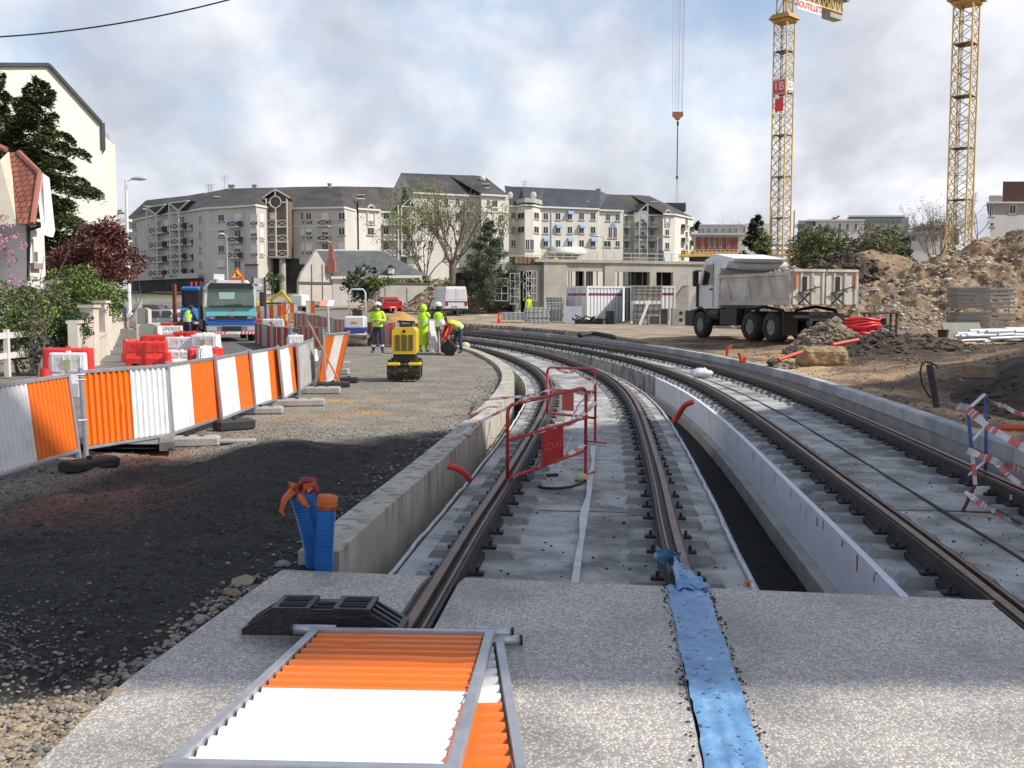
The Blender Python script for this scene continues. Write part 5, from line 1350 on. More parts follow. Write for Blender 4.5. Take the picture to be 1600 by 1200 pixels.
def clumps(rs, R_, n, c, rsub, k=.8):
 out = []
 for i in range(n):
  d = rs.normal(size=3); d /= np.linalg.norm(d); q = rs.random() ** .45 * k
  s = rsub * rs.uniform(.6, 1.35)
  out.append((c[0] + d[0] * R_[0] * q, c[1] + d[1] * R_[1] * q, c[2] + d[2] * R_[2] * q, s, s, s * rs.uniform(.6, .9)))
 return out
def limbs(mb, rs, p, d, L, r, lev, tips, spread=.55, k=3, up=.15, kink=.12):
 p = Vector(p); d = Vector(d).normalized(); pts = [p]; rr = [r]; n = 4
 for i in range(n):
  d = (d + Vector(rs.normal(size=3)) * kink + Vector((0, 0, up * .2))).normalized(); pts.append(pts[-1] + d * (L / n)); rr.append(r * (1 - .45 * (i + 1) / n))
 mb.tube(pts, rr, 6 if r > .05 else 4, caps=False)
 tips.append(pts[-1])
 if lev <= 0: return
 for j in range(k):
  a = pts[rs.integers(2, n + 1)] if j else pts[-1]
  nd = (d + Vector(rs.normal(size=3)) * spread + Vector((0, 0, up))).normalized()
  limbs(mb, rs, a, nd, L * rs.uniform(.6, .85), r * .55, lev - 1, tips, spread, k, up, kink)
M_BARK = mat('bark_grey', (.13, .10, .075), (.20, .165, .13), .95, 0, 3, .5, 12)
M_BARKD = mat('bark_dark', (.05, .038, .03), (.09, .07, .055), .95, 0, 3, .5, 12)
G_YEL = [leaf_mat('leaf_yellow_green', (.16, .20, .03), (.26, .30, .06)), leaf_mat('leaf_fresh', (.10, .16, .03), (.17, .23, .05))]
G_MID = [leaf_mat('leaf_mid', (.05, .10, .02), (.10, .16, .035)), leaf_mat('leaf_mid_deep', (.03, .065, .016), (.06, .10, .025))]
G_DARK = [leaf_mat('needle_dark', (.012, .03, .012), (.03, .055, .02)), leaf_mat('needle_deep', (.010, .022, .011), (.02, .04, .018))]
G_CEDAR = [leaf_mat('cedar_needle', (.03, .055, .018), (.06, .09, .028)), leaf_mat('cedar_tip', (.07, .10, .025), (.12, .15, .045))]
G_PINE = [leaf_mat('pine_needle', (.035, .055, .03), (.07, .095, .05)), leaf_mat('pine_tip', (.09, .11, .065), (.14, .16, .10))]
G_PLUM = [leaf_mat('plum_leaf', (.055, .014, .014), (.11, .03, .025)), leaf_mat('plum_leaf_light', (.13, .04, .03), (.20, .07, .045))]
G_PINK = [leaf_mat('pink_blossom', (.50, .22, .32), (.62, .34, .42)), leaf_mat('pink_blossom_deep', (.38, .14, .22), (.5, .2, .3))]
G_OLIVE = [leaf_mat('olive_leaf', (.10, .11, .035), (.17, .17, .06)), leaf_mat('olive_brown', (.13, .11, .05), (.20, .16, .07))]
G_DRY = [leaf_mat('dry_twigs', (.14, .11, .08), (.22, .18, .13))]
def place(px, Y, py=None):
 x = AX(px, Y); return Vector((x, Y, gz(x, Y) if py is None else A(px, py, Y).z))
def bush(name, label, cat, px, Y, wpx, py0, py1, mats, n=18, dens=60, leaf=.09, seed=1, depth=None, rs_=None, group=None, trunk=True, shell=.5):
 if Y > 110: dens *= 3.2; leaf *= .55
 elif Y < 60: dens *= 1.6; leaf *= .8
 rs = np.random.default_rng(seed); s_ = Y / FPX
 b0 = place(px, Y); t = thing(name, label, cat, b0, 0, group)
 zt = A(px, py0, Y).z - b0.z; zb = max(A(px, py1, Y).z - b0.z, .0)
 rx = wpx * s_ / 2; rz = (zt - zb) / 2; ry = depth or rx * .8
 rb = (rs_ or .42) * min(rx, rz * 1.3)
 cl = clumps(rs, (rx - rb * .5, ry, rz - rb * .4), n, (0, 0, (zt + zb) / 2), rb, 1.0)
 if trunk:
  mb = MB(); tips = []
  limbs(mb, rs, (0, 0, -.05), (0, 0, 1), max(.3, (zb + rz * .75) * .55), max(.03, rx * .045), 2, tips, .5)
  mb.build('trunk', [M_BARK], t)
 leaves('crown', mats, blob_points(rs, cl, dens, shell), leaf, t, rs)
 return t
def cedar(label, px, Y, py_top, spreads, seed, mats=G_CEDAR):
 rs = np.random.default_rng(seed); b0 = place(px, Y); t = thing('cedar_tree', label, 'tree', b0)
 H = A(px, py_top, Y).z - b0.z; mb = MB(); mb.tube([(0, 0, 0), (.05, 0, H * .5), (-.05, 0, H)], [.32, .2, .03], 8, False); P = []
 nb = 100
 for i in range(nb):
  f = i / nb; z = H * (.10 + .9 * f); a = rs.uniform(0, 2 * math.pi)
  Lr = np.interp(f, [x for x, _ in spreads], [y for _, y in spreads]) * rs.uniform(.65, 1.12)
  d = Vector((math.cos(a), math.sin(a), 0)); pts = [Vector((0, 0, z))]
  for k_ in range(1, 7):
   u = k_ / 6; pts.append(Vector((d.x * Lr * u, d.y * Lr * u, z + Lr * (.24 * u - .40 * u * u))))
  mb.tube(pts, [.06 * (1 - u * .14) * (Lr / 4 + .3) for u in range(7)], 4, False)
  m = int(420 * Lr)
  u = rs.random(m) ** .62; side = rs.normal(size=m) * (.10 + .32 * u * (1.15 - u)) * Lr * .75
  side = side * (1 - .45 * u)
  zz_ = z + Lr * (.24 * u - .40 * u * u) - np.abs(side) * .40 - rs.random(m) ** 2.2 * .36 + .10 * np.sin(u * 9 + a)
  P.append(np.stack([d.x * Lr * u - d.y * side, d.y * Lr * u + d.x * side, zz_], 1))
 mb.build('trunk', [M_BARKD], t); leaves('crown', mats, np.concatenate(P), .06, t, rs, 2.2, .5, .3)
cedar('big dark green cedar with drooping branches in front of the cream gable', 70, 50, 118, [(0, 3.4), (.3, 3.9), (.5, 3.6), (.62, 2.5), (.75, 1.9), (.9, 1.1), (1, .35)], 3)
cedar('second slimmer cedar top at the left edge of the photo', 8, 52, 108, [(0, 3.0), (.4, 3.0), (.6, 2.4), (.8, 1.2), (1, .3)], 5)
bush('plum_tree', 'dark red leaved plum tree behind the street lamp', 'tree', 142, 44, 150, 332, 470, G_PLUM, 34, 130, .085, 11, rs_=.34, shell=.35)
bush('garden_shrub', 'dark red shrub branch low beside the street lamp', 'shrub', 192, 47, 52, 375, 455, G_PLUM, 12, 100, .08, 12, rs_=.38, shell=.3)
bush('garden_shrub', 'bright green rounded shrub behind the wall pillars', 'shrub', 128, 33.5, 120, 414, 520, G_YEL + G_MID, 30, 170, .06, 13, shell=.4)
bush('garden_shrub', 'yellow-green shrub growing over the far wall pillars', 'shrub', 166, 38, 52, 432, 512, G_YEL, 14, 150, .06, 14)
bush('garden_shrub', 'dark shiny ivy bush spilling over the end of the cream wall', 'shrub', 104, 25.5, 78, 478, 556, G_DARK + G_MID, 26, 260, .045, 15, shell=.5)
bush('garden_hedge', 'ragged green hedge behind the white ranch fence', 'hedge', 25, 25.5, 150, 440, 588, G_MID + G_YEL + G_DARK[:1], 44, 200, .05, 16, depth=1.0, rs_=.3)
bush('garden_shrub', 'dry grey twiggy shrub in the middle of the hedge', 'shrub', 55, 24.6, 50, 470, 540, G_DRY, 14, 200, .035, 17, rs_=.35)
bush('garden_shrub', 'olive green shrub under the white house', 'shrub', 45, 29.5, 110, 432, 500, G_OLIVE + G_MID, 22, 150, .055, 18)
bush('judas_tree', 'pink blossoming tree at the left edge in front of the tiled house', 'tree', 6, 25, 92, 318, 462, G_PINK, 30, 62, .042, 19, rs_=.26, shell=.1)
bush('leafy_tree', 'green tree peeping out right of the cream flats', 'tree', 189, 100, 18, 312, 400, G_YEL + G_MID, 8, 16, .25, 20)
bush('garden_shrub', 'pale mixed foliage behind the plum tree and lamp', 'shrub', 100, 48, 120, 400, 480, G_MID, 18, 50, .09, 23)
bush('yew_tree', 'dark bushy evergreen in front of the slate-roofed house', 'tree', 565, 99, 56, 409, 478, G_DARK + G_MID[1:], 34, 34, .16, 21, rs_=.32, depth=2.5)
bush('garden_shrub', 'bright green shrub hanging over the garden wall beside the evergreen', 'shrub', 592, 97.6, 44, 430, 458, G_YEL + G_MID, 16, 40, .13, 22, depth=.8, trunk=False)
for i, (px, w) in enumerate(((625, 44), (662, 40), (690, 26))):
 Y = 101 + i; rs = np.random.default_rng(60 + i); t = thing('wall_shrub', ('green shrub row on the wall crest right of the evergreen', 'green shrub row on the wall crest above the spoil heap', 'thin green shrub row at the right end of the wall crest')[i], 'shrub', A(px, 446, Y)); s_ = Y / FPX
 cl = [(rs.uniform(-w/2, w/2) * s_, rs.uniform(-.3, .3), rs.uniform(.0, .4), .55, .4, .4) for _ in range(16)]
 leaves('foliage', G_YEL + G_MID, blob_points(rs, cl, 36, .3), .12, t, rs)
def bare(label, px, Y, py_top, r, seed, lev=4, fol=None, name='bare_tree', spread=.42, fork=None, L=None, leafn=0, k=3, basepy=None):
 rs = np.random.default_rng(seed); b0 = place(px, Y); t = thing(name, label, 'tree', b0); H = A(px, py_top, Y).z - b0.z
 mb = MB(); tips = []; zf = H * .36 if fork is None else fork
 mb.tube([(0, 0, -.1), (.05, 0, zf * .5), (0, 0, zf)], [r * 1.2, r, r * .9], 8, False)
 for j in range(7):
  a = 2 * math.pi * j / 7 + rs.uniform(-.3, .3); d = Vector((math.cos(a) * .55, math.sin(a) * .55, 1))
  limbs(mb, rs, (0, 0, zf * rs.uniform(.8, 1)), d, (H - zf) * .46, r * .45, lev - 1, tips, spread, k, .22, .10)
 mb.build('trunk', [M_BARK], t)
 if fol:
  T = np.array([tuple(p) for p in tips]); n = leafn; idx = rs.integers(0, len(T), n)
  P = T[idx] + rs.normal(size=(n, 3)) * .35
  leaves('crown', fol, P, .09, t, rs)
 return t
bare('tall bare spreading tree before the tallest block', 707, 118, 306, .42, 31, 4, G_YEL, leafn=700)
bare('thin yellow-green budding tree left of the bare tree', 664, 122, 312, .20, 33, 4, G_YEL, name='budding_tree', leafn=4200, spread=.5, fork=2.5)
bare('slim budding tree behind the pine', 757, 125, 318, .18, 35, 3, G_YEL, name='budding_tree', leafn=1500)
def pine(label, px, Y, py_top, prof, seed, mats, nb=60, leaf=.11, dens=60, asp=2.4, base=.08, name='pine_tree'):
 rs = np.random.default_rng(seed); b0 = place(px, Y); t = thing(name, label, 'tree', b0); H = A(px, py_top, Y).z - b0.z
 mb = MB(); mb.tube([(0, 0, 0), (.1, 0, H * .5), (0, 0, H)], [.22, .14, .02], 7, False); P = []
 for i in range(nb):
  f = base + (1 - base) * i / nb; z = H * f; a = rs.uniform(0, 6.283); Lr = np.interp(f, [x for x, _ in prof], [y for _, y in prof]) * rs.uniform(.7, 1.15); d = (math.cos(a), math.sin(a))
  e = Vector((d[0] * Lr, d[1] * Lr, z + Lr * .28)); mb.tube([(0, 0, z), (d[0] * Lr * .5, d[1] * Lr * .5, z + Lr * .05), e], [.06, .04, .02], 4, False)
  for c_ in range(4):
   u = .4 + .2 * c_; m = int(dens * (.4 + Lr * .35)); q = rs.normal(size=(m, 3)) * np.array([.22, .22, .16]) * (.5 + Lr * .28)
   P.append(q + np.array([d[0] * Lr * u, d[1] * Lr * u, z + Lr * (.28 * u * u)]))
 mb.build('trunk', [M_BARKD], t); leaves('crown', mats, np.concatenate(P), leaf, t, rs, asp, 0, 0)
pine('dark green pine with upturned boughs before the hotel end', 765, 88, 346, [(0, 1.6), (.15, 2.2), (.35, 2.3), (.5, 1.9), (.65, 1.5), (.8, .8), (1, .15)], 41, G_PINE, 58, .05, 120)
pine('young dark conifer left of the near crane', 1180, 138, 337, [(0, 2.2), (.5, 2.0), (.8, 1.1), (1, .2)], 42, G_DARK, 46, .16, 34, name='conifer_tree')
bush('leafy_tree', 'fresh green tree left of the near crane mast', 'tree', 1192, 134, 40, 358, 455, G_MID + G_YEL, 16, 14, .24, 43)
bush('leafy_tree', 'dark green tree right behind the near crane mast', 'tree', 1244, 148, 38, 346, 450, G_MID, 14, 12, .26, 44)
bush('leafy_tree', 'broad olive green tree between the crane and the dark spoil heap', 'tree', 1292, 128, 110, 357, 465, G_OLIVE + G_MID, 34, 16, .24, 45, rs_=.5)
bush('leafy_tree', 'olive tree just above the dark spoil heap', 'tree', 1362, 124, 70, 352, 450, G_OLIVE, 26, 14, .24, 46, rs_=.5)
bush('leafy_tree', 'rounded bright green tree before the distant grey block', 'tree', 1392, 145, 56, 331, 430, G_YEL + G_MID, 18, 10, .28, 47)
bush('leafy_tree', 'dark green shrubby tree left of the small white house', 'tree', 1410, 128, 46, 358, 440, G_DARK + G_MID, 14, 14, .24, 48)
bush('leafy_tree', 'greenish hedge tree behind the small white house', 'tree', 1446, 185, 84, 344, 430, G_OLIVE, 22, 9, .3, 49, rs_=.5)
bush('leafy_tree', 'small green tree above the terrace roof', 'tree', 1299, 240, 22, 336, 350, G_OLIVE, 6, 4, .4, 50)
bare('bare grey tree left of the far crane', 1462, 165, 319, .25, 51, 4, G_DRY, leafn=900)
bare('bare grey tree right of the far crane', 1532, 170, 308, .25, 52, 4, G_DRY, leafn=900)
bare('small bare tree on the terrace roof line', 1132, 230, 337, .2, 53, 3, G_OLIVE, leafn=500)
pine('small dark conifer at the right end of the flats', 1089, 200, 345, [(0, 1.8), (.6, 1.4), (1, .2)], 54, G_DARK, 26, .25, 18, name='conifer_tree')
bush('climbing_shrub', 'sprawling shrub growing under the arched bay of the flats', 'shrub', 427, 174, 34, 424, 458, G_MID, 12, 8, .3, 55)
# ================================================================== SITE BARRIERS AND SMALL EQUIPMENT
M_SHEETR = mat('red_sheet', (.42, .035, .03), (.5, .05, .04), .5, 0, 2)
M_SHEETG = mat('grey_white_sheet', (.50, .49, .48), (.40, .39, .38), .55, 0, 2)
M_SHEETO = mat('worn_orange_sheet', (.50, .12, .03), (.58, .16, .04), .5, 0, 2)
def corr(mb, L, z0, z1, bands, pitch=.085, amp=.014, dy=0.0, dents=None):
 n = max(4, int(L / pitch)); xs = []
 for i in range(n):
  x = L * i / n; p = L / n
  xs += [(x, -amp), (x + p * .35, -amp), (x + p * .5, amp), (x + p * .85, amp)]
 xs.append((L, -amp)); nz = 8; rd = random.Random(int(L * 1000) + len(bands))
 dl = dents if dents is not None else [(rd.uniform(.1, .9) * L, rd.uniform(z0 + .15, z1 - .1), rd.uniform(.03, .08), rd.uniform(.01, .025)) for _ in range(3)]
 V = []
 for j in range(nz + 1):
  z = z0 + (z1 - z0) * j / nz
  for x, y in xs:
   q = sum(-a * math.exp(-((x - dx) ** 2 + (z - dz) ** 2) / (r * r)) for dx, dz, r, a in dl)
   V.append((x, y + dy + q, z))
 m = len(xs); o = len(mb.v); mb.add(V, [])
 for j in range(nz):
  for i in range(m - 1):
   xm = (xs[i][0] + xs[i+1][0]) / 2 / L; k = next(b_[1] for b_ in bands if xm <= b_[0] + 1e-6)
   mb.f.append((o + j*m + i, o + j*m + i + 1, o + (j+1)*m + i + 1, o + (j+1)*m + i)); mb.mi.append(k); mb.sm.append(False)
def hoarding(label, L, H, bands, loc, rot, group, mats=None, post=.0, cat='barrier', name='site_barrier', frame=.042):
 t = thing(name, label, cat, loc, 0, group); t.rotation_euler = rot
 mb = MB(); corr(mb, L - .06, frame, H - frame, bands, dy=0);
 for i, v in enumerate(mb.v): mb.v[i] = (v[0] + .03, v[1], v[2])
 mb.build('sheet', mats or [M_WHITE, M_ORANGE], t)
 mb = MB(); f = frame
 mb.bev(0, -f/2, -post, f, f/2, H + .03, .004); mb.bev(L - f, -f/2, -post, L, f/2, H + .03, .004)
 mb.bev(f, -f/2, H - f, L - f, f/2, H, .004); mb.bev(f, -f/2, 0, L - f, f/2, f * .8, .004); mb.build('frame', [M_GALV], t)
 return t
GB = 'orange and white site barriers along the road edge'
def fence_px(label, x0, yb0, x1, yb1, H, bands, tilt=0, zb=.08, mats=None, group=GB, extra=0):
 a = G(x0, yb0, zb); c = G(x1, yb1, zb); d = c - a; L = d.length
 return hoarding(label, L, H, bands, a, Matrix.Rotation(tilt, 4, d.normalized()).to_euler() if False else (Matrix.Rotation(math.atan2(d.y, d.x), 4, 'Z') @ Matrix.Rotation(tilt, 4, 'X')).to_euler(), group, mats, post=zb)
W_, O_ = 0, 1
fence_px('nearest standing barrier at the left edge, white then shaded orange', -62, 764, 124, 706, .88, [(.60, W_), (1, O_)], R(-6))
fence_px('orange then white ribbed barrier, second from the left edge', 132, 703, 271, 681, .90, [(.54, O_), (1, W_)], R(-3))
fence_px('white then orange ribbed barrier, third from the left edge', 269, 680, 344, 655, .90, [(.42, W_), (1, O_)], R(-3))
fence_px('white then orange ribbed barrier, fourth from the left edge', 346, 657, 397, 636, .90, [(.55, W_), (1, O_)], R(-5))
fence_px('white then orange ribbed barrier, fifth from the left edge', 398, 637, 441, 622, .90, [(.58, W_), (1, O_)], R(-4))
fence_px('small white and orange barrier just before the leaning one', 443, 625, 467, 609, .90, [(.58, W_), (1, O_)], R(-5))
fence_px('far end standing barrier seen at a steep angle behind the leaning one', 468, 612, 492, 594, .90, [(.6, W_), (1, O_)], R(-2), mats=[M_SHEETG, M_SHEETG])
a = G(491, 603, .02); c = G(526, 590, .10); d = c - a
lb = hoarding('leaning orange, white and orange barrier at the far end of the roadside row', d.length + .1, 1.12, [(.34, O_), (.76, W_), (1, O_)], a, (Matrix.Rotation(math.atan2(d.y, d.x), 4, 'Z') @ Matrix.Rotation(R(14), 4, 'X')).to_euler(), GB)
a = G(128, 706, .08); mb = MB()
for z in (.86, .80, .35): mb.cyl((-.03, .0, z), (.05, .05, z), .010, n=6)
tag(mb.build('link_bracket', [M_GALV], org=None), 'steel link brackets joining the two nearest standing barriers', 'bracket'); bpy.context.scene.objects['link_bracket'].location = a
def foot_block(label, px, py, L, W, H, rz, m=M_STONEG, z=0.0, dark=False):
 p = G(px, py, z); t = thing('ballast_block', label, 'ballast block', (p.x, p.y, gz(p.x, p.y) if z == 0 else z), rz, 'ballast blocks under the roadside barriers')
 mb = MB(); mb.bev(-L/2, -W/2, 0, L/2, W/2, H, .025); mb.build('block', [m], t)
 mb = MB()
 for s_ in (-1, 1): mb.box(s_ * L * .22 - .035, -.05, H - .004, s_ * L * .22 + .035, .05, H + .003)
 mb.cyl((0, 0, H), (0, 0, H + .03), .03, n=8); mb.build('socket', [M_BLACK], t)
 return t
foot_block('dark wet foot block under the joint of the first two barriers', 140, 726, .62, .26, .12, R(60), M_BLACK)
foot_block('pale concrete foot block under the third barrier', 292, 690, .80, .24, .13, R(12))
foot_block('dark foot block under the fourth barrier', 366, 668, .55, .24, .15, R(40), M_BLACK)
foot_block('pale concrete foot block beside the fifth barrier', 408, 643, .70, .24, .12, R(8))
foot_block('concrete foot block beneath the sixth barrier', 464, 631, .95, .25, .13, R(12))
foot_block('long grey foot block below the leaning barrier', 494, 612, .95, .26, .14, R(6))
foot_block('dark rubber foot block right of the leaning barrier', 545, 596, .42, .25, .13, R(4), M_BLACK)
foot_block('dark foot block at the base of the leaning barrier', 520, 603, .7, .26, .12, R(16), M_BLACK)
foot_block('grey block with a broken plank on it, beside the leaning barrier', 530, 583, .5, .3, .16, R(0))
p = G(372, 687); mb = MB(); mb.bev(-.22, -.10, 0, .22, .10, .035, .006); tag(mb.build('paving_slab', [M_STONEG], org=None), 'flat grey paving slab lying on the wet ground near the barriers', 'slab').location = (p.x, p.y, gz(p.x, p.y)); bpy.context.scene.objects['paving_slab'].rotation_euler = (0, 0, R(10))
p = G(531, 577); mb = MB(Matrix.Rotation(R(25), 4, 'Z')); mb.box(-.28, -.09, 0, .28, .09, .035); mb.box(-.1, -.2, .036, .02, .15, .06); tag(mb.build('broken_plank', [mat('pale_wood', (.45, .36, .24), (.55, .46, .32), .8, 0, 6)], org=None), 'broken pale planks on top of the grey block', 'plank').location = (p.x, p.y, .17)
def rod(name, label, cat, x0, y0, Y0, x1, y1, Y1, r, m, n=6):
 a, c = A(x0, y0, Y0), A(x1, y1, Y1); mb = MB(); mb.cyl(a, c, r, n=n); o = mb.build(name, [m], org=tuple(c if c.z < a.z else a)); return tag(o, label, cat)
rod('survey_rod', 'slanting orange rod leaning across the barrier end', 'rod', 481, 502, 21.0, 532, 600, 21.5, .018, mat('faded_orange_rod', (.62, .24, .12), None, .6))
rod('steel_post', 'thin white steel post standing by the leaning barrier', 'post', 505, 515, 21.0, 509, 597, 21.4, .02, M_LGREY)
rod('steel_post', 'tall pale post with a tilted board on top, mid distance', 'post', 512, 478, 40, 514, 520, 40, .05, M_LGREY)
mb = MB(); p = A(511, 474, 41); mb.M = Matrix.Translation(p) @ Matrix.Rotation(R(28), 4, 'X'); mb.box(-.28, -.25, -.01, .02, .25, .01); mb.cur = 1; mb.box(.02, -.25, -.01, .26, .25, .01)
tag(mb.build('tilted_board', [mat('board_salmon', (.70, .30, .18), None, .6), M_WHITE], org=tuple(p)), 'tilted orange and white board above the red striped panels', 'board')
def row_px(label, pts, mats, group, H=.9, bands=6, amp=.02):
 for i in range(len(pts) - 1):
  a = A(pts[i][0], 475, pts[i][2]); c = A(pts[i+1][0], 475, pts[i+1][2]); a.z = gz(a.x, a.y); c.z = gz(c.x, c.y); d = c - a; L = Vector((d.x, d.y)).length
  bd = [((j + 1) / bands, (j + i) % 2) for j in range(bands)]
  hoarding(label[i], L, H, bd, a, (Matrix.Rotation(math.atan2(d.y, d.x), 4, 'Z')).to_euler(), group, mats, post=0)
GS = 'red and grey striped panels round the work area'
row_px(['red and grey striped panel nearest the truck bumper', 'bulging red and grey striped panel in the middle of the curved row', 'red and grey striped panel at the near right end of the curved row'],
  [(398, 0, 45), (412, 0, 41.5), (432, 0, 37.5), (455, 0, 36.5)], [M_SHEETR, M_SHEETG], GS, .95, 4)
row_px(['faded striped panel at the left end of the long far row', 'faded striped panel in the far row, second from its left end', 'faded striped panel in the far row behind the tilted board', 'faded striped panel in the far row beside the white roller'],
  [(459, 0, 66), (480, 0, 61), (500, 0, 56), (520, 0, 52), (540, 0, 48)], [M_SHEETO, M_SHEETG], GS, 1.0, 6)
row_px(['short orange and grey panel behind the leaning barrier', 'orange and grey panel left of the blue-marked white panel'], [(468, 0, 43), (488, 0, 41), (512, 0, 39)], [M_SHEETO, M_SHEETG], GS, .85, 5)
row_px(['striped panel left of the yellow trench roller', 'striped panel behind the yellow trench roller', 'striped panel behind the long yellow coat'], [(574, 0, 44), (602, 0, 43), (630, 0, 42), (655, 0, 41)], [M_SHEETO, M_SHEETG], GS, 1.0, 5)
row_px(['distant striped panel in front of the slate house, left', 'distant white and orange panel in front of the excavator', 'distant white and orange panel below the slate house gable'], [(387, 0, 88), (414, 0, 88), (440, 0, 87), (466, 0, 87)], [M_ORANGE, M_WHITE], GS, 1.25, 4)
row_px(['distant white and orange panel at the foot of the slate house'], [(478, 0, 86), (492, 0, 86)], [M_WHITE, M_ORANGE], GS, 1.3, 2)
a, c = A(601, 512, 41.5), A(648, 504, 41.5); mb = MB(); d = c - a; mb.bar(a, c, .10, .05)
for i in range(14):
 p = a.lerp(c, (i + .5) / 14); mb.cur = 1 if i < 5 else 2; mb.box(p.x - .028, p.y - .09, p.z - .10, p.x + .028, p.y - .04, p.z + .10)
tag(mb.build('striped_rail', [M_LGREY, M_RWR, M_RWW], org=tuple(a)), 'slanting red and white toothed rail behind the yellow trench roller', 'rail')
def plastic(label, loc, rz, L=.95, H=.78, m=None, group='plastic road barriers by the pavement', stick=None, D=.38):
 m = m or M_RWR; t = thing('plastic_barrier', label, 'road barrier', loc, rz, group)
 prof = [(-D/2, 0), (-D/2, H * .30), (-D*.28, H * .52), (-D*.22, H - .04), (-D*.15, H), (D*.15, H), (D*.22, H - .04), (D*.28, H * .52), (D/2, H * .30), (D/2, 0)]
 mb = MB(); n = 10; secs = []
 for i in range(n + 1):
  u = i / n; x = -L/2 + L * u; lift = .07 if .30 < u < .70 else (.0)
  sq = .82 if i in (0, n) else 1
  secs.append([(x, y * sq, max(z, lift) if z == 0 else z) for y, z in prof])
 o = [v for s_ in secs for v in s_]; k = len(prof)
 fs = [(i*k + j, i*k + (j+1) % k, (i+1)*k + (j+1) % k, (i+1)*k + j) for i in range(n) for j in range(k)] + [tuple(range(k-1, -1, -1)), tuple(range(n*k, n*k + k))]
 mb.add(o, fs); mb.cyl((-L*.5, 0, .04), (-L*.5, 0, H * .9), .05, n=8); mb.cyl((0, 0, H), (0, 0, H + .03), .05, n=8); mb.build('body', [m], t)
 mb = MB()
 for s_ in (-1, 1):
  mb.box(s_ * L * .25 - L*.17, s_ * 0 - D*.31, H * .56, s_ * L*.25 + L*.17, -D*.235, H * .60); mb.box(s_ * L*.25 - L*.17, -D*.27, H*.60, s_*L*.25 - L*.155, -D*.22, H*.92); mb.box(s_*L*.25 + L*.155, -D*.27, H*.60, s_*L*.25 + L*.17, -D*.22, H*.92); mb.box(s_ * .12 - .05, -D*.245, H*.80, s_ * .12 + .05, -D*.22, H * .88)
 mb.build('ribs', [m if stick is None else m], t)
 if stick:
  mb = MB(); mb.box(-.07, -D*.30, H*.62, .09, -D*.24, H*.84); mb.build('sticker', [stick], t)
 return t
M_STK = mat('sticker_green', (.35, .45, .18), (.6, .6, .4), .6, 0, 14)
def pl(px, yb, Y, label, m, L, H, rz=0, z=None, stick=None, D=.38):
 x = AX(px, Y); plastic(label, (x, Y, (gz(x, Y) if Y > 66 else .06) if z is None else z), rz, L, H, m, stick=stick, D=D)
pl(213, 570, 27.6, 'red plastic barrier with notched foot, left one of the front pair', M_RWR, .56, .66, R(-4))
pl(243, 570, 27.5, 'red plastic barrier with notched foot, right one of the front pair', M_RWR, .56, .66, R(2))
pl(202, 556, 29, 'red barrier end peeking out left behind the front pair', M_RWR, .4, .66, R(60))
pl(282, 568, 27.4, 'low white plastic barrier next to the short red post', M_RWW, .60, .42, R(-3))
pl(306, 566, 27.0, 'small red barrier tilted between two white ones', M_RWR, .42, .50, R(35), stick=M_STK)
pl(318, 563, 26.8, 'narrow white barrier overlapping the small tilted red one', M_RWW, .40, .56, R(60))
pl(245, 552, 30, 'red barrier top in the second row behind the front pair', M_RWR, .95, .76, R(0))
pl(282, 556, 29.4, 'grey-white barrier with open handles in the middle of the second row', M_RWW, .85, .72, R(0))
pl(318, 557, 29.2, 'bright white barrier with sticker at the right end of the second row', M_RWW, .75, .78, R(-8), stick=M_STK)
pl(337, 558, 28.5, 'red barrier end facing the road at the corner of the enclosure', M_RWR, .45, .45, R(80))
pl(259, 531, 35.5, 'white barrier in the third row beside the grey cabinet', M_RWW, .66, .72, 0)
pl(282, 531, 35.3, 'red barrier in the third row, left of the stickered one', M_RWR, .50, .72, 0)
pl(302, 531, 35.2, 'red barrier with green sticker in the third row', M_RWR, .50, .72, 0, stick=M_STK)
pl(318, 532, 34, 'white barrier turning toward the road at the third row end', M_RWW, .8, .70, R(62))
pl(328, 540, 32, 'red and white corner barrier closest to the truck bumper', M_RWW, .8, .70, R(68))
for i, (px, Y, c_, L) in enumerate(((232, 46, 1, .9), (250, 45.6, 0, .9), (268, 45.4, 1, .9), (226, 53, 0, 1.0), (246, 52.6, 1, 1.0), (266, 52.4, 0, 1.0))):
 pl(px, 0, Y, ('red', 'white')[c_] + ' barrier in the %s row in front of the silver car, %s' % (('near', 'rear')[i // 3], ('left', 'middle', 'right')[i % 3]), (M_RWR, M_RWW)[c_], L, .70)
pl(222, 0, 86, 'red barrier in the far heap before the dark red car', M_RWR, 1.4, .8, R(20)); pl(234, 0, 84, 'white barrier in the far heap before the dark red car', M_RWW, 1.4, .8, R(-25)); pl(262, 0, 92, 'far red barrier right of the dark red car', M_RWR, 1.2, .9); pl(274, 0, 92, 'far white barrier right of the dark red car', M_RWW, 1.5, .9)
pl(401, 0, 50, 'pinkish red barrier right of the truck headlight', M_RWR, .55, .95); pl(419, 0, 49, 'white barrier right of the truck, left of the pair', M_RWW, .55, .95); pl(434, 0, 48.5, 'white barrier right of the truck, right of the pair', M_RWW, .55, .95)
pl(462, 0, 31, 'red barrier lying half hidden behind the leaning barrier', M_RWR, .6, .45, R(15)); pl(478, 0, 30, 'low red and white barrier remnant behind the small barrier', M_RWW, .6, .35, R(-10))
pl(461, 0, 34.5, 'white arched plastic barrier with red insert, right of the curved striped row', M_RWW, .5, .62, R(10))
pl(104, 0, 19.0, 'large red plastic barrier behind the white one, near the ivy wall', M_RWR, .88, .84, R(-4), z=.07, D=.5)
pl(104, 0, 18.4, 'white plastic barrier with sticker in front of the red one near the ivy wall', M_RWW, .62, .78, R(-2), z=.07, stick=M_STK)
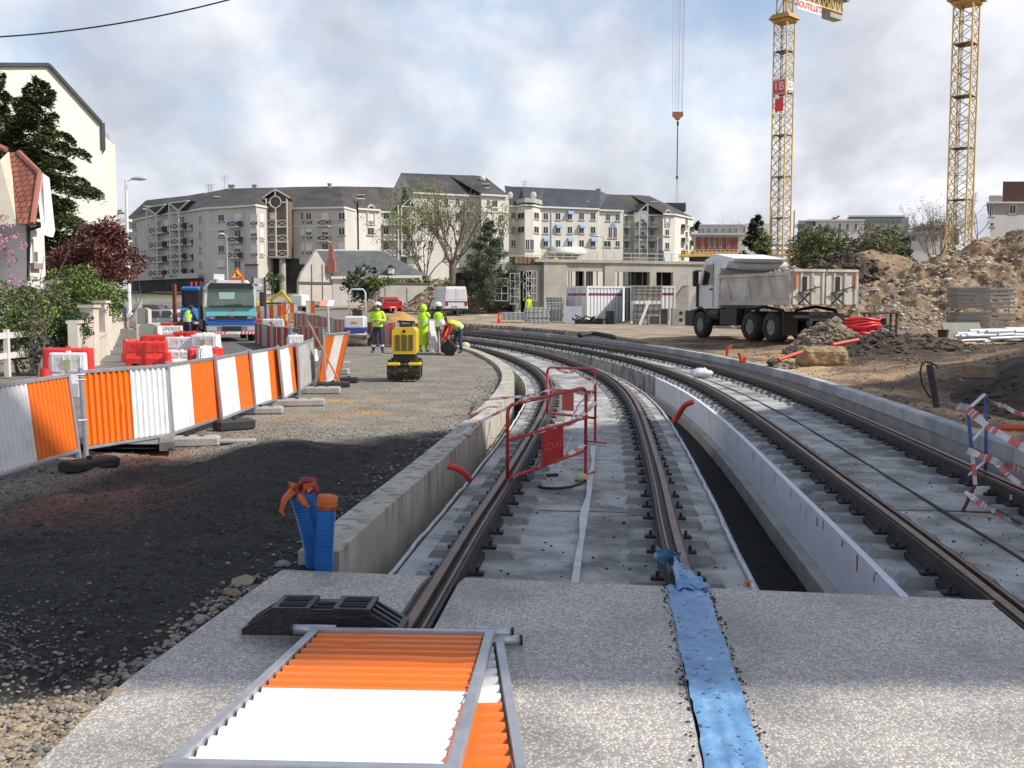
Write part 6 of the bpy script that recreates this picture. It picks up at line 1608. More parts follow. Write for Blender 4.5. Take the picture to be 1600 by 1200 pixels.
p = Vector((AX(66, 18.2), 18.2, .07)); mb = MB(); mb.cyl((0, 0, 0), (0, 0, .48), .085, .08, n=12); mb.cyl((0, 0, .48), (0, 0, .5), .06, n=12); tag(mb.build('barrier_post', [M_RWR], org=None), 'short red plastic post left of the white stickered barrier', 'post').location = p
p = Vector((AX(259, 27.2), 27.2, .06)); mb = MB(); mb.cyl((0, 0, 0), (0, 0, .36), .12, .115, n=12); mb.cyl((0, 0, .36), (0, 0, .38), .07, n=12); tag(mb.build('barrier_post', [M_RWR], org=None), 'short red plastic post beside the right red barrier of the front pair', 'post').location = p
M_OLG = mat('olive_grey_panel', (.33, .34, .28), (.38, .39, .33), .7, 0, 2)
def cabinet(label, px, Y, w, h, y0, name='utility_cabinet', m=M_OLG):
 x = AX(px, Y); z0 = .06 if Y < 66 else gz(x, Y); zt = A(px, y0, Y).z; t = thing(name, label, 'cabinet', (x, Y, z0)); H = zt - z0; mb = MB(); mb.ext([(-w/2, 0), (w/2, 0), (w/2, H - .06), (w*.2, H), (-w*.2, H), (-w/2, H - .06)], -.02, .4, 'y'); mb.build('cover', [m], t)
 mb = MB(); mb.box(-w/2 - .05, -.05, 0, -w/2 - .002, .4, H - .03); mb.box(w/2 + .002, -.05, 0, w/2 + .03, .4, H - .08); mb.build('frame', [M_TRIM], t)
cabinet('olive grey cabinet panel behind the red barriers', 230, 33.5, .62, 0, 506)
cabinet('smaller grey cabinet panel beyond the first one, by the lamp', 222, 50, .55, 0, 481)
for px, Y, label, w in ((197, 41, 'upright concrete block left of the lamp foot', .36), (210, 40, 'upright concrete block right of the lamp foot', .26)):
 x = AX(px, Y); t = thing('concrete_block', label, 'concrete block', (x, Y, .06)); mb = MB(); mb.ext([(-w*.75, 0), (w*.75, 0), (w*.5, .68), (-w*.5, .68)], -.2, .2, 'y'); mb.build('block', [M_CONC], t); mb = MB(); mb.cyl((0, 0, .68), (0, 0, .72), .05, n=8); mb.build('lifting_eye', [M_DKSTEEL], t)
x = AX(219, 60); t = thing('street_sign', 'small white sign on a thin post near the dark red car', 'sign', (x, 60, 0)); mb = MB(); mb.cyl((0, 0, 0), (0, 0, 2.0), .035, n=6); mb.build('post', [M_LGREY], t); mb = MB(); mb.box(-.13, -.05, 1.45, .13, -.04, 2.0); mb.build('plate', [M_WHITE], t)
x = AX(446, 44); t = thing('marker_post', 'red marker post with a yellow lamp among the striped panels', 'marker', (x, 44, 0)); mb = MB(); mb.cyl((0, 0, 0), (.02, 0, 1.0), .09, .07, n=8); mb.cur = 1; mb.cyl((0, 0, 1.0), (0, 0, 1.28), .10, .09, n=10); mb.cur = 0
for q in ((-.25, 1.75), (.0, 1.9), (.18, 1.7)): mb.bar((0, 0, 1.2), (q[0], 0, q[1]), .03)
mb.bar((-.7, .1, .95), (-.1, 0, .3), .09); mb.build('body', [M_RWR, mat('amber_lamp', (.75, .35, .03), None, .3)], t)
def tube_frame(t, pts_, r, m, name='frame', n=8):
 mb = MB(); mb.smooth = True
 for p in pts_: mb.tube(p, r, n)
 return mb.build(name, [m], t)
def arc(p0, pc, p1, n=5): return [Vector(p0).lerp(Vector(pc), i / n).lerp(Vector(pc).lerp(Vector(p1), i / n), i / n) for i in range(n + 1)]
def ped(label, a, c, h0, h1, leg, plate, tape, txt):
 t = thing('crowd_barrier', label, 'barrier', a, 0, 'red tubular barriers on the left track'); d = c - a; U = Vector((0, 0, 1)); L = d.length; u = d.normalized()
 P = lambda k, z: d * k + U * ((h0 * (1 - k) + h1 * k) * z)
 f = [[P(0, 0), P(0, .86)] + arc(P(0, .86), P(0, 1), P(.08, 1)) + [P(.92, 1)] + arc(P(.92, 1), P(1, 1), P(1, .86)) + [P(1, 0)], [P(0, 0), P(1, 0)], [P(0, .52), P(1, .52)]]
 tube_frame(t, f, .018, M_REDPAINT)
 mb = MB(); q = P(1, 0); fd = Vector((-u.y, u.x, 0)); mb.cyl(q, q + U * -leg, .018, n=8); b_ = q + U * (-leg + .012); mb.bar(b_ - u * .24 - fd * .02, b_ + u * .24 + fd * .03, .035, .02); mb.build('leg', [M_REDPAINT], t)
 if leg < .25 or True:
  q = P(0, 0); mb = MB(); mb.cyl(q, q + U * -.02, .018, n=8); mb.build('leg', [M_REDPAINT], t)
 k0, k1, z0, z1 = plate; mb = MB(); nn = Vector((u.y, -u.x, 0)) * .022
 mb.add([P(k0, z0) + nn, P(k1, z0) + nn, P(k1, z1) + nn, P(k0, z1) + nn, P(k0, z0) + nn * 1.3, P(k1, z0) + nn * 1.3, P(k1, z1) + nn * 1.3, P(k0, z1) + nn * 1.3], [(0,3,2,1),(4,5,6,7),(0,1,5,4),(1,2,6,5),(2,3,7,6),(3,0,4,7)])
 pp = mb.build('sign_plate', [M_REDPAINT], t); ctr = (P(k0, z0) + P(k1, z1)) / 2 + nn * 1.5
 w_ = (P(k1, 0) - P(k0, 0)).length
 M_ = Matrix.Translation(ctr) @ Matrix(((u.x, 0, u.y, 0), (u.y, 0, -u.x, 0), (u.z, 1, 0, 0), (0, 0, 0, 1)))
 lettering('lettering', txt, w_ * .24, M_TAPER, M_, pp, .001)
 return t, P
a_, c_ = Vector((A(793, 750, 9.95).x, 9.95, .012)), Vector((A(915, 705, 11.2).x, 11.2, .11))
near_b, PN = ped('nearest red tubular barrier wrapped in red and white tape', a_, c_, .72, .70, .30, (.38, .66, .03, .50), 1, 'COLAS')
a2, c2_ = Vector((A(855, 655, 15.2).x, 15.2, .10)), Vector((A(930, 655, 13.96).x, 13.96, .16))
far_b, PF = ped('further red tubular barrier facing along the left track', a2, c2_, .68, .68, .34, (.36, .60, .10, .52), 1, 'ELLIOR')
def tape(label, path, w=.05, name='barrier_tape', seed=0, segs=70, sag=.0):
 rd = random.Random(seed); P = [Vector(p) for p in path]; pts_ = []
 for i in range(len(P) - 1):
  n = max(3, segs // (len(P) - 1))
  for k in range(n):
   u = k / n; q = P[i].lerp(P[i+1], u); q.z -= sag * 4 * u * (1 - u); pts_.append(q)
 pts_.append(P[-1]); mb = MB(); tw = rd.uniform(0, 3); prev = None; run = 0
 for i, q in enumerate(pts_):
  d = (pts_[min(i+1, len(pts_)-1)] - pts_[max(i-1, 0)]).normalized(); tw += rd.uniform(-.28, .30)
  side = d.orthogonal().normalized(); side = Matrix.Rotation(tw, 3, d) @ side; ww = w * (.55 + .45 * abs(math.sin(tw * 1.3)))
  e = (q - side * ww / 2, q + side * ww / 2)
  if prev:
   run += (q - pq).length; mb.cur = 1 if int(run / .11) % 2 and rd.random() < .85 else 0
   mb.quad(prev[0], prev[1], e[1], e[0])
  prev = e; pq = q
 return tag(mb.build(name, [M_TAPEW, M_TAPER], org=tuple(P[0])), label, 'barrier tape')
N0 = Vector(near_b.location); F0 = Vector(far_b.location)
wN = lambda k, z: N0 + PN(k, z); wF = lambda k, z: F0 + PF(k, z)
o_ = lambda a, b_, c: Vector((a, b_, c))
tape('loose tape streaming left from the nearest red barrier', [wN(.02, .98), wN(-.05, .98) + o_(-.15, .1, .0), wN(0, .95) + o_(-.42, .1, -.12), wN(0, .98) + o_(-.3, .15, .05), wN(.3, 1.06), wN(.62, 1.10)], .04, seed=1)
tape('crumpled tape trailing over the wall from the red barrier', [wN(.02, .97), wN(0, .9) + o_(-.3, .0, -.10), wN(0, .8) + o_(-.45, .05, -.14), wN(0, .7) + o_(-.35, 0, -.1), wN(0, .55) + o_(-.06, 0, 0)], .035, seed=2)
tape('tape wound along the top tube of the nearest red barrier', [wN(.05, 1.0), wN(.2, 1.03), wN(.4, .98), wN(.6, 1.02), wN(.8, 1.0), wN(.98, .9)], .055, seed=3)
tape('tape twisted around the middle tube of the nearest red barrier', [wN(.1, .50), wN(.25, .53), wN(.5, .56), wN(.75, .5), wN(1, .62), wF(1, .35)], .055, seed=4, sag=.02)
tape('tape strung between the two red barriers', [wN(1, .9), wN(1, .7) + o_(.06, .4, .05), wF(1, .8), wF(.6, .95), wF(.2, 1)], .05, seed=5, sag=.05)
tape('short tape knot hanging between the red barrier posts', [wN(1, .55), wN(1, .4) + o_(-.15, .4, -.02), wF(.7, .3), wF(1, .55)], .06, seed=6)
tape('tape wrapped on the lower tube of the nearest red barrier', [wN(.05, .0), wN(.3, .02), wN(.5, -.02), wN(.72, .02), wN(.98, .1)], .05, seed=8)
Zb = -.185
cpt = [G(px, py, Zb) for px, py in ((838, 742), (828, 750), (832, 757), (848, 762), (868, 763), (890, 761), (906, 756), (914, 750))]
mb = MB(); mb.smooth = True; mb.tube(cpt, .014, 6); mb.tube([G(832, 744, Zb), G(850, 743, Zb), G(872, 742, Zb)], .02, 6)
tag(mb.build('cable_loop', [M_BLACK], org=tuple(cpt[0])), 'black cable loop on the track bed behind the nearest red barrier', 'cable')
mb = MB(); mb.smooth = True; p = G(909, 752, -.2); mb.ball((0, 0, .04), (.075, .06, .05), 10, 7); tag(mb.build('sponge', [mat('sponge_yellow', (.50, .46, .24), (.6, .55, .32), .9, 0, 20, .6)]), 'pale yellow sponge at the foot of the nearest red barrier', 'sponge').location = p
for i, ((xa, ya), (xb, yb)) in enumerate((((842, 715), (826, 748)), ((893, 680), (870, 740)))):
 a, c = G(xa, ya, .1), G(xb, yb, Zb); mb = MB(); mb.cyl(a, c, .010, n=5); tag(mb.build('thin_stake', [M_LGREY], org=tuple(c)), ('thin grey stake leaning left of the red sign plate', 'thin grey stake leaning right of the red sign plate')[i], 'stake')
def hose(name, label, cat, pts_, r, m, smooth_n=8):
 C_ = [Vector(p) for p in pts_]; out = []
 for i in range(len(C_) - 1):
  p0 = C_[max(i-1, 0)]; p1 = C_[i]; p2 = C_[i+1]; p3 = C_[min(i+2, len(C_)-1)]
  for k in range(smooth_n):
   t_ = k / smooth_n; out.append(0.5 * ((2*p1) + (p2-p0)*t_ + (2*p0-5*p1+4*p2-p3)*t_*t_ + (3*p1-p0-3*p2+p3)*t_**3))
 out.append(C_[-1]); mb = MB(); mb.smooth = True; mb.tube(out, r, 10)
 return tag(mb.build(name, [m], org=tuple(C_[0])), label, cat)
q0 = offs(C1, -1.52);
def atY(P, y): return min(P, key=lambda p: abs(p.y - y))
hose('red_hose', 'short red hose curving out of the streaked left wall', 'hose', [Vector((A(699, 728, 9.75).x, 9.75, A(699, 728, 9.75).z)), A(712, 731, 9.75), A(724, 738, 9.8), A(734, 750, 9.9)], .032, M_REDPIPE)
hose('red_hose', 'red hose rising from the trench to the polystyrene facing', 'hose', [A(1045, 663, 16.6), A(1056, 655, 16.6), A(1064, 642, 16.5), A(1071, 633, 16.4), A(1082, 628, 16.3)], .045, M_REDPIPE)
def ribbed(label, base, top, r, seed, bend=0):
 t = thing('corrugated_pipe', label, 'pipe', base, 0, 'blue corrugated pipes'); d = Vector(top) - Vector(base); n = 30; mb = MB(); P = []; Rr = []
 for i in range(n * 4 + 1):
  u = (i + (.35 if i % 2 else 0)) / (n * 4); P.append(d * u + Vector((math.sin(u * 3.1) * bend, 0, 0))); Rr.append(r * (1.0 if i % 4 < 2 else .86))
 mb.tube(P, Rr, 18); mb.build('pipe', [mat('blue_pipe', (.012, .13, .42), (.03, .19, .52), .35, 0, 5)], t)
 return t, P
b_ = A(496, 893, 6.62); b_.z = -.12; b_.x = AX(492, 6.7) ; b_.y = 6.75
t_, P_ = ribbed('thicker dark blue corrugated pipe with torn orange tape on top', b_, A(472, 772, 6.75), .088, 1, .02)
top = P_[-1]; rs = random.Random(2); mb = MB()
M_TORN = mat('torn_orange_tape', (.62, .16, .04), (.5, .1, .03), .7, 0, 12, .4)
mb.smooth = False
for i in range(11):
 a = rs.uniform(0, 6.28); r0 = rs.uniform(.0, .07); mb.add([top + Vector((math.cos(a) * r0, math.sin(a) * r0 * .7, -.04)), top + Vector((math.cos(a) * .10, math.sin(a) * .08, rs.uniform(-.04, .05))), top + Vector((math.cos(a + .6) * .09, math.sin(a + .6) * .08, rs.uniform(.02, .09))), top + Vector((math.cos(a + .4) * .03, math.sin(a + .4) * .03, .07))], [(0, 1, 2, 3)])
mb.tube([top + Vector((-.05, -.05, .03)), top + Vector((-.10, -.08, -.02)), top + Vector((-.12, -.09, -.10)), top + Vector((-.10, -.09, -.13))], [.03, .022, .016, .006], 5)
mb.tube([top + Vector((.0, -.08, .0)), top + Vector((.04, -.10, -.05)), top + Vector((.07, -.10, -.07))], [.028, .02, .008], 5); mb.build('orange_tape', [M_TORN], t_)
mb = MB(); mb.smooth = True; mb.tube([top + Vector((-.02, .02, .03)), top + Vector((.01, .02, .09)), top + Vector((.06, .02, .09)), top + Vector((.085, .02, .02)), top + Vector((.085, .02, -.06))], .028, 8); mb.build('hose_end', [mat('dark_red_hose', (.22, .02, .02), None, .4)], t_)
b2_ = Vector((AX(501, 6.6), 6.6, -.12)); t_, P_ = ribbed('thinner bright blue corrugated pipe capped with orange tape', b2_, A(511, 790, 6.6), .063, 2, -.01)
top = P_[-1]; mb = MB(); mb.smooth = True; d_ = (P_[-1] - P_[-5]).normalized(); mb.tube([top - d_ * .02, top + d_ * .03, top + d_ * .065, top + d_ * .07], [.066, .068, .067, .05], 14); mb.tube([top + d_ * .0, top + d_ * .012], .070, 14); mb.build('orange_cap', [M_TORN], t_)
def frame_from(p0, px_, py_):
 u = (px_ - p0).normalized(); v = (py_ - p0); v = (v - u * v.dot(u)).normalized(); w = u.cross(v)
 return Matrix(((u.x, v.x, w.x, p0.x), (u.y, v.y, w.y, p0.y), (u.z, v.z, w.z, p0.z), (0, 0, 0, 1)))
far_l = A(492, 986, 5.08); far_r = A(768, 990, 5.05); near_l = A(268, 1196, 3.13)
def lying(label, fl, fr, nl, L, H, bands, feet=True):
 u = (nl - fl).normalized(); v = fr - fl; v = (v - u * v.dot(u)).normalized(); w = u.cross(v) * -1
 M_ = Matrix(((u.x, -w.x, v.x, fl.x), (u.y, -w.y, v.y, fl.y), (u.z, -w.z, v.z, fl.z), (0, 0, 0, 1)))
 t = thing('site_barrier', label, 'barrier', (0, 0, 0), 0, 'barriers lying flat in the foreground'); t.matrix_world = M_
 mb = MB(); corr(mb, L - .08, .04, H - .04, bands, pitch=.105, amp=.010)
 mb.v = [(x + .04, y, z) for x, y, z in mb.v]; mb.build('sheet', [M_WHITE, M_ORANGE], t)
 mb = MB(); f = .045
 mb.bev(0, -.022, -.02, f, .022, H + .02, .004); mb.bev(L - f, -.022, -.02, L, .022, H + .02, .004); mb.bev(f, -.024, -.012, L - f, .020, .03, .004); mb.bev(f, -.024, H - .03, L - f, .020, H + .014, .004); mb.build('frame', [M_GALV], t)
 if feet:
  for z0, z1, xx in ((-.12, .10, -.035), (H - .08, H + .10, -.03)):
   mb = MB(); mb.smooth = True; mb.cyl((xx, -.0, z0), (xx, -.0, z1), .026, n=14); mb.smooth = False; mb.cur = 1; e_ = z0 if z0 < 0 else z1; mb.cyl((xx, 0, e_), (xx, 0, e_ + (.012 if z0 > 0 else -.012)), .028, n=14); mb.build('foot_tube', [M_GALV, M_BLACK], t)
 return t
H_ = (far_r - far_l).length
lying('orange and white barrier lying on top, filling the bottom centre foreground', far_l, far_r, near_l, 2.0, H_, [(.545, O_), (1, W_)])
fl2 = A(500, 1000, 5.0); fr2 = A(772, 1000, 5.0); fl2.z = .035; fr2.z = .035; d2 = Vector((.065, -1.0, .02)).normalized()
fl2 = Vector((AX(520, 4.95), 4.95, .035)); fr2 = Vector((AX(782, 4.95), 4.95, .035));
lying('second barrier lying underneath, only its right strip showing', fl2, fr2, fl2 + d2 * 2, 2.0, (fr2 - fl2).length, [(.42, W_), (1, O_)])
p = G(503, 992, 0); t = thing('rubber_block', 'black recycled rubber fence block lying on the slab', 'fence block', (p.x, p.y - .02, 0), R(-3))
Lf, Wf, Hf = .84, .24, .125; prof = [(-Lf/2, 0), (-Lf/2, .03), (-Lf*.30, Hf), (Lf*.30, Hf), (Lf/2, .03), (Lf/2, 0)]
mb = MB(); mb.ext(prof, 0, Wf, 'y')
for s_ in (-1, 1):
 for y in (.05, .12, .19):
  a_ = Vector((s_ * Lf * .47, y, .045)); c_ = Vector((s_ * Lf * .31, y, Hf + .004)); mb.bar(a_, c_, .022, .014)
 mb.box(s_ * Lf*.19 - .10, .0, Hf, s_*Lf*.19 + .10, Wf, Hf + .022)
mb.box(-.10, .02, Hf, .10, Wf - .02, Hf + .008)
mb.build('body', [mat('recycled_rubber', (.014, .014, .015), (.03, .03, .032), .38, 0, 12, .35, 40)], t)
mb = MB()
for s_ in (-1, 1):
 for y0, y1 in ((.03, .10), (.13, .20)): mb.box(s_ * Lf*.19 - .07, y0, Hf + .02, s_*Lf*.19 + .07, y1, Hf + .026)
mb.box(-.08, .05, Hf + .006, .08, .08, Hf + .012); mb.box(-.05, .11, Hf + .006, .05, .15, Hf + .014); mb.build('sockets', [mat('socket_dark', (.004, .004, .004), None, .9)], t)
def blue_mat():
 m = bpy.data.materials.new('blue_membrane'); m.use_nodes = True; N, L = m.node_tree.nodes, m.node_tree.links; b = N['Principled BSDF']; b.inputs['Roughness'].default_value = .38
 t = N.new('ShaderNodeTexCoord'); n = N.new('ShaderNodeTexNoise'); n.inputs['Scale'].default_value = 5; n.inputs['Detail'].default_value = 9; n.inputs['Roughness'].default_value = .7; L.new(t.outputs['Object'], n.inputs[0])
 r = N.new('ShaderNodeValToRGB'); L.new(n.outputs[0], r.inputs[0]); q = r.color_ramp.elements; q[0].position = .30; q[0].color = (.05, .15, .34, 1); q[1].position = .60; q[1].color = (.16, .34, .56, 1); e = q.new(.72); e.color = (.5, .62, .75, 1)
 n2 = N.new('ShaderNodeTexNoise'); n2.inputs['Scale'].default_value = 28; n2.inputs['Detail'].default_value = 4; L.new(t.outputs['Object'], n2.inputs[0])
 r2 = N.new('ShaderNodeValToRGB'); L.new(n2.outputs[0], r2.inputs[0]); q = r2.color_ramp.elements; q[0].position = .62; q[0].color = (0, 0, 0, 1); q[1].position = .66; q[1].color = (1, 1, 1, 1)
 mx = N.new('ShaderNodeMixRGB'); L.new(r2.outputs[0], mx.inputs[0]); L.new(r.outputs[0], mx.inputs[1]); mx.inputs[2].default_value = (.02, .05, .10, 1); L.new(mx.outputs[0], b.inputs['Base Color'])
 bp = N.new('ShaderNodeBump'); bp.inputs['Distance'].default_value = .006; bp.inputs['Strength'].default_value = .8; L.new(n.outputs[0], bp.inputs['Height']); L.new(bp.outputs[0], b.inputs['Normal']); return m
M_BLUE = blue_mat()
mb = MB(); rs = random.Random(4); rows = []; NX = 10
ys = [edge_y(1.1) + .02 - i * .045 for i in range(70)]
for i, y in enumerate(ys):
 cx_ = cxo(0, .755, y); row = []
 for j in range(NX + 1):
  u = j / NX; w_ = .118 + .003 * math.sin(y * 9); x = cx_ - w_ + 2 * w_ * u + (rs.uniform(-.004, .004) if j in (0, NX) else 0)
  if y < 4.55: x += .010 * (1 - u)
  z = .010 + .004 * math.sin(u * 19 + y * 3) + .012 * math.exp(-((u - .45 - .08 * math.sin(y * 2)) / .05) ** 2) + rs.uniform(0, .003)
  row.append((x, y, z))
 rows.append(row)
V = [v for r_ in rows for v in r_]; mb.smooth = True; mb.add(V, [(i*(NX+1)+j, i*(NX+1)+j+1, (i+1)*(NX+1)+j+1, (i+1)*(NX+1)+j) for i in range(len(ys) - 1) for j in range(NX)])
bt_ = tag(mb.build('blue_tape', [M_BLUE], org=(1.1, 6, 0)), 'torn light blue protective tape covering the right rail across the slab', 'tape')
mb = MB(); mb.smooth = True; path_ = [(1085, 920, .02, .13, 0), (1075, 900, .05, .11, .2), (1068, 885, .05, .09, .5), (1058, 874, .06, .07, .9), (1040, 868, .09, .07, 1.2), (1018, 866, .10, .09, 1.0)]
rows = []
for k in range(len(path_) - 1):
 for s_ in range(5):
  u = s_ / 5; a, c = path_[k], path_[k+1]; px, py, z, w_, tw = [a[i] + (c[i] - a[i]) * u for i in range(5)]; p = G(px, py, z); d = G(c[0], c[1], c[2]) - G(a[0], a[1], a[2]); d.normalize()
  side = Vector((-d.y, d.x, 0)).normalized(); side = (Matrix.Rotation(tw, 3, d) @ side); rows.append([tuple(p + side * (w_ * (q / 6 - .5) * 1.6) + Vector((0, 0, .012 * math.sin(q * 1.7 + k * 1.3 + s_)))) for q in range(7)])
mb.add([v for r_ in rows for v in r_], [(i*7+j, i*7+j+1, (i+1)*7+j+1, (i+1)*7+j) for i in range(len(rows) - 1) for j in range(6)])
mb.build('loose_end', [M_BLUE], bt_, world=True)
a, c = A(1512, 640, 9.37), A(1541, 618, 10.6)
t = thing('tape_barrier', 'blue and white tubular barrier with hanging tape, right edge', 'barrier', (A(1515, 803, 9.37).x, 9.37, -.2)); o3 = Vector(t.location)
M_BLUEP = mat('chipped_blue_paint', (.03, .07, .22), (.06, .10, .28), .5, 0, 9, c3=(.5, .5, .5))
P1b, P1t = A(1524, 757, 9.37) - o3, a - o3; P2b, P2t = A(1540, 760, 10.6) - o3, c - o3
mb = MB(); mb.smooth = True; mb.tube([P1b, P1t], .018, 8); mb.tube([P2b, P2t], .018, 8); mb.cur = 1
mb.tube([P1t, A(1538, 617, 10.5) - o3], .017, 8); mb.tube([A(1518, 690, 9.4) - o3, A(1538, 668, 10.55) - o3], .014, 8); mb.tube([A(1514, 742, 9.4) - o3, A(1538, 722, 10.55) - o3], .012, 8)
mb.build('frame', [M_BLUEP, M_TRIM], t)
mb = MB(); mb.tube([P1b, P1b.lerp(P1t, .45)], .0195, 8); mb.build('white_sleeve', [M_TAPEW], t); mb = MB(); mb.tube([P1b.lerp(P1t, .12), P1b.lerp(P1t, .28)], .021, 8); mb.build('red_band', [M_TAPER], t)
mb = MB(); mb.tube([P1b, A(1504, 800, 9.37) - o3], .016, 8); mb.bar(A(1475, 803, 9.4) - o3 + Vector((0, 0, .015)), A(1562, 804, 9.3) - o3 + Vector((0, 0, .015)), .035, .025); mb.build('leg', [mat('rusty_leg', (.09, .03, .025), (.14, .05, .04), .8, 0, 8)], t)
G9 = lambda px, py, Y: A(px, py, Y)
tape('upper tape running from the rear post of the blue barrier', [G9(1541, 621, 10.6), G9(1570, 634, 10.2), G9(1605, 648, 9.9), G9(1660, 668, 9.5)], .05, seed=11, sag=.02)
tape('middle tape sweeping down from the blue barrier to the right', [G9(1495, 634, 9.3), G9(1510, 637, 9.3), G9(1545, 668, 9.2), G9(1600, 700, 9.0), G9(1660, 728, 8.8)], .075, seed=12)
tape('wide red marked tape across the lower blue barrier', [G9(1512, 704, 9.3), G9(1540, 715, 9.2), G9(1575, 728, 9.1), G9(1605, 738, 9.0), G9(1660, 750, 8.8)], .07, seed=13)
tape('tape crossing diagonally below the wide one at the right edge', [G9(1548, 716, 9.3), G9(1575, 742, 9.2), G9(1605, 765, 9.1), G9(1660, 800, 8.8)], .05, seed=14)
tape('lowest tape sagging from the leg of the blue barrier', [G9(1508, 768, 9.3), G9(1530, 785, 9.2), G9(1565, 806, 9.0), G9(1605, 825, 8.8), G9(1650, 840, 8.6)], .055, seed=15)
hose('black_hose', 'black hose lying across the right bed behind the blue barrier', 'hose', [G(1545, 790, -.17), G(1570, 804, -.17), G(1605, 822, -.17), G(1650, 835, -.17)], .016, M_BLACK)
for px, py, w in ((1541, 785, .16), (1600, 800, .16)):
 p = G(px, py, -.2); mb = MB(); mb.box(-w/2, -.02, 0, w/2, .1, .012); mb.box(-w/2, .1, 0, w/2, .115, .14); tag(mb.build('white_plate', [M_TRIM]), ('small white plate behind the foot of the blue barrier' if px < 1560 else 'small white plate at the right edge of the bed'), 'plate').location = p
# ================================================================== SPOIL HEAPS
def earth(name, c1_, c2_, c3_, sc_=3, bs=9):
 return mat(name, c1_, c2_, .95, 0, sc_, 1.6, bs, c3=c3_, detail=9, ramp=(.40, .60))
M_RUB = earth('rubble_earth', (.11, .072, .04), (.33, .23, .135), (.46, .37, .26), 1.1)
M_RUBD = earth('dark_soil', (.035, .024, .016), (.085, .06, .042), (.15, .11, .075), 1.5)
M_SANDY = earth('ochre_sand', (.38, .22, .06), (.48, .29, .09), (.5, .32, .12), 2)
M_BROWN2 = earth('brown_soil', (.20, .13, .075), (.30, .21, .13), (.38, .28, .18), 1.5)
M_ROCK = mat('rubble_stone', (.38, .31, .22), (.60, .54, .44), .9, 0, 6, .4, 20)
M_ROCK2 = mat('rubble_stone_dark', (.17, .12, .08), (.28, .21, .14), .9, 0, 6, .4, 20)
def rock(mb, c, r, rd, flat=.75):
 base = [(-1,0,0),(1,0,0),(0,-1,0),(0,1,0),(0,0,-1),(0,0,1),(.6,.6,.5),(-.6,.6,.5),(.6,-.6,.5),(-.6,-.6,.5),(.6,.6,-.5),(-.6,.6,-.5),(.6,-.6,-.5),(-.6,-.6,-.5)]
 F_ = [(5,6,8),(5,8,9),(5,9,7),(5,7,6),(6,1,8),(8,2,9),(9,0,7),(7,3,6),(1,6,10),(1,10,12),(1,12,8),(2,8,12),(2,12,13),(2,13,9),(0,9,13),(0,13,11),(0,11,7),(3,7,11),(3,11,10),(3,10,6),(4,12,10),(4,13,12),(4,11,13),(4,10,11)]
 a = rd.uniform(0, 6.28); ca, sa = math.cos(a), math.sin(a); sx, sy, sz = r * rd.uniform(.7, 1.3), r * rd.uniform(.7, 1.3), r * flat * rd.uniform(.7, 1.2)
 V = []
 for x, y, z in base:
  k = rd.uniform(.75, 1.15); x, y, z = x * sx * k, y * sy * k, z * sz * k; V.append((c[0] + x * ca - y * sa, c[1] + x * sa + y * ca, c[2] + z))
 mb.add(V, F_)
def heap(name, label, cat, cx, cy, rx, ry, h, m, seed, lump=.12, res=90, rocks=0, rr=(.05, .18), rm=None, ridge=None, rot=0, mi2=None, power=1.0, kind=None, fine=.04):
 zb = gz(cx, cy); g = np.linspace(-1, 1, res); U, V = np.meshgrid(g, g); r2 = U**2 + V**2
 prof = np.clip(1 - r2 ** .5, 0, 1) ** power; prof = prof * prof * (3 - 2 * prof) * .45 + prof * .55
 H = prof * h
 if ridge is not None: H = H * np.interp(U, [a for a, _ in ridge], [b_ for _, b_ in ridge])
 X = cx + U * rx; Y = cy + V * ry
 nz = fbm(X * .9 + seed, Y * .9, seed, 5, .6) * lump * 5 + fbm(X * 4, Y * 4, seed + 5, 4, .6) * fine * 3
 edge = np.clip((1 - r2 ** .5) * 5, 0, 1)
 gzv = np_ground(X, Y)[0]
 Z = gzv + H + nz * edge * np.clip(h, .3, 2) * .6 - (1 - edge) * .12 * np.where(r2 > .98, 1, .0)
 Z = np.where(r2 > 1.0, gzv - .15, Z)
 mb = MB(); mb.smooth = True; V3 = np.stack([X, Y, Z], -1).reshape(-1, 3); ids = np.arange(res * res).reshape(res, res)
 ok = (r2[:-1, :-1] < 1.05) & (r2[1:, 1:] < 1.05); q = np.stack([ids[:-1, :-1], ids[:-1, 1:], ids[1:, 1:], ids[1:, :-1]], -1)[ok]
 mb.v = [tuple(v) for v in V3]; mb.f = [tuple(int(i) for i in f) for f in q]; mb.mi = [0] * len(mb.f); mb.sm = [True] * len(mb.f)
 rd = random.Random(seed); mb.smooth = False; Zf = Z
 for i in range(rocks):
  u = rd.uniform(-1, 1); v = rd.uniform(-1, .35)
  if u*u + v*v > .97: continue
  iu, iv = int((u + 1) / 2 * (res - 1)), int((v + 1) / 2 * (res - 1)); r = rd.uniform(*rr) * (1.0 if rd.random() < .9 else 1.8)
  mb.cur = 1 if rd.random() < .62 else 2; rock(mb, (X[iv, iu], Y[iv, iu], Z[iv, iu] + r * .15), r, rd)
 o = mb.build(name, [m, rm or M_ROCK, mi2 or M_ROCK2], org=(cx, cy, zb)); return tag(o, label, cat, None, kind)
sx_ = lambda px, Y: AX(px, Y)
heap('rubble_heap', 'huge pale rubble heap full of stones at the right edge', 'rubble heap', 25.5, 57, 15, 9, 6.2, M_RUB, 3, .20, 240, 5600, (.03, .11), ridge=[(-1, .25), (-.62, .42), (-.3, .52), (.0, .72), (.25, 1.0), (.55, 1.0), (.8, .9), (1, .6)], power=.62, fine=.12)
heap('rubble_heap', 'sandy brown rubble ridge behind the big heap, left of the far crane foot', 'rubble heap', 25.0, 72, 9, 5, 5.0, M_BROWN2, 4, .15, 90, 700, (.05, .14), ridge=[(-1, .6), (-.5, .95), (0, 1.0), (.6, 1.05), (1, 1)], power=.7)
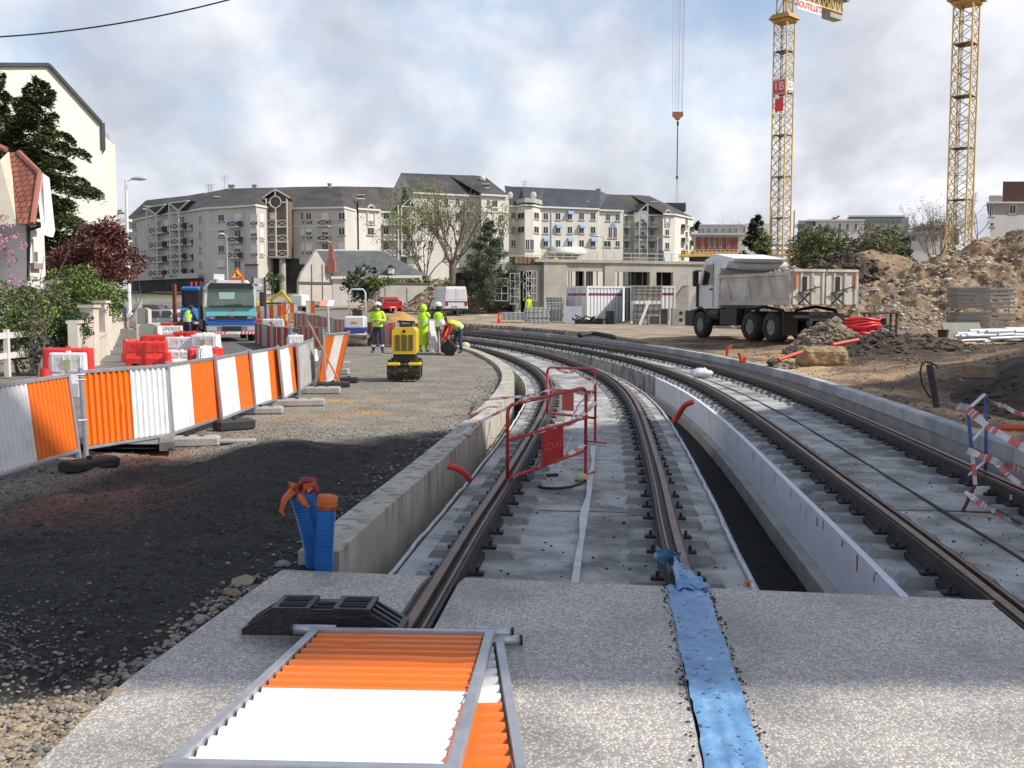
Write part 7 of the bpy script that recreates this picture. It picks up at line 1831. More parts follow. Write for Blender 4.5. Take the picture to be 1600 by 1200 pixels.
heap('soil_heap', 'dark brown lumpy soil heap behind the tipper tailgate', 'soil heap', 19.2, 60, 4.6, 5, 4.1, M_RUBD, 5, .30, 110, 1100, (.06, .2), rm=mat('dark_clod', (.06, .047, .037), (.11, .088, .07), .95, 0, 5, .5, 14), mi2=mat('brown_clod', (.13, .10, .075), (.20, .16, .12), .95, 0, 5, .5, 14), ridge=[(-1, .8), (-.4, .92), (.1, 1.0), (.4, 1.0), (1, .7)], power=.55, fine=.16)
heap('gravel_heap', 'grey brown gravel heap in front of the big rubble, behind the cable drum table', 'gravel heap', 15.6, 41.5, 2.5, 2.6, 1.25, M_ROCK2, 6, .10, 70, 500, (.03, .08), power=.8)
heap('soil_heap', 'low dark soil bank between the red hose coil and the pipe bundle', 'soil heap', 10.5, 29.0, 2.8, 1.6, .5, M_RUBD, 7, .16, 90, 500, (.03, .09), rm=MATS['dark_clod'], mi2=M_RUBD, power=.8)
heap('soil_heap', 'heap of grey clods behind the sandstone block', 'soil heap', 9.3, 30.2, 1.3, 1.4, .85, mat('grey_clods', (.15, .115, .085), (.28, .225, .165), .95, 0, 4, 1, 14), 8, .12, 70, 700, (.03, .10), rm=M_ROCK2, mi2=mat('grey_clod2', (.20, .16, .12), (.32, .265, .20), .95, 0, 5, .5, 20), power=.8, fine=.1)
heap('soil_heap', 'small heap of dark torn earth in front of the tipper, left of the sandstone block', 'soil heap', 6.35, 24.9, .55, .5, .16, M_RUBD, 12, .08, 60, 260, (.03, .09), rm=M_ROCK2, mi2=M_RUBD)
heap('soil_heap', 'dark earth mound rising at the right edge behind the kerb', 'soil heap', 10.1, 16.6, 2.8, 2.6, .42, M_RUBD, 9, .14, 100, 420, (.02, .07), rm=MATS['dark_clod'], mi2=M_RUBD, power=.9)
heap('sand_heap', 'ochre sand heap behind the yellow trench roller', 'sand heap', -5.2, 47.5, 2.2, 2.0, 1.45, M_SANDY, 10, .05, 80, 0, power=.85)
heap('spoil_heap', 'large pale stony spoil heap behind the white van, left part', 'spoil heap', AX(690, 95), 95.5, 4.2, 4, 2.9, M_RUB, 11, .15, 90, 1000, (.04, .13), power=.75, ridge=[(-1, .8), (-.3, .95), (.0, 1.0), (.5, .85), (1, .7)])
heap('spoil_heap', 'lower pale stony spoil heap right of the white van', 'spoil heap', AX(738, 90), 91, 2.6, 2.4, 1.5, M_RUB, 13, .12, 70, 500, (.04, .1), power=.8)
heap('soil_heap', 'small brown soil heap in front of the slate house', 'soil heap', AX(466, 73), 73, 3.2, 2.5, .95, M_BROWN2, 14, .08, 60, 150, (.03, .09), power=.9)
heap('soil_heap', 'little grey soil heap under the evergreen beside the red car', 'soil heap', AX(578, 93), 94, 1.9, 1.2, 1.15, M_ROCK2, 15, .08, 50, 60, (.05, .12), power=.9)
def scatter(name, label, n, fx, fy, sizes, m, seed, cond=None, flat=.7):
 rd = random.Random(seed); mb = MB(); k = 0; cand = []
 while len(cand) < n: cand.append((fx(rd), fy(rd)))
 C_ = [(x(y_) if callable(x) else x, y_) for x, y_ in cand]
 Zv, o1_, o2_ = np_ground([c[0] for c in C_], [c[1] for c in C_])
 for (x, y), z, a, b2 in zip(C_, Zv, o1_, o2_):
  if cond and not cond(x, y, a, b2): continue
  r = rd.uniform(*sizes) ** 1.0; r *= rd.choice((.6, .7, .8, 1, 1, 1.3)); mb.cur = rd.randrange(len(m)); rock(mb, (x, y, z + r * .25), r, rd, flat)
 o = mb.build(name, m, org=(0, 8, 0)); return tag(o, label, 'gravel', None, 'stuff')
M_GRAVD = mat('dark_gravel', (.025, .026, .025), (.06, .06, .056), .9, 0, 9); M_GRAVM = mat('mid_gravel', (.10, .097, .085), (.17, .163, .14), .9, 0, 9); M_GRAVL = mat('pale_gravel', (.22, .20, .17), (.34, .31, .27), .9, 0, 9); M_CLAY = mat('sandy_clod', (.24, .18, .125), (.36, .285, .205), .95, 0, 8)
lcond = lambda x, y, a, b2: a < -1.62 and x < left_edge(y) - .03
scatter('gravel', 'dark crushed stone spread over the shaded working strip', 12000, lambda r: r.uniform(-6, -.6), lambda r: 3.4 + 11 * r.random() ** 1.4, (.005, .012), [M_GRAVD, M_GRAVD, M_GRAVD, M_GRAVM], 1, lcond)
scatter('gravel', 'grey stones along the edge of the left wall', 1800, lambda r: (lambda yy_: cxo(0, -1.78 - abs(r.gauss(0, .22)), yy_)), lambda r: r.uniform(6.7, 24), (.006, .018), [M_GRAVD, M_GRAVM, M_GRAVL], 2, lambda x, y, a, b2: a < -1.6)
scatter('gravel', 'sunlit grey gravel heap corner in the lower left foreground', 4200, lambda r: r.gauss(-2.75, .35), lambda r: r.gauss(4.5, .42), (.005, .013), [M_GRAVM, M_GRAVM, M_GRAVL], 3, lcond)
scatter('gravel', 'sandy clods at the lower left corner beside the slab edge', 1500, lambda r: r.uniform(-3.2, -1.8), lambda r: r.uniform(3.3, 4.3), (.006, .017), [M_CLAY, M_CLAY, M_GRAVL], 4, lcond)
scatter('gravel', 'clay clods and pebbles along the left edge of the slab', 700, lambda r: (lambda yy_: left_edge(yy_) - .03 - abs(r.gauss(0, .10))), lambda r: r.uniform(3.5, 6.5), (.006, .02), [M_CLAY, M_GRAVL, M_GRAVM], 5, lambda x, y, a, b2: True)
scatter('gravel', 'clods and stones scattered over the dirt behind the kerb', 4200, lambda r: r.uniform(4.5, 16), lambda r: 9 + 26 * r.random() ** 1.3, (.012, .035), [M_CLAY, M_CLAY, M_ROCK2, M_GRAVL, M_RUBD], 6, lambda x, y, a, b2: b2 > 1.6)
scatter('gravel', 'crumbs and pebbles on the mid working strip', 2600, lambda r: r.uniform(-5, 1), lambda r: r.uniform(12, 27), (.005, .012), [M_GRAVM, M_GRAVM, M_GRAVD], 7, lambda x, y, a, b2: a < -1.85)
rd = random.Random(9); mb = MB()
for i in range(1600):
 k = rd.randrange(2); y = 6.2 + 16 * rd.random() ** 1.6; o = rd.uniform(-1.1, 1.2); x = cxo(k, round(o, 1), y) + rd.uniform(-.05, .05); mb.cur = 0; rock(mb, (x + rd.uniform(-.06, .06), y, -.197), .003 + .013 * rd.random() ** 3, rd)
for i in range(160):
 y = edge_y(1) - rd.random() * 2.4; sgn = rd.choice((-1, 1)); x = cxo(0, .755, y) + sgn * (.125 + abs(rd.gauss(0, .015))); rock(mb, (x, y, .003), rd.uniform(.003, .009), rd)
tag(mb.build('debris', [M_GRAVD], org=(0, 8, 0)), 'dark crumbs of mortar scattered over the track beds', 'debris', None, 'stuff')
def single_rock(label, px, py, r, m, seed, z=0):
 p = G(px, py, z); mb = MB(); rock(mb, (0, 0, r * .35), r, random.Random(seed), .7); tag(mb.build('stone', [m]), label, 'stone').location = (p.x, p.y, gz(p.x, p.y))
single_rock('pale stone left of the slab corner beside the blue pipes', 380, 903, .075, M_CLAY, 1); single_rock('smaller pale stone just below the stone by the slab corner', 360, 925, .055, M_ROCK2, 2); single_rock('flat pale stone in the dark gravel, mid left', 312, 966, .045, M_GRAVL, 3); single_rock('pale flake on the dark gravel left of the blue pipes', 442, 872, .06, M_GRAVL, 4)
single_rock('pinkish stone at the slab edge low left', 181, 1080, .05, M_CLAY, 5)
mb = MB(); p = G(1169, 915, -.2); rock(mb, (0, 0, .02), .035, random.Random(7)); tag(mb.build('orange_scrap', [mat('scrap_orange', (.6, .12, .03), None, .6)]), 'small orange scrap on the bed edge by the dark trench', 'scrap').location = p
mb = MB(); p = G(1213, 613, -.2); rock(mb, (0, 0, .05), .09, random.Random(8)); tag(mb.build('pink_rag', [mat('rag_pink', (.65, .08, .10), None, .7)]), 'pinkish red rag on the right track bed', 'rag').location = p
mb = MB(); mb.smooth = True; rs = random.Random(5)
mb.ball((0, 0, .10), (.30, .14, .13), 16, 9); mb.v = [(x * (1 + .25 * (rs.random() - .5)), y * (1 + .2 * (rs.random() - .5)), max(0, z * (1 + .4 * (rs.random() - .5)))) for x, y, z in mb.v]; p = A(1096, 569, 26.6)
tag(mb.build('plastic_bag', [mat('bag_white', (.66, .67, .68), (.55, .56, .58), .35, 0, 7, .8)]), 'crumpled white plastic bag behind the right rail by the kerb', 'bag').location = (p.x, p.y, -.18)
p = G(727, 543, 0); mb = MB(); mb.smooth = True; mb.ball((0, 0, .16), (.2, .2, .16), 10, 6); tag(mb.build('sandbag', [mat('sandbag_beige', (.5, .42, .3), (.6, .5, .38), .9, 0, 9, .5)]), 'beige sandbag at the feet of the bending worker', 'sandbag').location = (p.x, p.y, -.1)
# ================================================================== MATERIAL STORAGE
def PGz(px, Y): x = AX(px, Y); return Vector((x, Y, gz(x, Y)))
def pile(kind_name, labels, cat, px, Y, w, d, th, n, m, group, rz=0, z0=0, jit=.04, seed=0, label_fn=None, gap=.0):
 rd = random.Random(seed); b0 = PGz(px, Y); z = z0; src = None
 for i in range(n):
  mb = MB(); mb.bev(-w/2, -d/2, 0, w/2, d/2, th, min(.012, th * .2))
  o = mb.build(kind_name, [m]) if src is None else src.copy()
  if src is None:
   mb2 = MB();
   for k in range(5): x = -w/2 + w * (k + .5) / 5; mb2.box(x - .03, -d/2 - .006, th * .15, x + .03, -d/2 - .0005, th * .85)
   src = o; rib = mb2.build('rib', [M_DKSTEEL], o)
  else:
   COL.objects.link(o); c = rib.copy(); COL.objects.link(c); c.parent = o
  o.location = (b0.x + rd.uniform(-jit, jit), b0.y + rd.uniform(-jit, jit), b0.z + z); o.rotation_euler = (0, 0, rz + rd.uniform(-.02, .02)); z += th + gap
  pos = 'top' if i == n - 1 else 'bottom' if i == 0 else 'middle'
  tag(o, (labels + ', ' + {'top': 'topmost', 'bottom': 'lowest', 'middle': 'mid-stack'}[pos]), cat, group)
 return b0.z + z
M_FORM = mat('formwork_grey', (.36, .38, .40), (.50, .52, .54), .6, .2, 1.5)
M_CONCP = mat('weathered_panel', (.25, .245, .21), (.36, .35, .30), .9, 0, 1.4, .3, 12)
GF = 'stacked formwork panels'
pile('formwork_panel', 'silver formwork panel in the tall stack left of the containers', 'panel', 867, 72, 1.15, 1.6, .17, 9, M_FORM, GF, R(-4), .1, seed=1, gap=.02)
pile('formwork_panel', 'grey formwork panel in the low stack, second from the cone', 'panel', 838, 69, 1.5, 1.4, .14, 6, M_FORM, GF, R(8), .05, seed=2, gap=.03)
pile('formwork_panel', 'grey formwork panel in the wide low stack beside the traffic cone', 'panel', 802, 71, 1.6, 1.3, .16, 3, M_FORM, GF, R(3), .15, seed=3, gap=.02)
pile('formwork_panel', 'pale panel in the raised upper stack before the right container', 'panel', 1010, 66.5, 1.85, 1.0, .105, 9, M_CONCP, GF, R(2), 1.52, seed=4, jit=.02)
pile('formwork_panel', 'grey panel in the lower stack before the right container', 'panel', 1011, 66.5, 1.75, 1.0, .11, 12, M_CONCP, GF, R(0), .0, seed=5, jit=.03)
def small(name, label, cat, px, Y, fn, mats, rz=0, z=0):
 p = PGz(px, Y); mb = MB(); fn(mb); return tag(mb.build(name, mats), label, cat) , p, rz, z
def putm(name, label, cat, px, Y, fn, mats, rz=0, z=0, rx=0):
 mb = MB(); fn(mb); o = tag(mb.build(name, mats), label, cat); p = PGz(px, Y); o.location = (p.x, p.y, p.z + z); o.rotation_euler = (rx, 0, rz); return o
putm('leaning_plate', 'grey metal plate leaning on the left container end', 'plate', 896, 68.5, lambda m: m.bev(-.55, -.03, 0, .55, .03, 1.2, .01), [M_FORM], R(-6), 0, R(-18))
putm('sloping_board', 'white punched board leaning against the lower panel stack', 'board', 1000, 64.5, lambda m: (m.bev(-.09, -.03, 0, .09, .03, 1.7, .01), [m.cyl((0, -.035, .2 + i * .2), (0, -.03, .2 + i * .2), .02, n=6) for i in range(7)]), [M_TRIM], 0, 0, R(-14)).rotation_euler = (R(-14), R(22), 0)
def bucket(m): m.lathe([(.15, 0), (.19, .34), (.205, .34), (.205, .36), (.18, .36), (.14, .03)], (0, 0, 0), 14)
putm('bucket', 'white bucket in front of the lower panel stack', 'bucket', 1009, 63.5, bucket, [M_TRIM])
putm('bucket', 'black bucket on the dirt left of the leaning slab', 'bucket', 1475, 36.5, bucket, [M_BLACK])
def hollow(w, h, d, holes):
 def f(m):
  t = .07; m.box(-w/2, -d/2, 0, -w/2 + t, d/2, h); m.box(w/2 - t, -d/2, 0, w/2, d/2, h); m.box(-w/2 + t, -d/2, h - t, w/2 - t, d/2, h); m.box(-w/2 + t, -d/2, 0, w/2 - t, d/2, t); m.box(-w/2 + t, d/2 - t, t, w/2 - t, d/2, h - t)
 return f
putm('concrete_box', 'open grey concrete box right of the white bucket', 'concrete box', 1022, 63.5, hollow(.75, .62, .5, 0), [M_CONC])
putm('concrete_box', 'dark hollow frame between the concrete boxes', 'concrete box', 1037, 65, hollow(.55, 1.05, .5, 0), [M_CONCP])
def holed(m):
 m.bev(-.42, -.3, 0, .42, .3, 1.1, .02); m.cur = 1
 for z in (.35, .78): m.lathe([(.0, -.004), (.12, -.004), (.12, .01)], (.12, -.302, z), 14, 'y')
putm('concrete_block', 'grey concrete block with two round holes beside the tipper nose', 'concrete block', 1060, 64, holed, [M_CONC, M_DARKIN])
putm('oil_drum', 'dark green drum beside the container door', 'drum', 953, 67, lambda m: (m.lathe([(.27, 0), (.29, .02), (.28, .28), (.29, .30), (.28, .58), (.29, .84), (.25, .86)], (0, 0, 0), 16), m.bar((-.2, 0, .8), (-.28, 0, 1.2), .03)), [mat('drum_green', (.02, .06, .045), (.03, .08, .06), .5, 0, 3)])
def scrap(m):
 rd = random.Random(6)
 for i in range(26): a = Vector((rd.uniform(-1, 1), rd.uniform(-.5, .5), rd.uniform(0, .35))); m.bar(a, a + Vector((rd.uniform(-.7, .7), rd.uniform(-.3, .3), rd.uniform(-.1, .3))), .08)
 m.bev(-.9, -.4, 0, .9, .4, .28, .05)
putm('scrap_pile', 'pile of black scrap at the foot of the left container', 'scrap pile', 920, 67, scrap, [M_BLACK])
def cone(m):
 m.box(-.2, -.2, 0, .2, .2, .04); m.cur = 0; m.cyl((0, 0, .04), (0, 0, .3), .15, .11, n=14); m.cur = 1; m.cyl((0, 0, .3), (0, 0, .45), .11, .08, n=14); m.cur = 0; m.cyl((0, 0, .45), (0, 0, .75), .08, .03, n=14)
putm('traffic_cone', 'orange traffic cone left of the low panel stacks', 'cone', 780, 68, cone, [M_RWR, M_ORANGE])
def container(label, px, Y, rz, L, door=False):
 p = PGz(px, Y); t = thing('shipping_container', label, 'container', p, rz, 'white site containers'); W, H = 2.4, 2.55
 M_CW = mat('container_white', (.72, .72, .71), (.64, .64, .63), .5, 0, 1); M_CB = mat('container_blue_stripe', (.05, .07, .28), None, .5); M_CR = mat('container_red_stripe', (.35, .04, .08), None, .5)
 mb = MB()
 def wall(p0, p1, out):
  p0, p1 = Vector(p0), Vector(p1); d = p1 - p0; Lw = d.length; u = d.normalized(); n = int(Lw / .28); o = Vector(out); xs = []
  for i in range(n):
   a = Lw * i / n; b_ = Lw / n; xs += [(a, 0), (a + b_ * .35, 0), (a + b_ * .5, -.05), (a + b_ * .85, -.05)]
  xs.append((Lw, 0))
  zs = [.16, 1.80, 1.88, 1.98, 2.06, H - .12]; mats_ = [0, 0, 2, 1, 0]
  for j in range(5):
   mb.cur = mats_[j]
   for i in range(len(xs) - 1):
    a = p0 + u * xs[i][0] + o * xs[i][1]; c = p0 + u * xs[i+1][0] + o * xs[i+1][1]; mb.quad((a.x, a.y, zs[j]), (c.x, c.y, zs[j]), (c.x, c.y, zs[j+1]), (a.x, a.y, zs[j+1]))
  mb.cur = 0
 wall((.08, .02, 0), (L - .08, .02, 0), (0, -1, 0)); wall((.02, .08, 0), (.02, W - .08, 0), (-1, 0, 0)); wall((L - .02, .08, 0), (L - .02, W - .08, 0), (1, 0, 0)); wall((.08, W - .02, 0), (L - .08, W - .02, 0), (0, 1, 0))
 mb.quad((.02, .02, H - .05), (L - .02, .02, H - .05), (L - .02, W - .02, H - .05), (.02, W - .02, H - .05)); mb.build('wall', [M_CW, M_CB, M_CR], t)
 mb = MB();
 for x in (0, L - .12):
  for y in (0, W - .12): mb.box(x, y, 0, x + .12, y + .12, H)
 for z in (0, H - .14):
  for y in (0, W - .12): mb.box(.12, y, z, L - .12, y + .12, z + .14)
  for x in (0, L - .12): mb.box(x, .12, z, x + .12, W - .12, z + .14)
 mb.build('frame', [M_CW], t)
 mb = MB();
 for y in (W*.28, W*.40, W*.60, W*.72): mb.cyl((-.05, y, .15), (-.05, y, H - .15), .02, n=6)
 mb.build('locking_bars', [M_LGREY], t)
 if door:
  for y0, sgn in ((.0, -1), (W, 1)):
   mb = MB(); mb.box(-.04, -1.15, .15, 0, 0, H - .1) if sgn < 0 else mb.box(-1.1, -.04, .15, 0, 0, H - .1)
   o = mb.build('door', [M_CW], t); o.location = (-.02, .0 if sgn < 0 else .0, 0);
   if sgn > 0: o.location = (-.75, -1.0, 0); o.rotation_euler = (0, 0, R(70))
  mb = MB(); mb.box(-.03, .1, .15, -.015, W - .1, H - .15); mb.build('dark_opening', [M_DARKIN], t)
 return t
container('white site container with red and blue stripe, left one', 917, 70.5, R(33), 5.4)
container('white site container with blue stripe and open door, right one', 986, 70.3, R(8), 3.15, True)
mb = MB(); rs = random.Random(3)
t = thing('hose_coil', 'coil of bright red hose beside the tipper tail', 'hose coil', PGz(1341, 37.5));
for k in range(9):
 r = rs.uniform(.62, .80); z = .08 + k * .085; ex = rs.uniform(-.06, .06); mb.smooth = True
 mb.tube([(r * 1.05 * math.cos(a * math.pi / 14) + ex, r * .7 * math.sin(a * math.pi / 14), z + .04 * math.sin(a * .9 + k)) for a in range(29)], .048, 7, False)
mb.build('coil', [mat('bright_red_hose', (.55, .015, .03), (.66, .03, .05), .35, 0, 4)], t)
mb = MB(); mb.smooth = True; mb.tube([(.6, -.3, .06), (.95, -.5, .05), (1.25, -.35, .05), (1.5, -.5, .05)], .045, 7); mb.tube([(.5, -.4, .05), (.9, -.7, .05), (1.3, -.8, .05)], .045, 7); mb.build('loose_end', [MATS['bright_red_hose']], t)
mb = MB(); mb.smooth = True; mb.ball((0, 0, .16), (.45, .25, .17), 12, 7); o = tag(mb.build('white_sack', [mat('sack_white', (.55, .55, .53), (.42, .42, .41), .8, 0, 8, .6)]), 'greyish white sack beside the red hose coil under the tipper', 'sack'); o.location = PGz(1306, 38)
t = thing('drum_trestle', 'dark steel trestle table behind the red hose coil', 'trestle', PGz(1376, 38.5)); mb = MB(); mb.box(-.62, -.4, .95, .62, .4, 1.02); mb.build('top', [M_BROWN], t); mb = MB()
for x in (-.5, .5):
 for y in (-.3, .3): mb.bar((x, y, 0), (x, y, .95), .07)
mb.bar((-.5, -.3, .5), (.5, -.3, .5), .06); mb.bar((-.5, -.3, .7), (.5, -.3, .3), .05); mb.box(-.45, -.1, .55, .2, .3, .8); mb.build('frame', [M_DKSTEEL], t)
ft = thing('mesh_fence', 'galvanised mesh fence along the foot of the rubble heap', 'fence', PGz(1398, 42)); o3 = Vector(ft.location)
fpx = [(1340, 42.5), (1398, 42), (1484, 40), (1577, 38.5), (1640, 37.5)]
for px, Y in fpx:
 p = PGz(px, Y) - o3; mb = MB(); mb.cyl(p, p + Vector((0, 0, 2.0)), .035, n=7); mb.build('post', [M_GALV], ft)
mb = MB()
for (a, Ya), (c, Yc_) in zip(fpx[:-1], fpx[1:]):
 p, q = PGz(a, Ya) - o3, PGz(c, Yc_) - o3; L_ = (q - p).length; n = int(L_ / .16)
 for i in range(n): s_ = p.lerp(q, i / n); mb.bar(s_ + Vector((0, 0, .1)), s_ + Vector((0, 0, 1.95)), .006)
 for z in (.1, .7, 1.3, 1.95): mb.bar(p + Vector((0, 0, z)), q + Vector((0, 0, z)), .012 if z < 1.9 else .02)
mb.build('mesh', [M_GALV], ft)
rd = random.Random(8)
for i in range(9):
 w = 2.05; mb = MB(); th = .14; mb.bev(-w/2, -.5, 0, w*.08, .5, th, .01); mb.cur = 1; mb.bev(w*.08 + .003, -.5, 0, w/2, .5, th * .7, .01)
 o = tag(mb.build('weathered_beam', [mat('grey_beam', (.17, .165, .155), (.28, .275, .25), .9, 0, 1.2, .4, 8, stretch=(1, 1, 6)), M_CONCP]), 'weathered grey beam in the stack at the right edge, ' + ('topmost' if i == 8 else 'lowest' if i == 0 else 'middle layer'), 'beam', 'grey beams stacked by the mesh fence')
 p = PGz(1533, 37.8); o.location = (p.x + rd.uniform(-.06, .06), p.y, p.z + .42 + i * .155 + (.12 if i > 3 else 0)); o.rotation_euler = (0, rd.uniform(-.01, .01), R(-4))
putm('support_trestle', 'dark timber bearers under the stack of grey beams', 'bearer', 1533, 37.8, lambda m: (m.box(-.9, -.45, 0, -.7, .45, .42), m.box(.6, -.45, 0, .8, .45, .42), m.box(-.9, -.3, .2, .8, -.2, .36)), [M_BROWN])
putm('leaning_slab', 'pale grey slab leaning at the foot of the beam stack', 'slab', 1513, 36.3, lambda m: m.bev(-.72, -.03, 0, .62, .03, .85, .01), [M_CONCP], R(-3), 0, R(-42))
t0 = None; rd = random.Random(12)
for i in range(34):
 row = i // 9; k = i % 9; mb = MB(); L_ = 4.2; mb.smooth = True
 if t0 is None:
  mb.cyl((0, 0, 0), (L_, 0, 0), .055, n=10, caps=False); mb.smooth = False; mb.cur = 1; mb.lathe([(.0, -.004), (.045, -.004)], (0, 0, 0), 10, 'x'); mb.cur = 0; mb.lathe([(.045, -.006), (.058, -.006), (.058, .0)], (0, 0, 0), 10, 'x')
  t0 = mb.build('white_pipe', [mat('grey_pvc', (.55, .56, .58), (.66, .67, .68), .35, 0, 2), M_DARKIN]); o = t0
 else: o = t0.copy(); COL.objects.link(o)
 px = 1487 + rd.uniform(0, 88) + row * 6; Y = 31.6 + rd.uniform(-.2, 1.0) + row * .2; p = PGz(px, Y); o.location = (p.x, p.y, p.z + .06 + row * .10 + rd.uniform(0, .08) + (.12 * rd.random())); o.rotation_euler = (0, -R(rd.uniform(0, 3)), R(rd.uniform(12, 32)))
 tag(o, 'pale plastic pipe in the loose bundle at the right edge', 'pipe', 'loose bundle of pale plastic pipes')
t = thing('sandstone_block', 'big sandy stone block with an orange pipe through it', 'boulder', PGz(1286, 25.6)); mb = MB(); mb.smooth = True; mb.bev(-.58, -.35, -.05, .58, .35, .44, .10)
me_ = mb.build('block', [mat('sandstone', (.22, .155, .085), (.38, .28, .16), .95, 0, 4, 1.8, 12, c3=(.30, .22, .13))], t); md = me_.modifiers.new('s', 'SUBSURF'); md.levels = md.render_levels = 4; md.subdivision_type = 'SIMPLE'
tx = bpy.data.textures.new('clod', 'CLOUDS'); tx.noise_scale = .16; dm = me_.modifiers.new('d', 'DISPLACE'); dm.texture = tx; dm.strength = .10; dm.texture_coords = 'LOCAL'
rodm = mat('orange_pipe', (.50, .06, .025), (.58, .10, .04), .5, 0, 5)
hose('orange_pipe', 'orange pipe slanting out left of the sandstone block', 'pipe', [A(1216, 562, 24.6), A(1234, 556, 24.9), A(1252, 550, 25.2)], .045, rodm)
hose('orange_pipe', 'orange pipe slanting up right behind the sandstone block', 'pipe', [A(1300, 539, 26), A(1320, 535, 26.2), A(1341, 531, 26.4)], .05, rodm)
for i, (px, y0, y1, Y) in enumerate(((1136, 541, 556, 27.5), (1140, 538, 546, 27.6), (1157, 551, 566, 25.5), (1163, 558, 567, 25.3))):
 a, c = A(px + (2 if i == 2 else 0), y1, Y), A(px - (2 if i == 2 else -1), y0, Y); mb = MB(); mb.cyl(a, c, .045, n=8); tag(mb.build('pipe_stub', [rodm], org=tuple(a)), ('lower orange pipe stub near the kerb, left pair', 'upper orange pipe stub tip, left pair', 'taller orange pipe stub in the dark hole', 'shorter orange pipe stub in the dark hole')[i], 'pipe stub')
for px, py, Y in ((890, 521, 39), (955, 525, 37)):
 mb = MB(); p = PGz(px, Y); rd = random.Random(px)
 for i in range(6): rock(mb, (rd.uniform(-.15, .15), rd.uniform(-.1, .1), rd.uniform(.02, .22)), rd.uniform(.05, .12), rd)
 tag(mb.build('orange_bag', [rodm]), 'torn orange bag on the dirt, ' + ('left one' if px < 900 else 'right one, nearer the tipper'), 'bag').location = p
hose('black_sheet', 'dark rolled sheet lying on the dirt beyond the kerb', 'sheet', [A(905, 524, 38), A(925, 521, 38.5), A(945, 524, 38), A(960, 527, 37.5)], .09, M_BLACK, 4)
t = thing('cable_stake', 'dark leaning stake with a cable loop, right of the kerb', 'stake', A(1464, 626, 15.4)); o3 = Vector(t.location); mb = MB(); mb.bar((0, 0, -.1), A(1452, 570, 15.3) - o3, .075, .06); mb.build('stake', [M_DKSTEEL], t)
mb = MB(); mb.smooth = True; mb.tube([A(x, y, 15.3) - o3 for x, y in ((1465, 573), (1455, 567), (1446, 565), (1440, 570), (1438, 582), (1440, 598), (1447, 612), (1454, 622))], .014, 6); mb.build('cable', [M_BLACK], t)
putm('buried_block', 'rough concrete block half buried in the dark mound', 'concrete block', 1532, 17.2, lambda m: m.bev(-.22, -.2, 0, .22, .2, .24, .03), [M_ROCK2], R(10), .30)
hose('orange_pipe', 'orange pipe lying behind the kerb at the right edge', 'pipe', [A(1560, 668, 11.5), A(1600, 668, 11.4), A(1650, 670, 11.3)], .04, rodm)
# ================================================================== VEHICLES
def paint(n, c, r=.3): return mat(n, c, None, r, .0, spec=.6)
M_TYRE = mat('tyre', (.018, .018, .018), (.04, .038, .035), .85, 0, 6, .3, 30)
M_RIM = mat('wheel_rim', (.16, .15, .13), (.30, .27, .23), .7, .2, 5)
M_LAMP = mat('lamp_glass', (.55, .57, .6), None, .1, .3); M_TAIL = mat('tail_lamp', (.4, .01, .01), None, .25)
def wheel(t, x, y, r, w, rim=M_RIM):
 mb = MB(); mb.smooth = True; mb.lathe([(r*.55, -w/2), (r*.92, -w/2), (r, -w*.38), (r, w*.38), (r*.92, w/2), (r*.55, w/2)], (x, y, r), 22, 'x', False); o = mb.build('wheel', [M_TYRE], t)
 mb = MB(); s = -1 if x < 0 else 1; mb.lathe([(r*.56, s*w*.42), (r*.50, s*w*.25), (r*.22, s*w*.22), (r*.20, s*w*.45), (.001, s*w*.45)], (x, y, r), 16, 'x'); mb.build('rim', [rim], o)
def shell(mb, secs): # loft closed sections [(points)]
 k = len(secs[0]); o = [v for s in secs for v in s]
 mb.add(o, [(i*k+j, i*k+(j+1) % k, (i+1)*k+(j+1) % k, (i+1)*k+j) for i in range(len(secs)-1) for j in range(k)] + [tuple(range(k-1, -1, -1)), tuple(range((len(secs)-1)*k, len(secs)*k))])
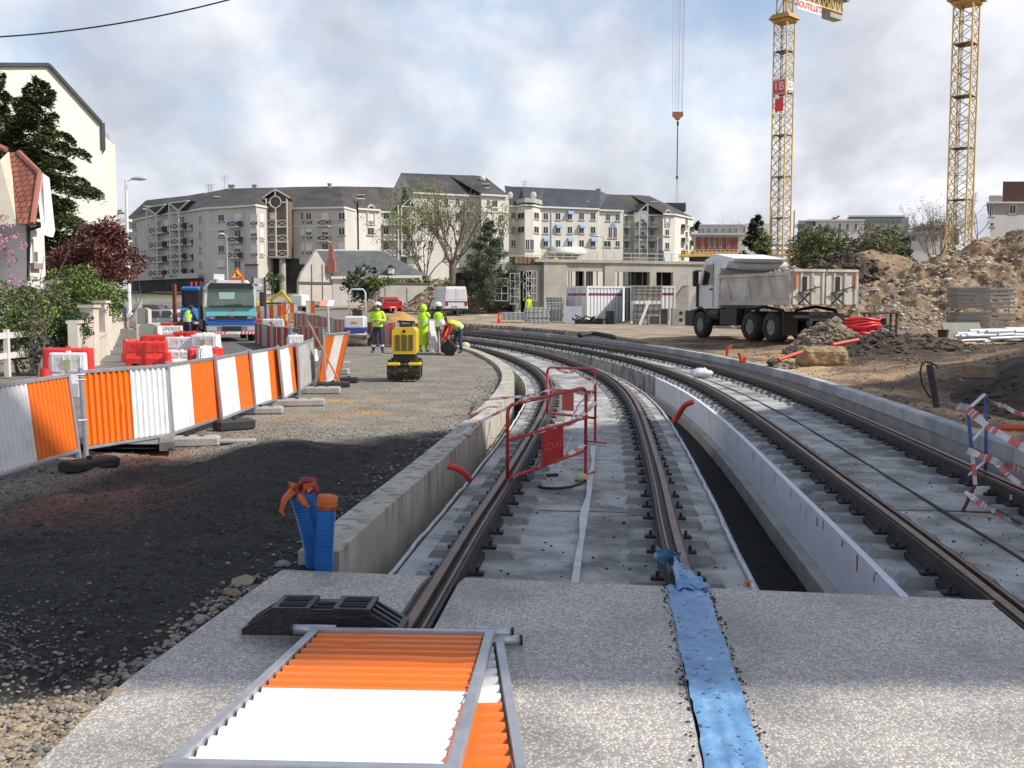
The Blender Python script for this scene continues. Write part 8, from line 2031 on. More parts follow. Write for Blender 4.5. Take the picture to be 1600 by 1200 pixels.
def car(label, px, Y, rz, col, L=4.2, W=1.7, H=1.42, est=False, van=False):
 t = thing('van' if van else 'parked_car', label, 'van' if van else 'car', PGz(px, Y), rz, None if van else 'cars parked on the street and site'); h = L/2; P = paint(*col)
 if van: prof = [(-h, .45), (-h, .95), (-h*.80, 1.15), (-h*.55, H*.93), (-h*.42, H), (h*.97, H), (h, H*.9), (h, .45)]
 elif est: prof = [(-h, .3), (-h, .62), (-h*.55, .85), (-h*.25, H), (h*.85, H*.97), (h, .8), (h, .3)]
 else: prof = [(-h, .3), (-h, .62), (-h*.50, .84), (-h*.16, H), (h*.45, H), (h*.82, .92), (h, .85), (h, .3)]
 mb = MB(); mb.smooth = False; c = .10
 def sec(x, k): return [(x, y*(1 - .02*k), z if z < 1 else z - .06*k) for y, z in prof]
 zt = lambda z: max(0, (z - .85)) * (.28 if not van else .10)
 secs = []
 for s, k in ((-1, 2), (-.93, 0), (0, -.3), (.93, 0), (1, 2)): secs.append([(s * (W/2 - zt(z)), y*(1 - .012*max(k, 0)), z - (.05*k if k > 0 and z > .5 else 0)) for y, z in prof])
 shell(mb, secs); mb.build('body', [P], t)
 b0 = .9 if not van else 1.25; x = W/2 - .03; wm = M_GLASS if not van else mat('van_panel', (.62, .63, .64), None, .3)
 def pane(q): mb = MB(); mb.quad(*q); mb.build('window', [wm], t)
 for s in (-1, 1):
  for ya, yb in ((-h*.36, -h*.02), (h*.02, h*.42)) if not van else ((-h*.60, -h*.30),):
   X = s * (W/2 - zt(b0) + .004); X2 = s * (W/2 - zt(H*.93) + .004 - .0); pane([(X, ya - (.12 if ya < -.3 else 0), b0), (X, yb, b0), (X2, yb - .03, H*.93), (X2, ya + .12, H*.93)])
 e = .012; yz = lambda i: prof[i]
 a, b_ = (yz(2), yz(3)); pane([(-x*.86, a[0]*.99 - e, a[1] + .02), (x*.86, a[0]*.99 - e, a[1] + .02), (x*.74, b_[0] - e*3, b_[1] - .04), (-x*.74, b_[0] - e*3, b_[1] - .04)])
 if van:
  for s in (-1, 1): pane([(s*.42 - .30, h + .012, 1.25), (s*.42 + .30, h + .012, 1.25), (s*.42 + .30, h + .012, H*.88), (s*.42 - .30, h + .012, H*.88)])
 else:
  a, b_ = (yz(5), yz(4)); pane([(-x*.78, a[0] + e - .02, a[1] + .05), (x*.78, a[0] + e - .02, a[1] + .05), (x*.66, b_[0] + e*3, b_[1] - .05), (-x*.66, b_[0] + e*3, b_[1] - .05)])
 for s in (-1, 1):
  mb = MB(); mb.box(s*W*.40 - .13, h, .72, s*W*.40 + .10, h + .015, .98 if not van else 1.1); mb.build('tail_light', [M_TAIL], t)
  mb = MB(); mb.box(s*W*.36 - .16, -h - .012, .55, s*W*.36 + .16, -h + .05, .70); mb.build('headlight', [M_LAMP], t)
  mb = MB(); mb.ball((s*(W/2 + .08), -h*.38, b0 + .08), (.08, .05, .08)); mb.build('mirror', [M_BLACK if van else P], t)
 mb = MB(); mb.bev(-W*.47, h - .02, .3, W*.47, h + .08, .52, .03); mb.bev(-W*.47, -h - .08, .28, W*.47, -h + .02, .5, .03); mb.build('bumper', [M_BLACK if van else P], t)
 mb = MB(); mb.box(-.26, h + .082, .38 if not van else .75, .26, h + .09, .48 if not van else .86); mb.build('number_plate', [M_TRIM], t)
 r = .32
 for s in (-1, 1):
  for y in (-h*.62, h*.62): wheel(t, s*(W/2 - .08), y, r, .19)
 return t, prof, h, W
v, _, h, W = car('white panel van seen from behind beside the spoil heap', 701, 86, R(197), ('van_white', (.62, .63, .64)), 5.2, 2.0, 2.3, van=True)
mb = MB(); mb.box(-W/2 + .05, h + .013, 1.02, W/2 - .05, h + .02, 1.10); mb.box(.0, h + .014, .5, .012, h + .022, 2.1); mb.build('side_stripe', [mat('van_stripe', (.16, .03, .14), None, .4)], v)
car('red hatchback parked before the garden wall', 606, 92, R(200), ('car_red', (.48, .015, .02)), 3.9, 1.7, 1.35)
car('dark red saloon parked at the far left of the street', 243, 96, R(78), ('car_maroon', (.10, .03, .04)), 4.4, 1.75, 1.4)
car('pale silver estate car behind the plastic barriers', 262, 66, R(76), ('car_silver', (.42, .44, .42)), 4.4, 1.75, 1.42, True)
car('dark grey car beyond the silver estate', 286, 84, R(20), ('car_grey', (.10, .11, .12)), 4.2, 1.7, 1.4)
T = thing('service_truck', 'turquoise and blue truck with a roadworks triangle on its roof', 'truck', (AX(361, 46.5), 46.5, .02), R(20)); t = T
TQ = paint('turquoise_paint', (.16, .52, .56)); DB = paint('deep_blue_paint', (.02, .10, .40)); WP = paint('truck_white', (.70, .70, .70)); GP = mat('grey_plastic', (.13, .135, .14), (.18, .18, .19), .6, 0, 3)
mb = MB(); shell(mb, [[(x*k, y, z) for x in (0,) for x, z in ((-1.12, .95), (1.12, .95), (1.14, 1.5), (1.08, 2.45), (.95, 2.62), (-.95, 2.62), (-1.08, 2.45), (-1.14, 1.5))] for y, k in ((0, .96), (.08, 1), (1.7, 1))])
mb.build('cab', [TQ], t)
mb = MB(); shell(mb, [[(x, y, z) for x, z in ((-1.155, 1.58), (1.155, 1.58), (1.10, 2.45), (.96, 2.63), (-.96, 2.63), (-1.10, 2.45))] for y in (-.01, 1.69)]); mb.build('upper_cab', [mat('truck_white', (.7, .7, .7))], t)
mb = MB(); mb.ext([(-1.10, 1.12), (-.9, .98), (.9, .98), (1.10, 1.12), (1.12, .84), (.98, .76), (-.98, .76), (-1.12, .84)], -.05, .2, 'y'); mb.ext([(-1.1, 1.14), (1.1, 1.14), (1.05, 1.02), (.6, .93), (-.6, .93), (-1.05, 1.02)], -.07, -.04, 'y'); mb.build('blue_apron', [DB], t)
mb = MB(); mb.add([(-.92, -.06, 1.02), (.92, -.06, 1.02), (.98, -.05, 1.18), (-.98, -.05, 1.18), (-.92, -.10, 1.02), (.92, -.10, 1.02), (.98, -.07, 1.18), (-.98, -.07, 1.18)], [(4,5,6,7),(0,1,5,4),(3,7,6,2),(0,4,7,3),(1,2,6,5)]); g_ = mb.build('grille', [GP], t)
mb = MB();
for z in (1.05, 1.10, 1.14): mb.box(-.7, -.12, z, .7, -.08, z + .018)
mb.build('slats', [M_BLACK], g_)
mb = MB(); mb.add([(-1.03, 0, 1.56), (1.03, 0, 1.56), (.99, 0, 2.40), (-.99, 0, 2.40), (-1.03, -.05, 1.56), (1.03, -.05, 1.56), (.99, -.03, 2.40), (-.99, -.03, 2.40)], [(4,5,6,7),(0,1,5,4),(3,7,6,2),(0,4,7,3),(1,2,6,5)]); w_ = mb.build('windscreen', [mat('windscreen_glass', (.05, .08, .07), (.10, .15, .13), .06, 0, 1.2, spec=.9)], t)
mb = MB(); mb.bar((-.95, -.07, 1.60), (.95, -.07, 1.60), .10, .06); mb.bar((-.3, -.08, 1.63), (.5, -.08, 1.70), .03); mb.build('wiper', [M_BLACK], w_)
mb = MB(); mb.add([(-.50, -.054, 1.92), (.14, -.054, 1.92), (.18, -.042, 2.24), (-.54, -.042, 2.24)], [(0, 1, 2, 3)]); mb.build('rear_window', [mat('cab_rear_window', (.32, .50, .44), None, .3)], w_)
mb = MB(); mb.ext([(-1.02, 2.40), (1.02, 2.40), (.92, 2.64), (-.92, 2.64)], -.14, .12, 'y'); mb.build('sun_visor', [mat('smoked_visor', (.02, .018, .022), None, .15)], t)
mb = MB(); shell(mb, [[(x, y, z) for x, z in ((-.9*k, 2.62), (.9*k, 2.62), (.78*k, 2.62 + .16*k), (-.78*k, 2.62 + .16*k))] for y, k in ((-.05, .8), (.3, 1), (1.5, 1))]); mb.build('roof_fairing', [WP], t)
mb = MB(); mb.box(-.72, .1, 2.78, -.26, .16, 3.05); o = mb.build('roof_sign', [M_WHITE], t)
for x in (-.62, .55): mb = MB(); mb.cyl((x, -.02, 2.70), (x, -.02, 2.82), .07, n=8); mb.build('beacon', [MATS['amber_lamp']], t)
mb = MB(); mb.bar((.14, .1, 2.7), (.14, .1, 2.85), .05); mb.bar((.48, .1, 2.7), (.48, .1, 2.85), .05); mb.ext([(-.02, 2.84), (.64, 2.84), (.31, 3.36)], .06, .10, 'y'); o = mb.build('warning_triangle', [M_RWR], t)
mb = MB(); mb.ext([(.06, 2.88), (.56, 2.88), (.31, 3.28)], .045, .058, 'y'); mb.build('yellow_face', [mat('sign_yellow', (.80, .50, .02), None, .5)], o)
mb = MB()
for a, c, w in (((.27, 3.10), (.29, 2.98), .05), ((.29, 2.98), (.22, 2.90), .035), ((.29, 2.98), (.34, 2.90), .035), ((.28, 3.06), (.40, 2.98), .03), ((.38, 3.02), (.44, 2.91), .02)): mb.bar((a[0], .04, a[1]), (c[0], .04, c[1]), .012, w, up=(0, 1, 0)) if 0 else mb.bar((a[0], .04, a[1]), (c[0], .04, c[1]), w, .012)
mb.cyl((.26, .045, 3.14), (.26, .035, 3.14), .03, n=8); mb.ext([(.40, 2.90), (.52, 2.90), (.46, 2.96)], .034, .045, 'y'); mb.build('pictogram', [M_BLACK], o)
mb = MB(); mb.bev(-1.15, -.20, .36, 1.15, .25, .74, .05); b_ = mb.build('bumper', [GP], t)
mb = MB(); mb.box(-.42, -.215, .42, .42, -.195, .70); mb.build('lower_grille', [M_BLACK], b_)
for i in range(14):
 x = -1.0 + i * .15
 if abs(x + .05) < .25: continue
 mb = MB(); mb.add([(x, -.235, .34), (x + .09, -.235, .34), (x + .15, -.235, .45), (x + .06, -.235, .45), (x, -.20, .34), (x + .09, -.20, .34), (x + .15, -.20, .45), (x + .06, -.20, .45)], [(0, 1, 2, 3), (4, 5, 1, 0), (3, 2, 6, 7)]); mb.build('chevron', [M_RWR], b_)
mb = MB(); mb.box(-1.08, -.23, .335, 1.08, -.20, .455); mb.build('chevron_board', [M_WHITE], b_)
mb = MB(); mb.box(-.24, -.24, .355, .24, -.232, .44); mb.build('number_plate', [M_TRIM], b_)
for s in (-1, 1):
 mb = MB(); mb.bev(s*.88 - .22, -.225, .50, s*.88 + .22, -.19, .68, .012); mb.build('headlight', [M_LAMP], b_)
 mb = MB(); mb.bar((s*1.08, .1, 2.3), (s*1.35, -.05, 2.3), .04); mb.bev(s*1.36 - .10, -.12, 1.6, s*1.36 + .10, .02, 2.25, .03); mb.build('mirror', [M_BLACK], t)
mb = MB(); mb.tube([(.13*math.cos(a*.7854 + .39)*.55, -.125, 1.22 + .13*math.sin(a*.7854 + .39)) for a in range(9)], .02, 5); mb.build('badge', [M_CHROME], t)
for i, (c_, x) in enumerate((((.7, .5, .05), -.10), ((.6, .25, .05), .0), ((.5, .1, .3), .10))): mb = MB(); mb.ext([(x - .045, 1.38), (x + .045, 1.38), (x + .02, 1.46), (x - .03, 1.45)], -.016, .0, 'y'); mb.build('emblem', [paint('emblem_%d' % i, c_)], t)
mb = MB(); mb.box(-1.1, 1.8, .95, 1.1, 6.0, 1.15); mb.smooth = True; mb.cyl((0, 2.0, 1.95), (0, 5.8, 1.95), .85, n=18); mb.build('tank', [WP], t)
mb = MB(); mb.box(-1.15, 1.75, .5, -.8, 5.5, 1.6); mb.bar((-1.2, 1.9, 1.0), (-1.15, 1.9, 2.7), .14); mb.bar((-1.15, 1.9, 2.6), (-.2, 2.4, 2.9), .12); mb.build('hose_rack', [M_DKSTEEL], t)
for x in (-.95, .95):
 for y in (.75, 4.6): wheel(t, x, y, .42, .28)
mb = MB(); mb.box(-.8, .3, .4, .8, 6, .8); mb.build('chassis', [M_BLACK], t)
t = thing('blue_tractor', 'small bright blue tractor cab half hidden left of the service truck', 'tractor', (AX(300, 53), 53, .02), R(-8)); mb = MB(); BL = paint('tractor_blue', (.03, .20, .60))
mb.bev(-.5, -.2, 2.35, .5, 1.1, 2.6, .08); mb.bev(-.42, -.6, .8, .42, .2, 1.5, .12); mb.build('roof', [BL], t)
mb = MB();
for x in (-.45, .42):
 for y in (-.1, 1.0): mb.bar((x, y, 1.2), (x, y, 2.4), .08)
mb.box(-.42, -.06, 1.45, .42, -.04, 2.35); mb.build('cab_frame', [M_DKSTEEL], t)
mb = MB(); mb.bar((-.75, -.4, .5), (-.7, -.5, 2.7), .16); mb.bar((-.6, -.9, .5), (.2, -1.0, .8), .25); mb.build('arm', [mat('arm_rust', (.20, .06, .03), (.35, .10, .04), .6, 0, 3)], t)
for x in (-.6, .6): wheel(t, x, .6, .55, .35); wheel(t, x * .9, -.8, .35, .22)
mb = MB()
for x in (-.2, .05, .3): mb.cyl((x, .4, 2.6), (x, .4, 2.85), .06, n=6)
mb.build('beacon', [M_RWR], t)
t = thing('tipper_truck', 'white tipper truck with dirty grey body seen from the rear left', 'truck', (10.03, 35.54, .40), R(18.2)); B = mat('dirty_tipper', (.36, .31, .25), (.60, .57, .52), .7, 0, 1.1, .2, 9, c3=(.70, .68, .64), detail=9)
z0, z1 = 1.28, 2.33; mb = MB()
for s in (-1, 1): mb.box(s*1.25 - .03, -1.25, z0, s*1.25 + .03, 3.4, z1)
mb.box(-1.22, 3.34, z0, 1.22, 3.4, 2.6); mb.box(-1.22, -1.25, z0, 1.22, 3.34, z0 + .08)
for s in (-1, 1):
 X = s*1.28; mb.bar((X, -1.3, z1), (X, 3.42, z1), .11, .11); mb.bar((X, -1.3, z0 + .08), (X, 3.42, z0 + .08), .09, .16)
 for y, dy in ((2.9, .35), (1.5, .35), (.1, .35), ): mb.bar((X + s*.01, y, z1 - .1), (X + s*.01, y - dy, z0 + .25), .06, .06)
 for a, c, z in ((2.9, 1.55, z1 - .14), (1.5, .15, z1 - .14), (.1, -1.1, z1 - .14)): mb.bar((X, a, z), (X, c, z), .04, .05); mb.bar((X, a - .35, z0 + .25), (X, c - .1, z0 + .25), .04, .05)
 for y in (-1.25, 3.38): mb.box(X - .05, y - .05, z0 - .1, X + .05, y + .05, z1 + .12)
mb.build('tipper_body', [B], t)
mb = MB()
for x0, x1 in ((-1.24, -.04), (.04, 1.24)):
 mb.box(x0, -1.33, z0 + .02, x1, -1.27, z1 + .08); mb.bar((x0, -1.36, z1 + .1), (x1, -1.36, z1 + .1), .08)
 for x in (x0 + .30, x0 + .72, x1 - .06): mb.box(x - .04, -1.37, z0 + .05, x + .04, -1.33, z1 + .05)
tg = mb.build('tailgate', [mat('tailgate_cream', (.50, .46, .37), (.68, .65, .56), .65, 0, 2, .2, 8)], t)
mb = MB()
for x0 in (-1.24, .04):
 mb.box(x0 + .34, -1.40, z0 + .45, x0 + .48, -1.36, z1 - .1); mb.bar((x0 + .1, -1.40, z0 + .38), (x0 + 1.0, -1.42, z0 + .62), .035); mb.bar((x0 + .2, -1.39, z0 + .05), (x0 + .6, -1.39, z0 + .4), .05); mb.bar((x0 + .6, -1.39, z0 + .05), (x0 + .2, -1.39, z0 + .4), .04)
mb.build('handle', [M_BLACK], tg)
for x, w in ((-1.16, .08), (1.15, .06)): mb = MB(); mb.box(x - w/2, -1.385, z0 + .55, x + w/2, -1.335, z1); mb.build('orange_marker', [mat('marker_orange', (.60, .16, .06), (.45, .2, .12), .5, 0, 5)], tg)
mb = MB(); mb.box(-.50, -1.39, z0 + .65, -.30, -1.375, z1 - .1); mb.build('sticker', [M_TRIM], tg)
rd = random.Random(2); mb = MB();
for i in range(500):
 y = rd.uniform(-1.1, 3.2); x = rd.uniform(-1.1, 1.1); rock(mb, (x, y, z1 - .12 + .30 * (1 - abs(x)) * (1 - abs(y - .6)/3) + rd.uniform(-.05, .05)), rd.uniform(.06, .16), rd)
mb.build('soil_load', [M_ROCK2], t)
C = mat('cab_white', (.66, .66, .65), (.56, .56, .55), .35, 0, 1.5)
mb = MB(); mb.box(-1.18, 3.65, 1.15, 1.18, 5.25, 2.0); mb.add([(-1.18, 3.65, 2.0), (1.18, 3.65, 2.0), (1.18, 5.25, 2.0), (-1.18, 5.25, 2.0), (-1.08, 3.65, 3.0), (1.08, 3.65, 3.0), (1.08, 4.9, 3.0), (-1.08, 4.9, 3.0)], [(4,5,6,7),(0,1,5,4),(1,2,6,5),(2,3,7,6),(3,0,4,7)])
mb.add([(-1.1, 5.25, 1.15), (1.1, 5.25, 1.15), (1.0, 6.35, 1.05), (-1.0, 6.35, 1.05), (-1.1, 5.25, 2.02), (1.1, 5.25, 2.02), (.9, 6.25, 1.55), (-.9, 6.25, 1.55)], [(4,5,6,7),(0,4,7,3),(1,2,6,5),(2,3,7,6)]); mb.build('cab', [C], t)
mb = MB(); mb.add([(-1.187, 4.15, 2.05), (-1.187, 5.1, 2.05), (-1.105, 4.8, 2.82), (-1.105, 4.15, 2.82), (-1.16, 4.15, 2.05), (-1.16, 5.1, 2.05), (-1.08, 4.8, 2.82), (-1.08, 4.15, 2.82)], [(0,1,2,3),(0,1,5,4),(2,3,7,6)]); mb.build('side_window', [M_GLASS], t)
mb = MB(); mb.box(-1.195, 4.05, 1.2, -1.183, 4.07, 2.95); mb.box(-1.195, 5.18, 1.2, -1.183, 5.2, 2.0); mb.box(-1.21, 4.12, 1.85, -1.18, 4.32, 1.91); mb.build('door_trim', [M_BLACK], t)
mb = MB(); mb.add([(-1.1, 3.4, 2.62), (1.1, 3.4, 2.62), (1.1, 4.9, 3.0), (-1.1, 4.9, 3.0), (-1.1, 2.6, 2.98), (1.1, 2.6, 2.98), (1.05, 4.2, 3.22), (-1.05, 4.2, 3.22)], [(4,5,6,7),(0,4,7,3),(1,2,6,5),(0,1,5,4),(2,3,7,6)]); mb.build('roof_deflector', [mat('bright_cover', (.74, .74, .71), None, .5)], t)
mb = MB(); mb.smooth = True; mb.tube([(-1.2, 2.9, 2.78), (-.6, 2.9, 2.70), (0, 2.9, 2.68), (.6, 2.9, 2.70), (1.2, 2.9, 2.78)], .13, 10); mb.build('rolled_tarp', [mat('tarp_grey', (.34, .36, .38), (.48, .50, .52), .6, 0, 6, .6)], t)
mb = MB(); mb.bev(-1.50, 5.0, 2.0, -1.28, 5.15, 2.6, .03); mb.bar((-1.15, 5.05, 2.6), (-1.4, 5.08, 2.6), .05); mb.bev(-1.24, 5.2, 1.2, -1.17, 5.32, 2.1, .01); mb.build('mirror', [M_BLACK], t)
mb = MB(); mb.box(-.5, -1.2, .75, .5, 6.1, 1.05); mb.box(-1.2, 2.3, .55, -.7, 3.5, 1.15); mb.box(-1.15, 5.7, .45, 1.15, 6.35, 1.06); mb.box(-1.1, -1.2, .85, 1.1, -1.1, .95); mb.box(-1.2, -.75, .25, -.65, -.70, 1.0); mb.box(.65, -.75, .25, 1.2, -.70, 1.0); mb.cyl((-1.0, 3.6, .95), (-1.0, 4.3, .95), .25, n=10); mb.build('chassis', [M_BLACK], t)
for s in (-1, 1):
 for y in (0, 1.37): wheel(t, s*1.0, y, .52, .5 if y < 3 else .32)
 wheel(t, s*1.05, 5.05, .52, .32)
 mb = MB(); mb.tube([(s*1.05, -.62, .75), (s*1.05, -.45, 1.10), (s*1.05, .68, 1.22), (s*1.05, 1.85, 1.10), (s*1.05, 2.0, .75)], [.06]*5, 6); mb.build('mudguard', [M_BLACK], t); mb = MB(); mb.tube([(s*1.12, 4.4, .6), (s*1.12, 4.55, 1.05), (s*1.12, 5.05, 1.2), (s*1.12, 5.55, 1.05), (s*1.12, 5.7, .6)], .08, 6); mb.build('mudguard', [M_BLACK], t)
p = G(631, 595); t = thing('trench_roller', 'yellow trench roller with four padded steel drums', 'roller', (p.x, p.y + .3, 0), R(2)); YR = mat('machine_yellow', (.72, .52, .02), (.66, .45, .03), .35, 0, 3)
mb = MB(); shell(mb, [[(x*k, y, z) for x, z in ((-.26, .60), (.26, .60), (.28, .66), (.28, 1.12), (.22, 1.19), (-.22, 1.19), (-.28, 1.12), (-.28, .66))] for y, k in ((-.28, .95), (-.22, 1), (.7, 1))]); mb.build('hood', [YR], t)
mb = MB()
for x0, x1 in ((-.20, -.095), (-.06, .06), (.095, .20)):
 for i in range(15): mb.box(x0, -.292, .68 + i*.024, x1, -.278, .692 + i*.024)
mb.cyl((0, -.29, 1.11), (0, -.27, 1.11), .04, n=10); mb.build('vent_slots', [M_BLACK], t)
mb = MB(); mb.box(-.25, -.22, .44, .25, .7, .60); mb.box(-.15, -.1, .2, .15, 1.0, .45); mb.bar((-.12, .5, 1.19), (-.14, .5, 1.33), .05); mb.bar((.12, .5, 1.19), (.12, .5, 1.30), .04); mb.bar((-.2, .5, 1.32), (.2, .5, 1.30), .05); mb.box(-.14, .2, 1.19, .10, .5, 1.27); mb.build('chassis', [M_BLACK], t)
for x in (-.22, .25):
 mb = MB(); mb.bev(x - .16, -.38, .34, x + .13, -.02, .41, .02); mb.build('mudguard', [YR], t)
MD = mat('drum_steel', (.05, .045, .035), (.14, .125, .10), .6, .6, 7, .4, 20)
for x in (-.39, -.02):
 for y in (-.12, .75):
  mb = MB(); mb.cyl((x, y, .235), (x + .37, y, .235), .19, n=20)
  for a in range(10):
   for k in range(3): an = a * math.pi/5 + (k % 2) * .31; c = (x + .065 + k*.12, y + .205*math.cos(an), .235 + .205*math.sin(an)); mb.M = Matrix.Translation(c) @ Matrix.Rotation(an, 4, 'X'); mb.box(-.045, -.03, -.03, .045, .03, .03)
  mb.M = None; mb.build('drum', [MD], t)
t = thing('tandem_roller', 'small white and blue tandem roller with a tall roll bar', 'roller', (AX(553, 42.4), 42.4, 0), R(1)); WB = paint('roller_white', (.66, .67, .68)); BB = paint('roller_blue', (.03, .06, .30))
mb = MB(); mb.bev(-.42, 0, .70, .42, 1.0, 1.22, .06); mb.build('hood', [WB], t)
mb = MB(); mb.box(-.425, -.02, .46, .425, 1.0, .71); mb.build('lower_hood', [BB], t); mb = MB(); mb.box(-.12, -.012, .92, .12, .0, .99); mb.build('badge', [mat('badge_orange', (.6, .25, .05))], t)
for y in (.15, 1.6):
 mb = MB(); mb.smooth = True; mb.cyl((-.5, y, .28), (.5, y, .28), .28, n=22); mb.build('drum', [mat('drum_pale', (.30, .28, .24), (.42, .40, .35), .6, .5, 3)], t)
mb = MB(); mb.box(-.54, -.2, .30, -.5, 1.9, .44); mb.box(.5, -.2, .30, .54, 1.9, .44); mb.box(-.54, -.24, .40, .54, -.12, .46); mb.build('chassis', [mat('roller_brown', (.22, .15, .09), (.3, .22, .15), .7, 0, 4)], t)
mb = MB(); mb.smooth = True; mb.tube([(-.34, 1.1, 1.0), (-.34, 1.1, 2.2), (-.24, 1.1, 2.34), (.24, 1.1, 2.34), (.34, 1.1, 2.2), (.34, 1.1, 1.0)], .035, 8); mb.build('roll_bar', [WB], t)
mb = MB(); mb.bev(-.2, .9, 1.2, .2, 1.2, 1.5, .04); mb.tube([(.12*math.cos(a), .6, 1.42 + .10*math.sin(a)) for a in [i*.7 for i in range(10)]], .012, 4); mb.bar((0, .7, 1.2), (0, .62, 1.42), .04); mb.build('seat', [M_BLACK], t)
t = thing('mini_excavator', 'yellow mini excavator in front of the dark passage', 'excavator', PGz(412, 100), R(20)); mb = MB(); mb.bev(-.9, -.9, .8, .9, .9, 1.35, .1); mb.build('body', [YR], t); mb = MB(); mb.bev(-.85, -.7, 1.35, -.0, .6, 2.5, .08); mb.build('cab', [YR], t)
mb = MB(); mb.box(-.75, -.72, 1.6, -.12, -.69, 2.35); mb.build('window', [mat('cab_pane', (.45, .5, .5), None, .2)], t); mb = MB()
for x in (-.9, .55): mb.bev(x, -1.1, 0, x + .4, 1.1, .55, .15)
mb.build('track', [M_BLACK], t); mb = MB(); mb.bar((.3, -.6, 1.2), (1.6, -1.4, 2.3), .22); mb.bar((1.6, -1.4, 2.3), (2.4, -2.0, 1.0), .18); mb.build('arm', [YR], t)
t = thing('flatbed_truck', 'pale flatbed truck at the corner of the slate house', 'truck', PGz(448, 98), R(70)); t.scale = (.7, .7, .7); mb = MB(); mb.bev(-1, -3, .9, 1, -1.4, 2.5, .12); mb.build('cab', [WP], t); mb = MB(); mb.box(-1.05, -1.2, .9, 1.05, 3, 1.05); mb.box(-1.05, -1.2, 1.05, -1.0, 3, 1.45); mb.box(1.0, -1.2, 1.05, 1.05, 3, 1.45); mb.build('bed', [M_DKSTEEL], t)
for x in (-.85, .85):
 for y in (-2.2, 1.8): wheel(t, x, y, .4, .25)
t = thing('site_sign', 'brown timber frame holding two white signs right of the truck', 'sign', PGz(405, 75)); mb = MB(); mb.bar((-.45, 0, 0), (-.45, 0, 3.5), .14); mb.bar((.45, 0, 0), (.45, 0, 3.5), .14); mb.build('post', [M_BROWN], t)
for z in (2.4, 3.0): mb = MB(); mb.box(-.36, -.03, z, .36, 0, z + .45); mb.build('sign_board', [M_WHITE], t)
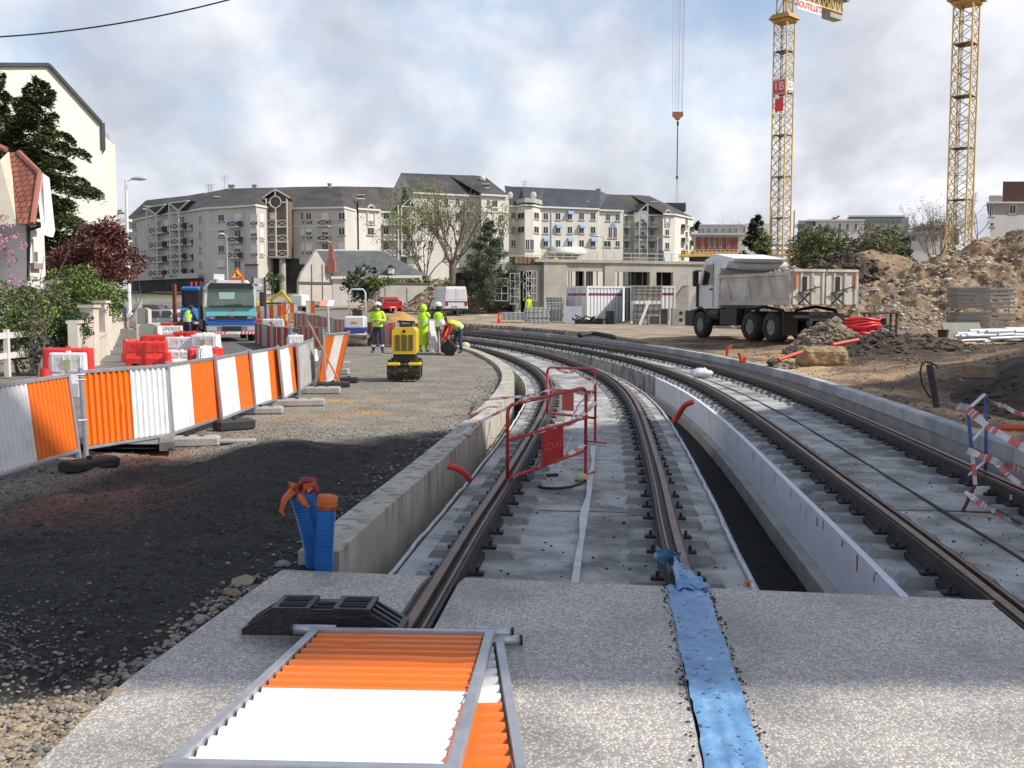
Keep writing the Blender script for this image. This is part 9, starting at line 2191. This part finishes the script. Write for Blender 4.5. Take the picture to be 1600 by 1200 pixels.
# ================================================================== PEOPLE
def person(label, loc, rz, J, clothes, hat=None, vest=None, hair=(.05, .035, .03), scale=1.0, hands='both', coat=None, reach=None):
 t = thing('person', label, 'person', loc, rz); t.scale = (scale,) * 3
 D = dict(pelvis=(0, 0, .93), waist=(0, 0, 1.06), chest=(0, .0, 1.28), neck=(0, 0, 1.45), chin=(0, -.015, 1.53), head=(0, -.01, 1.63), crown=(0, .01, 1.71),
    shl=(-.18, 0, 1.41), ell=(-.25, .02, 1.13), wrl=(-.27, -.06, .88), shr=(.18, 0, 1.41), elr=(.25, .02, 1.13), wrr=(.27, -.06, .88),
    hpl=(-.10, 0, .90), knl=(-.11, -.02, .50), anl=(-.12, .02, .09), tol=(-.13, -.15, .045), hpr=(.10, 0, .90), knr=(.11, -.02, .50), anr=(.12, .02, .09), tor=(.13, -.15, .045))
 D.update(J); bones = [('pelvis', 'waist', 1), ('waist', 'chest', 1), ('chest', 'neck', 1), ('neck', 'chin', 0), ('chin', 'head', 0), ('head', 'crown', 0)]
 for s in 'lr': bones += [('chest', 'sh' + s, 1), ('sh' + s, 'el' + s, 1), ('el' + s, 'wr' + s, 1), ('pelvis', 'hp' + s, 2), ('hp' + s, 'kn' + s, 2), ('kn' + s, 'an' + s, 2), ('an' + s, 'to' + s, 3)]
 rad = dict(pelvis=.145, waist=.14, chest=.16, neck=.06, chin=.07, head=.098, crown=.075, sh=.075, el=.052, wr=.036, hp=.10, kn=.07, an=.05, to=.042)
 pos = {k: Vector(v) for k, v in D.items() if k != 'turn'}; V = list(pos); E_ = [(a, b, m) for a, b, m in bones]
 H = []
 for s, sg in (('l', -1), ('r', 1)):
  w = pos['wr' + s]; d = (w - pos['el' + s]).normalized(); side = d.cross(Vector((0, 1, 0))); side = side.normalized() if side.length > .1 else Vector((1, 0, 0)); n = d.cross(side)
  pm = w + d * .085; V.append('pm' + s); pos['pm' + s] = pm; E_.append(('wr' + s, 'pm' + s, 4))
  for i, (o, l) in enumerate(((-.033, .062), (-.011, .075), (.011, .070), (.033, .055))): H.append((pm - d * .02 + side * o, pm + side * o * 1.15 + d * l * .6 + n * .008, pm + side * o * 1.15 + d * l + n * .035))
  H.append((w + d * .03 + side * .03 * sg, w + d * .06 + side * .065 * sg, w + d * .10 + side * .07 * sg + n * .02))
 me = bpy.data.meshes.new('b'); ix = {k: i for i, k in enumerate(V)}; me.from_pydata([tuple(pos[k]) for k in V], [(ix[a], ix[b]) for a, b, _ in E_], []); ob = bpy.data.objects.new('b', me); COL.objects.link(ob)
 ob.modifiers.new('k', 'SKIN'); sd = ob.modifiers.new('s', 'SUBSURF'); sd.levels = sd.render_levels = 2
 for k in V:
  r = rad.get(k, rad.get(k[:2], .03)); sv = me.skin_vertices[0].data[ix[k]]; sv.radius = (r * (1.0 if k != 'chest' else 1.15), r * (.8 if k in ('chest', 'waist', 'pelvis') else 1)); sv.use_root = k == 'pelvis'
  if k[:2] == 'pm': sv.radius = (.040, .020)
 bpy.context.view_layer.update(); m2 = bpy.data.meshes.new_from_object(ob.evaluated_get(bpy.context.evaluated_depsgraph_get())); bpy.data.objects.remove(ob)
 mb = MB(); mb.smooth = True; mb.v = [tuple(v.co) for v in m2.vertices]; cols = [M_SKIN] + clothes + [M_SKIN]
 for p in m2.polygons:
  c = p.center; best = min(E_, key=lambda e: (lambda a, b: (c - (a + (b - a) * max(0, min(1, (c - a).dot(b - a) / (b - a).length_squared)))).length / (rad.get(e[0], rad.get(e[0][:2], .04))))(pos[e[0]], pos[e[1]])); mb.f.append(tuple(p.vertices)); mb.mi.append(best[2]); mb.sm.append(True)
 mb.cur = 0
 for f in H: mb.tube(f, [.010, .0095, .007], 6)
 hd, ch, cr = pos['head'], pos['chin'], pos['crown']; up = (cr - ch).normalized(); fw = Vector((0, -1, 0)); fw = (Matrix.Rotation(D.get('turn', 0), 3, up) @ (fw - up * fw.dot(up))).normalized() if abs(fw.dot(up)) < .95 else Vector((0, 0, -1)); rt = fw.cross(up)
 mb.ball(hd + fw * .098 - up * .01, (.014, .014, .02), 6, 4); mb.bar(hd + fw * .088 - up * .055 - rt * .022, hd + fw * .088 - up * .055 + rt * .022, .01)
 for s in (-1, 1): mb.ball(hd + fw * .085 + rt * s * .033 + up * .018, .012, 6, 4); mb.ball(hd + rt * s * .097 - up * .005, (.012, .02, .03), 6, 4)
 mb.build('body', cols, t)
 mb = MB(); mb.smooth = True; B_ = Matrix((( rt.x, -fw.x, up.x, hd.x), (rt.y, -fw.y, up.y, hd.y), (rt.z, -fw.z, up.z, hd.z), (0, 0, 0, 1)))
 if hat:
  mb.M = B_; mb.lathe([(.135, .035), (.138, .06), (.13, .11), (.10, .155), (.05, .178), (.001, .182)], (0, .0, 0), 18); mb.ball((0, -.13, .045), (.085, .055, .010), 12, 4); mb.build('hard_hat', [hat], t)
  mb = MB(); mb.smooth = True
 mb.M = B_; mb.ball((0, .028, .01), (.103, .095, .092), 12, 7); mb.build('hair', [mat('hair_%.2f' % hair[0], hair, None, .8)], t)
 def hull(name, keys, grow, m, bands=()):
  mb = MB(); mb.smooth = True; n = 16; P_ = [(pos[k] if isinstance(k, str) else k[0], g[0], g[1]) for k, g in zip(keys, grow)]; rows = []
  for i, (c, rx, ry) in enumerate(P_):
   a = P_[min(i+1, len(P_)-1)][0] - P_[max(i-1, 0)][0]; a.normalize(); lx = Vector((1, 0, 0)); lx = (lx - a * lx.dot(a)).normalized(); ly = a.cross(lx); rows.append([c + lx * rx * math.cos(q * 2 * math.pi/n) + ly * ry * math.sin(q * 2 * math.pi/n) * (1 + .05 * math.sin(q * 3)) for q in range(n)])
  o = [v for r in rows for v in r]; mb.add(o, [(i*n+j, i*n+(j+1) % n, (i+1)*n+(j+1) % n, (i+1)*n+j) for i in range(len(rows)-1) for j in range(n)]); v = mb.build(name, [m], t)
  for u in bands:
   i = int(u); f_ = u - i; mb = MB(); mb.smooth = True; r0 = [rows[i][q].lerp(rows[i+1][q], f_) for q in range(n)]; r1 = [rows[i][q].lerp(rows[i+1][q], min(1, f_ + .25)) for q in range(n)]; c = sum(r0, Vector()) / n; g = lambda p: c + (p - c) * 1.03; mb.add([g(p) for p in r0] + [g(p) for p in r1], [(j, (j+1) % n, n + (j+1) % n, n + j) for j in range(n)]); mb.build('reflective_band', [M_REFL], v)
 if vest: hull('vest', ['pelvis', 'waist', 'chest', (pos['chest'].lerp(pos['neck'], .6),), (pos['chest'].lerp(pos['neck'], .95),)], [(.185, .15), (.18, .145), (.20, .155), (.19, .13), (.09, .09)], vest, (.35, 1.2))
 if coat: hull('coat', [(Vector((pos['pelvis'].x, pos['pelvis'].y, .28)),), (Vector((pos['pelvis'].x, pos['pelvis'].y, .6)),), 'pelvis', 'waist', 'chest', (pos['chest'].lerp(pos['neck'], .95),)], [(.24, .21), (.22, .19), (.20, .17), (.19, .16), (.21, .16), (.10, .10)], coat, (3.2,));
 if coat: mb = MB(); mb.smooth = True; mb.ball(hd + Vector((0, .03, .0)), (.135, .14, .15), 12, 8); mb.build('hood', [coat], t)
 if clothes[1] is M_NAVY:
  for s in 'lr': a, b = pos['kn' + s], pos['an' + s]; c = a.lerp(b, .55); d = (b - a).normalized(); mb = MB(); mb.cyl(c - d * .03, c + d * .03, .082, n=12); mb.build('reflective_band', [M_REFL], t)
 return t
M_SHOE = mat('work_boot', (.05, .045, .04), None, .8); M_GREYT = mat('grey_trousers', (.17, .15, .13), (.26, .24, .21), .9, 0, 6, .3, 14); M_REDSW = mat('red_sweater', (.42, .02, .03), None, .85); M_JEAN = mat('dark_jeans', (.03, .045, .06), (.05, .07, .09), .85, 0, 6); M_DKJ = mat('dark_jacket', (.07, .065, .055), None, .85); M_BLUEO = mat('blue_overall', (.06, .09, .28), (.09, .12, .34), .85, 0, 6); M_HELM = mat('helmet_white', (.78, .78, .77), None, .3)
g = lambda px, Y: (AX(px, Y), Y, 0)
person('worker in hi-vis jacket, navy trousers and white helmet, left of the trench roller', g(590, 35.7), R(-8), dict(ell=(-.27, -.05, 1.15), wrl=(-.03, -.26, 1.16), elr=(.28, -.06, 1.14), wrr=(.12, -.30, 1.17), knl=(-.14, -.03, .5), anl=(-.17, .0, .09), tol=(-.2, -.16, .045), anr=(.16, .02, .09), tor=(.22, -.14, .045), turn=-.7, head=(.01, -.04, 1.62), chin=(.01, -.05, 1.53)), [M_HIVIS, M_NAVY, M_SHOE], M_HELM, vest=M_HIVIS)
person('worker in a long hooded yellow rain coat holding a panel upright', g(661, 36.3), R(160), dict(elr=(-.0, -.1, 1.2), wrr=(-.12, -.34, 1.05), shr=(.16, 0, 1.41), ell=(-.28, -.08, 1.18), wrl=(-.22, -.36, 1.1), head=(0, -.05, 1.6), chin=(0, -.05, 1.5)), [M_HIVIS, M_HIVIS, M_SHOE], None, coat=M_HIVIS, scale=.98)
person('worker seen from behind in hi-vis vest, grey trousers and white helmet', g(685, 35.8), R(172), dict(elr=(.30, -.10, 1.15), wrr=(.34, -.34, 1.12), ell=(-.25, -.12, 1.14), wrl=(-.1, -.34, 1.05), head=(.02, -.05, 1.62), turn=.4), [M_DKJ, M_GREYT, M_SHOE], M_HELM, vest=M_HIVIS)
person('worker bending down in red sweater, hi-vis vest and white helmet', g(711, 35.4), R(-60), dict(pelvis=(0, .20, .88), waist=(0, .10, .98), chest=(0, -.12, 1.03), neck=(0, -.30, 1.02), chin=(0, -.37, 1.0), head=(0, -.44, 1.02), crown=(0, -.51, 1.06), shl=(-.17, -.22, 1.01), ell=(-.2, -.33, .76), wrl=(-.14, -.42, .54), shr=(.17, -.22, 1.01), elr=(.2, -.33, .76), wrr=(.14, -.44, .52), hpl=(-.10, .18, .86), hpr=(.10, .18, .86), knl=(-.13, .06, .47), knr=(.14, .12, .47), anl=(-.16, .1, .09), anr=(.18, .16, .09), tol=(-.17, -.07, .045), tor=(.2, .0, .045)), [M_REDSW, M_JEAN, M_SHOE], M_HELM, vest=M_HIVIS)
person('person in blue overalls walking away by the pavement wall', (AX(192, 66), 66, .07), R(165), dict(knl=(-.11, -.14, .52), anl=(-.12, -.12, .09), tol=(-.12, -.28, .05), anr=(.12, .18, .12), tor=(.12, .04, .045)), [M_BLUEO, M_BLUEO, M_SHOE], hair=(.25, .2, .16))
person('worker stooping in a yellow-green vest left of the service truck', (AX(292, 43), 43, .05), R(150), dict(chest=(0, -.08, 1.24), neck=(0, -.16, 1.38), chin=(0, -.2, 1.45), head=(0, -.24, 1.52), crown=(0, -.27, 1.6), shl=(-.18, -.12, 1.34), shr=(.18, -.12, 1.34), wrl=(-.15, -.4, .95), wrr=(.15, -.4, .95), ell=(-.26, -.2, 1.1), elr=(.26, -.2, 1.1)), [M_NAVY, M_NAVY, M_SHOE], vest=M_HIVIS)
person('worker in yellow jacket standing below the scaffold', PGz(826, 84), R(20), {}, [M_HIVIS, M_HIVIS, M_SHOE], mat('helmet_yellow', (.7, .5, .03), None, .4))
sit = dict(pelvis=(0, .2, .45), waist=(0, .18, .58), chest=(0, .1, .82), neck=(0, .05, .98), chin=(0, .02, 1.06), head=(0, .02, 1.15), crown=(0, .04, 1.23), shl=(-.18, .08, .94), shr=(.18, .08, .94), ell=(-.26, -.05, .72), elr=(.26, -.05, .72), wrl=(-.2, -.28, .78), wrr=(.2, -.28, .78), hpl=(-.1, .16, .44), hpr=(.1, .16, .44), knl=(-.14, -.25, .48), knr=(.14, -.25, .48), anl=(-.15, -.3, .1), anr=(.15, -.3, .1), tol=(-.15, -.45, .06), tor=(.15, -.45, .06))
mt = T.matrix_basis
hoarding('white and orange panel held upright by the rain-coated worker', 1.5, 1.2, [(.5, W_), (1, O_)], (AX(671, 35.2), 35.2, .02), (R(-4), R(3), R(66)), GB)
putm('steel_wedge', 'dark steel plate held down by the bending worker', 'plate', 697, 35.2, lambda m: m.bev(-.05, -.35, 0, .05, .35, .55, .02), [M_BLACK], R(40), .0, R(28))
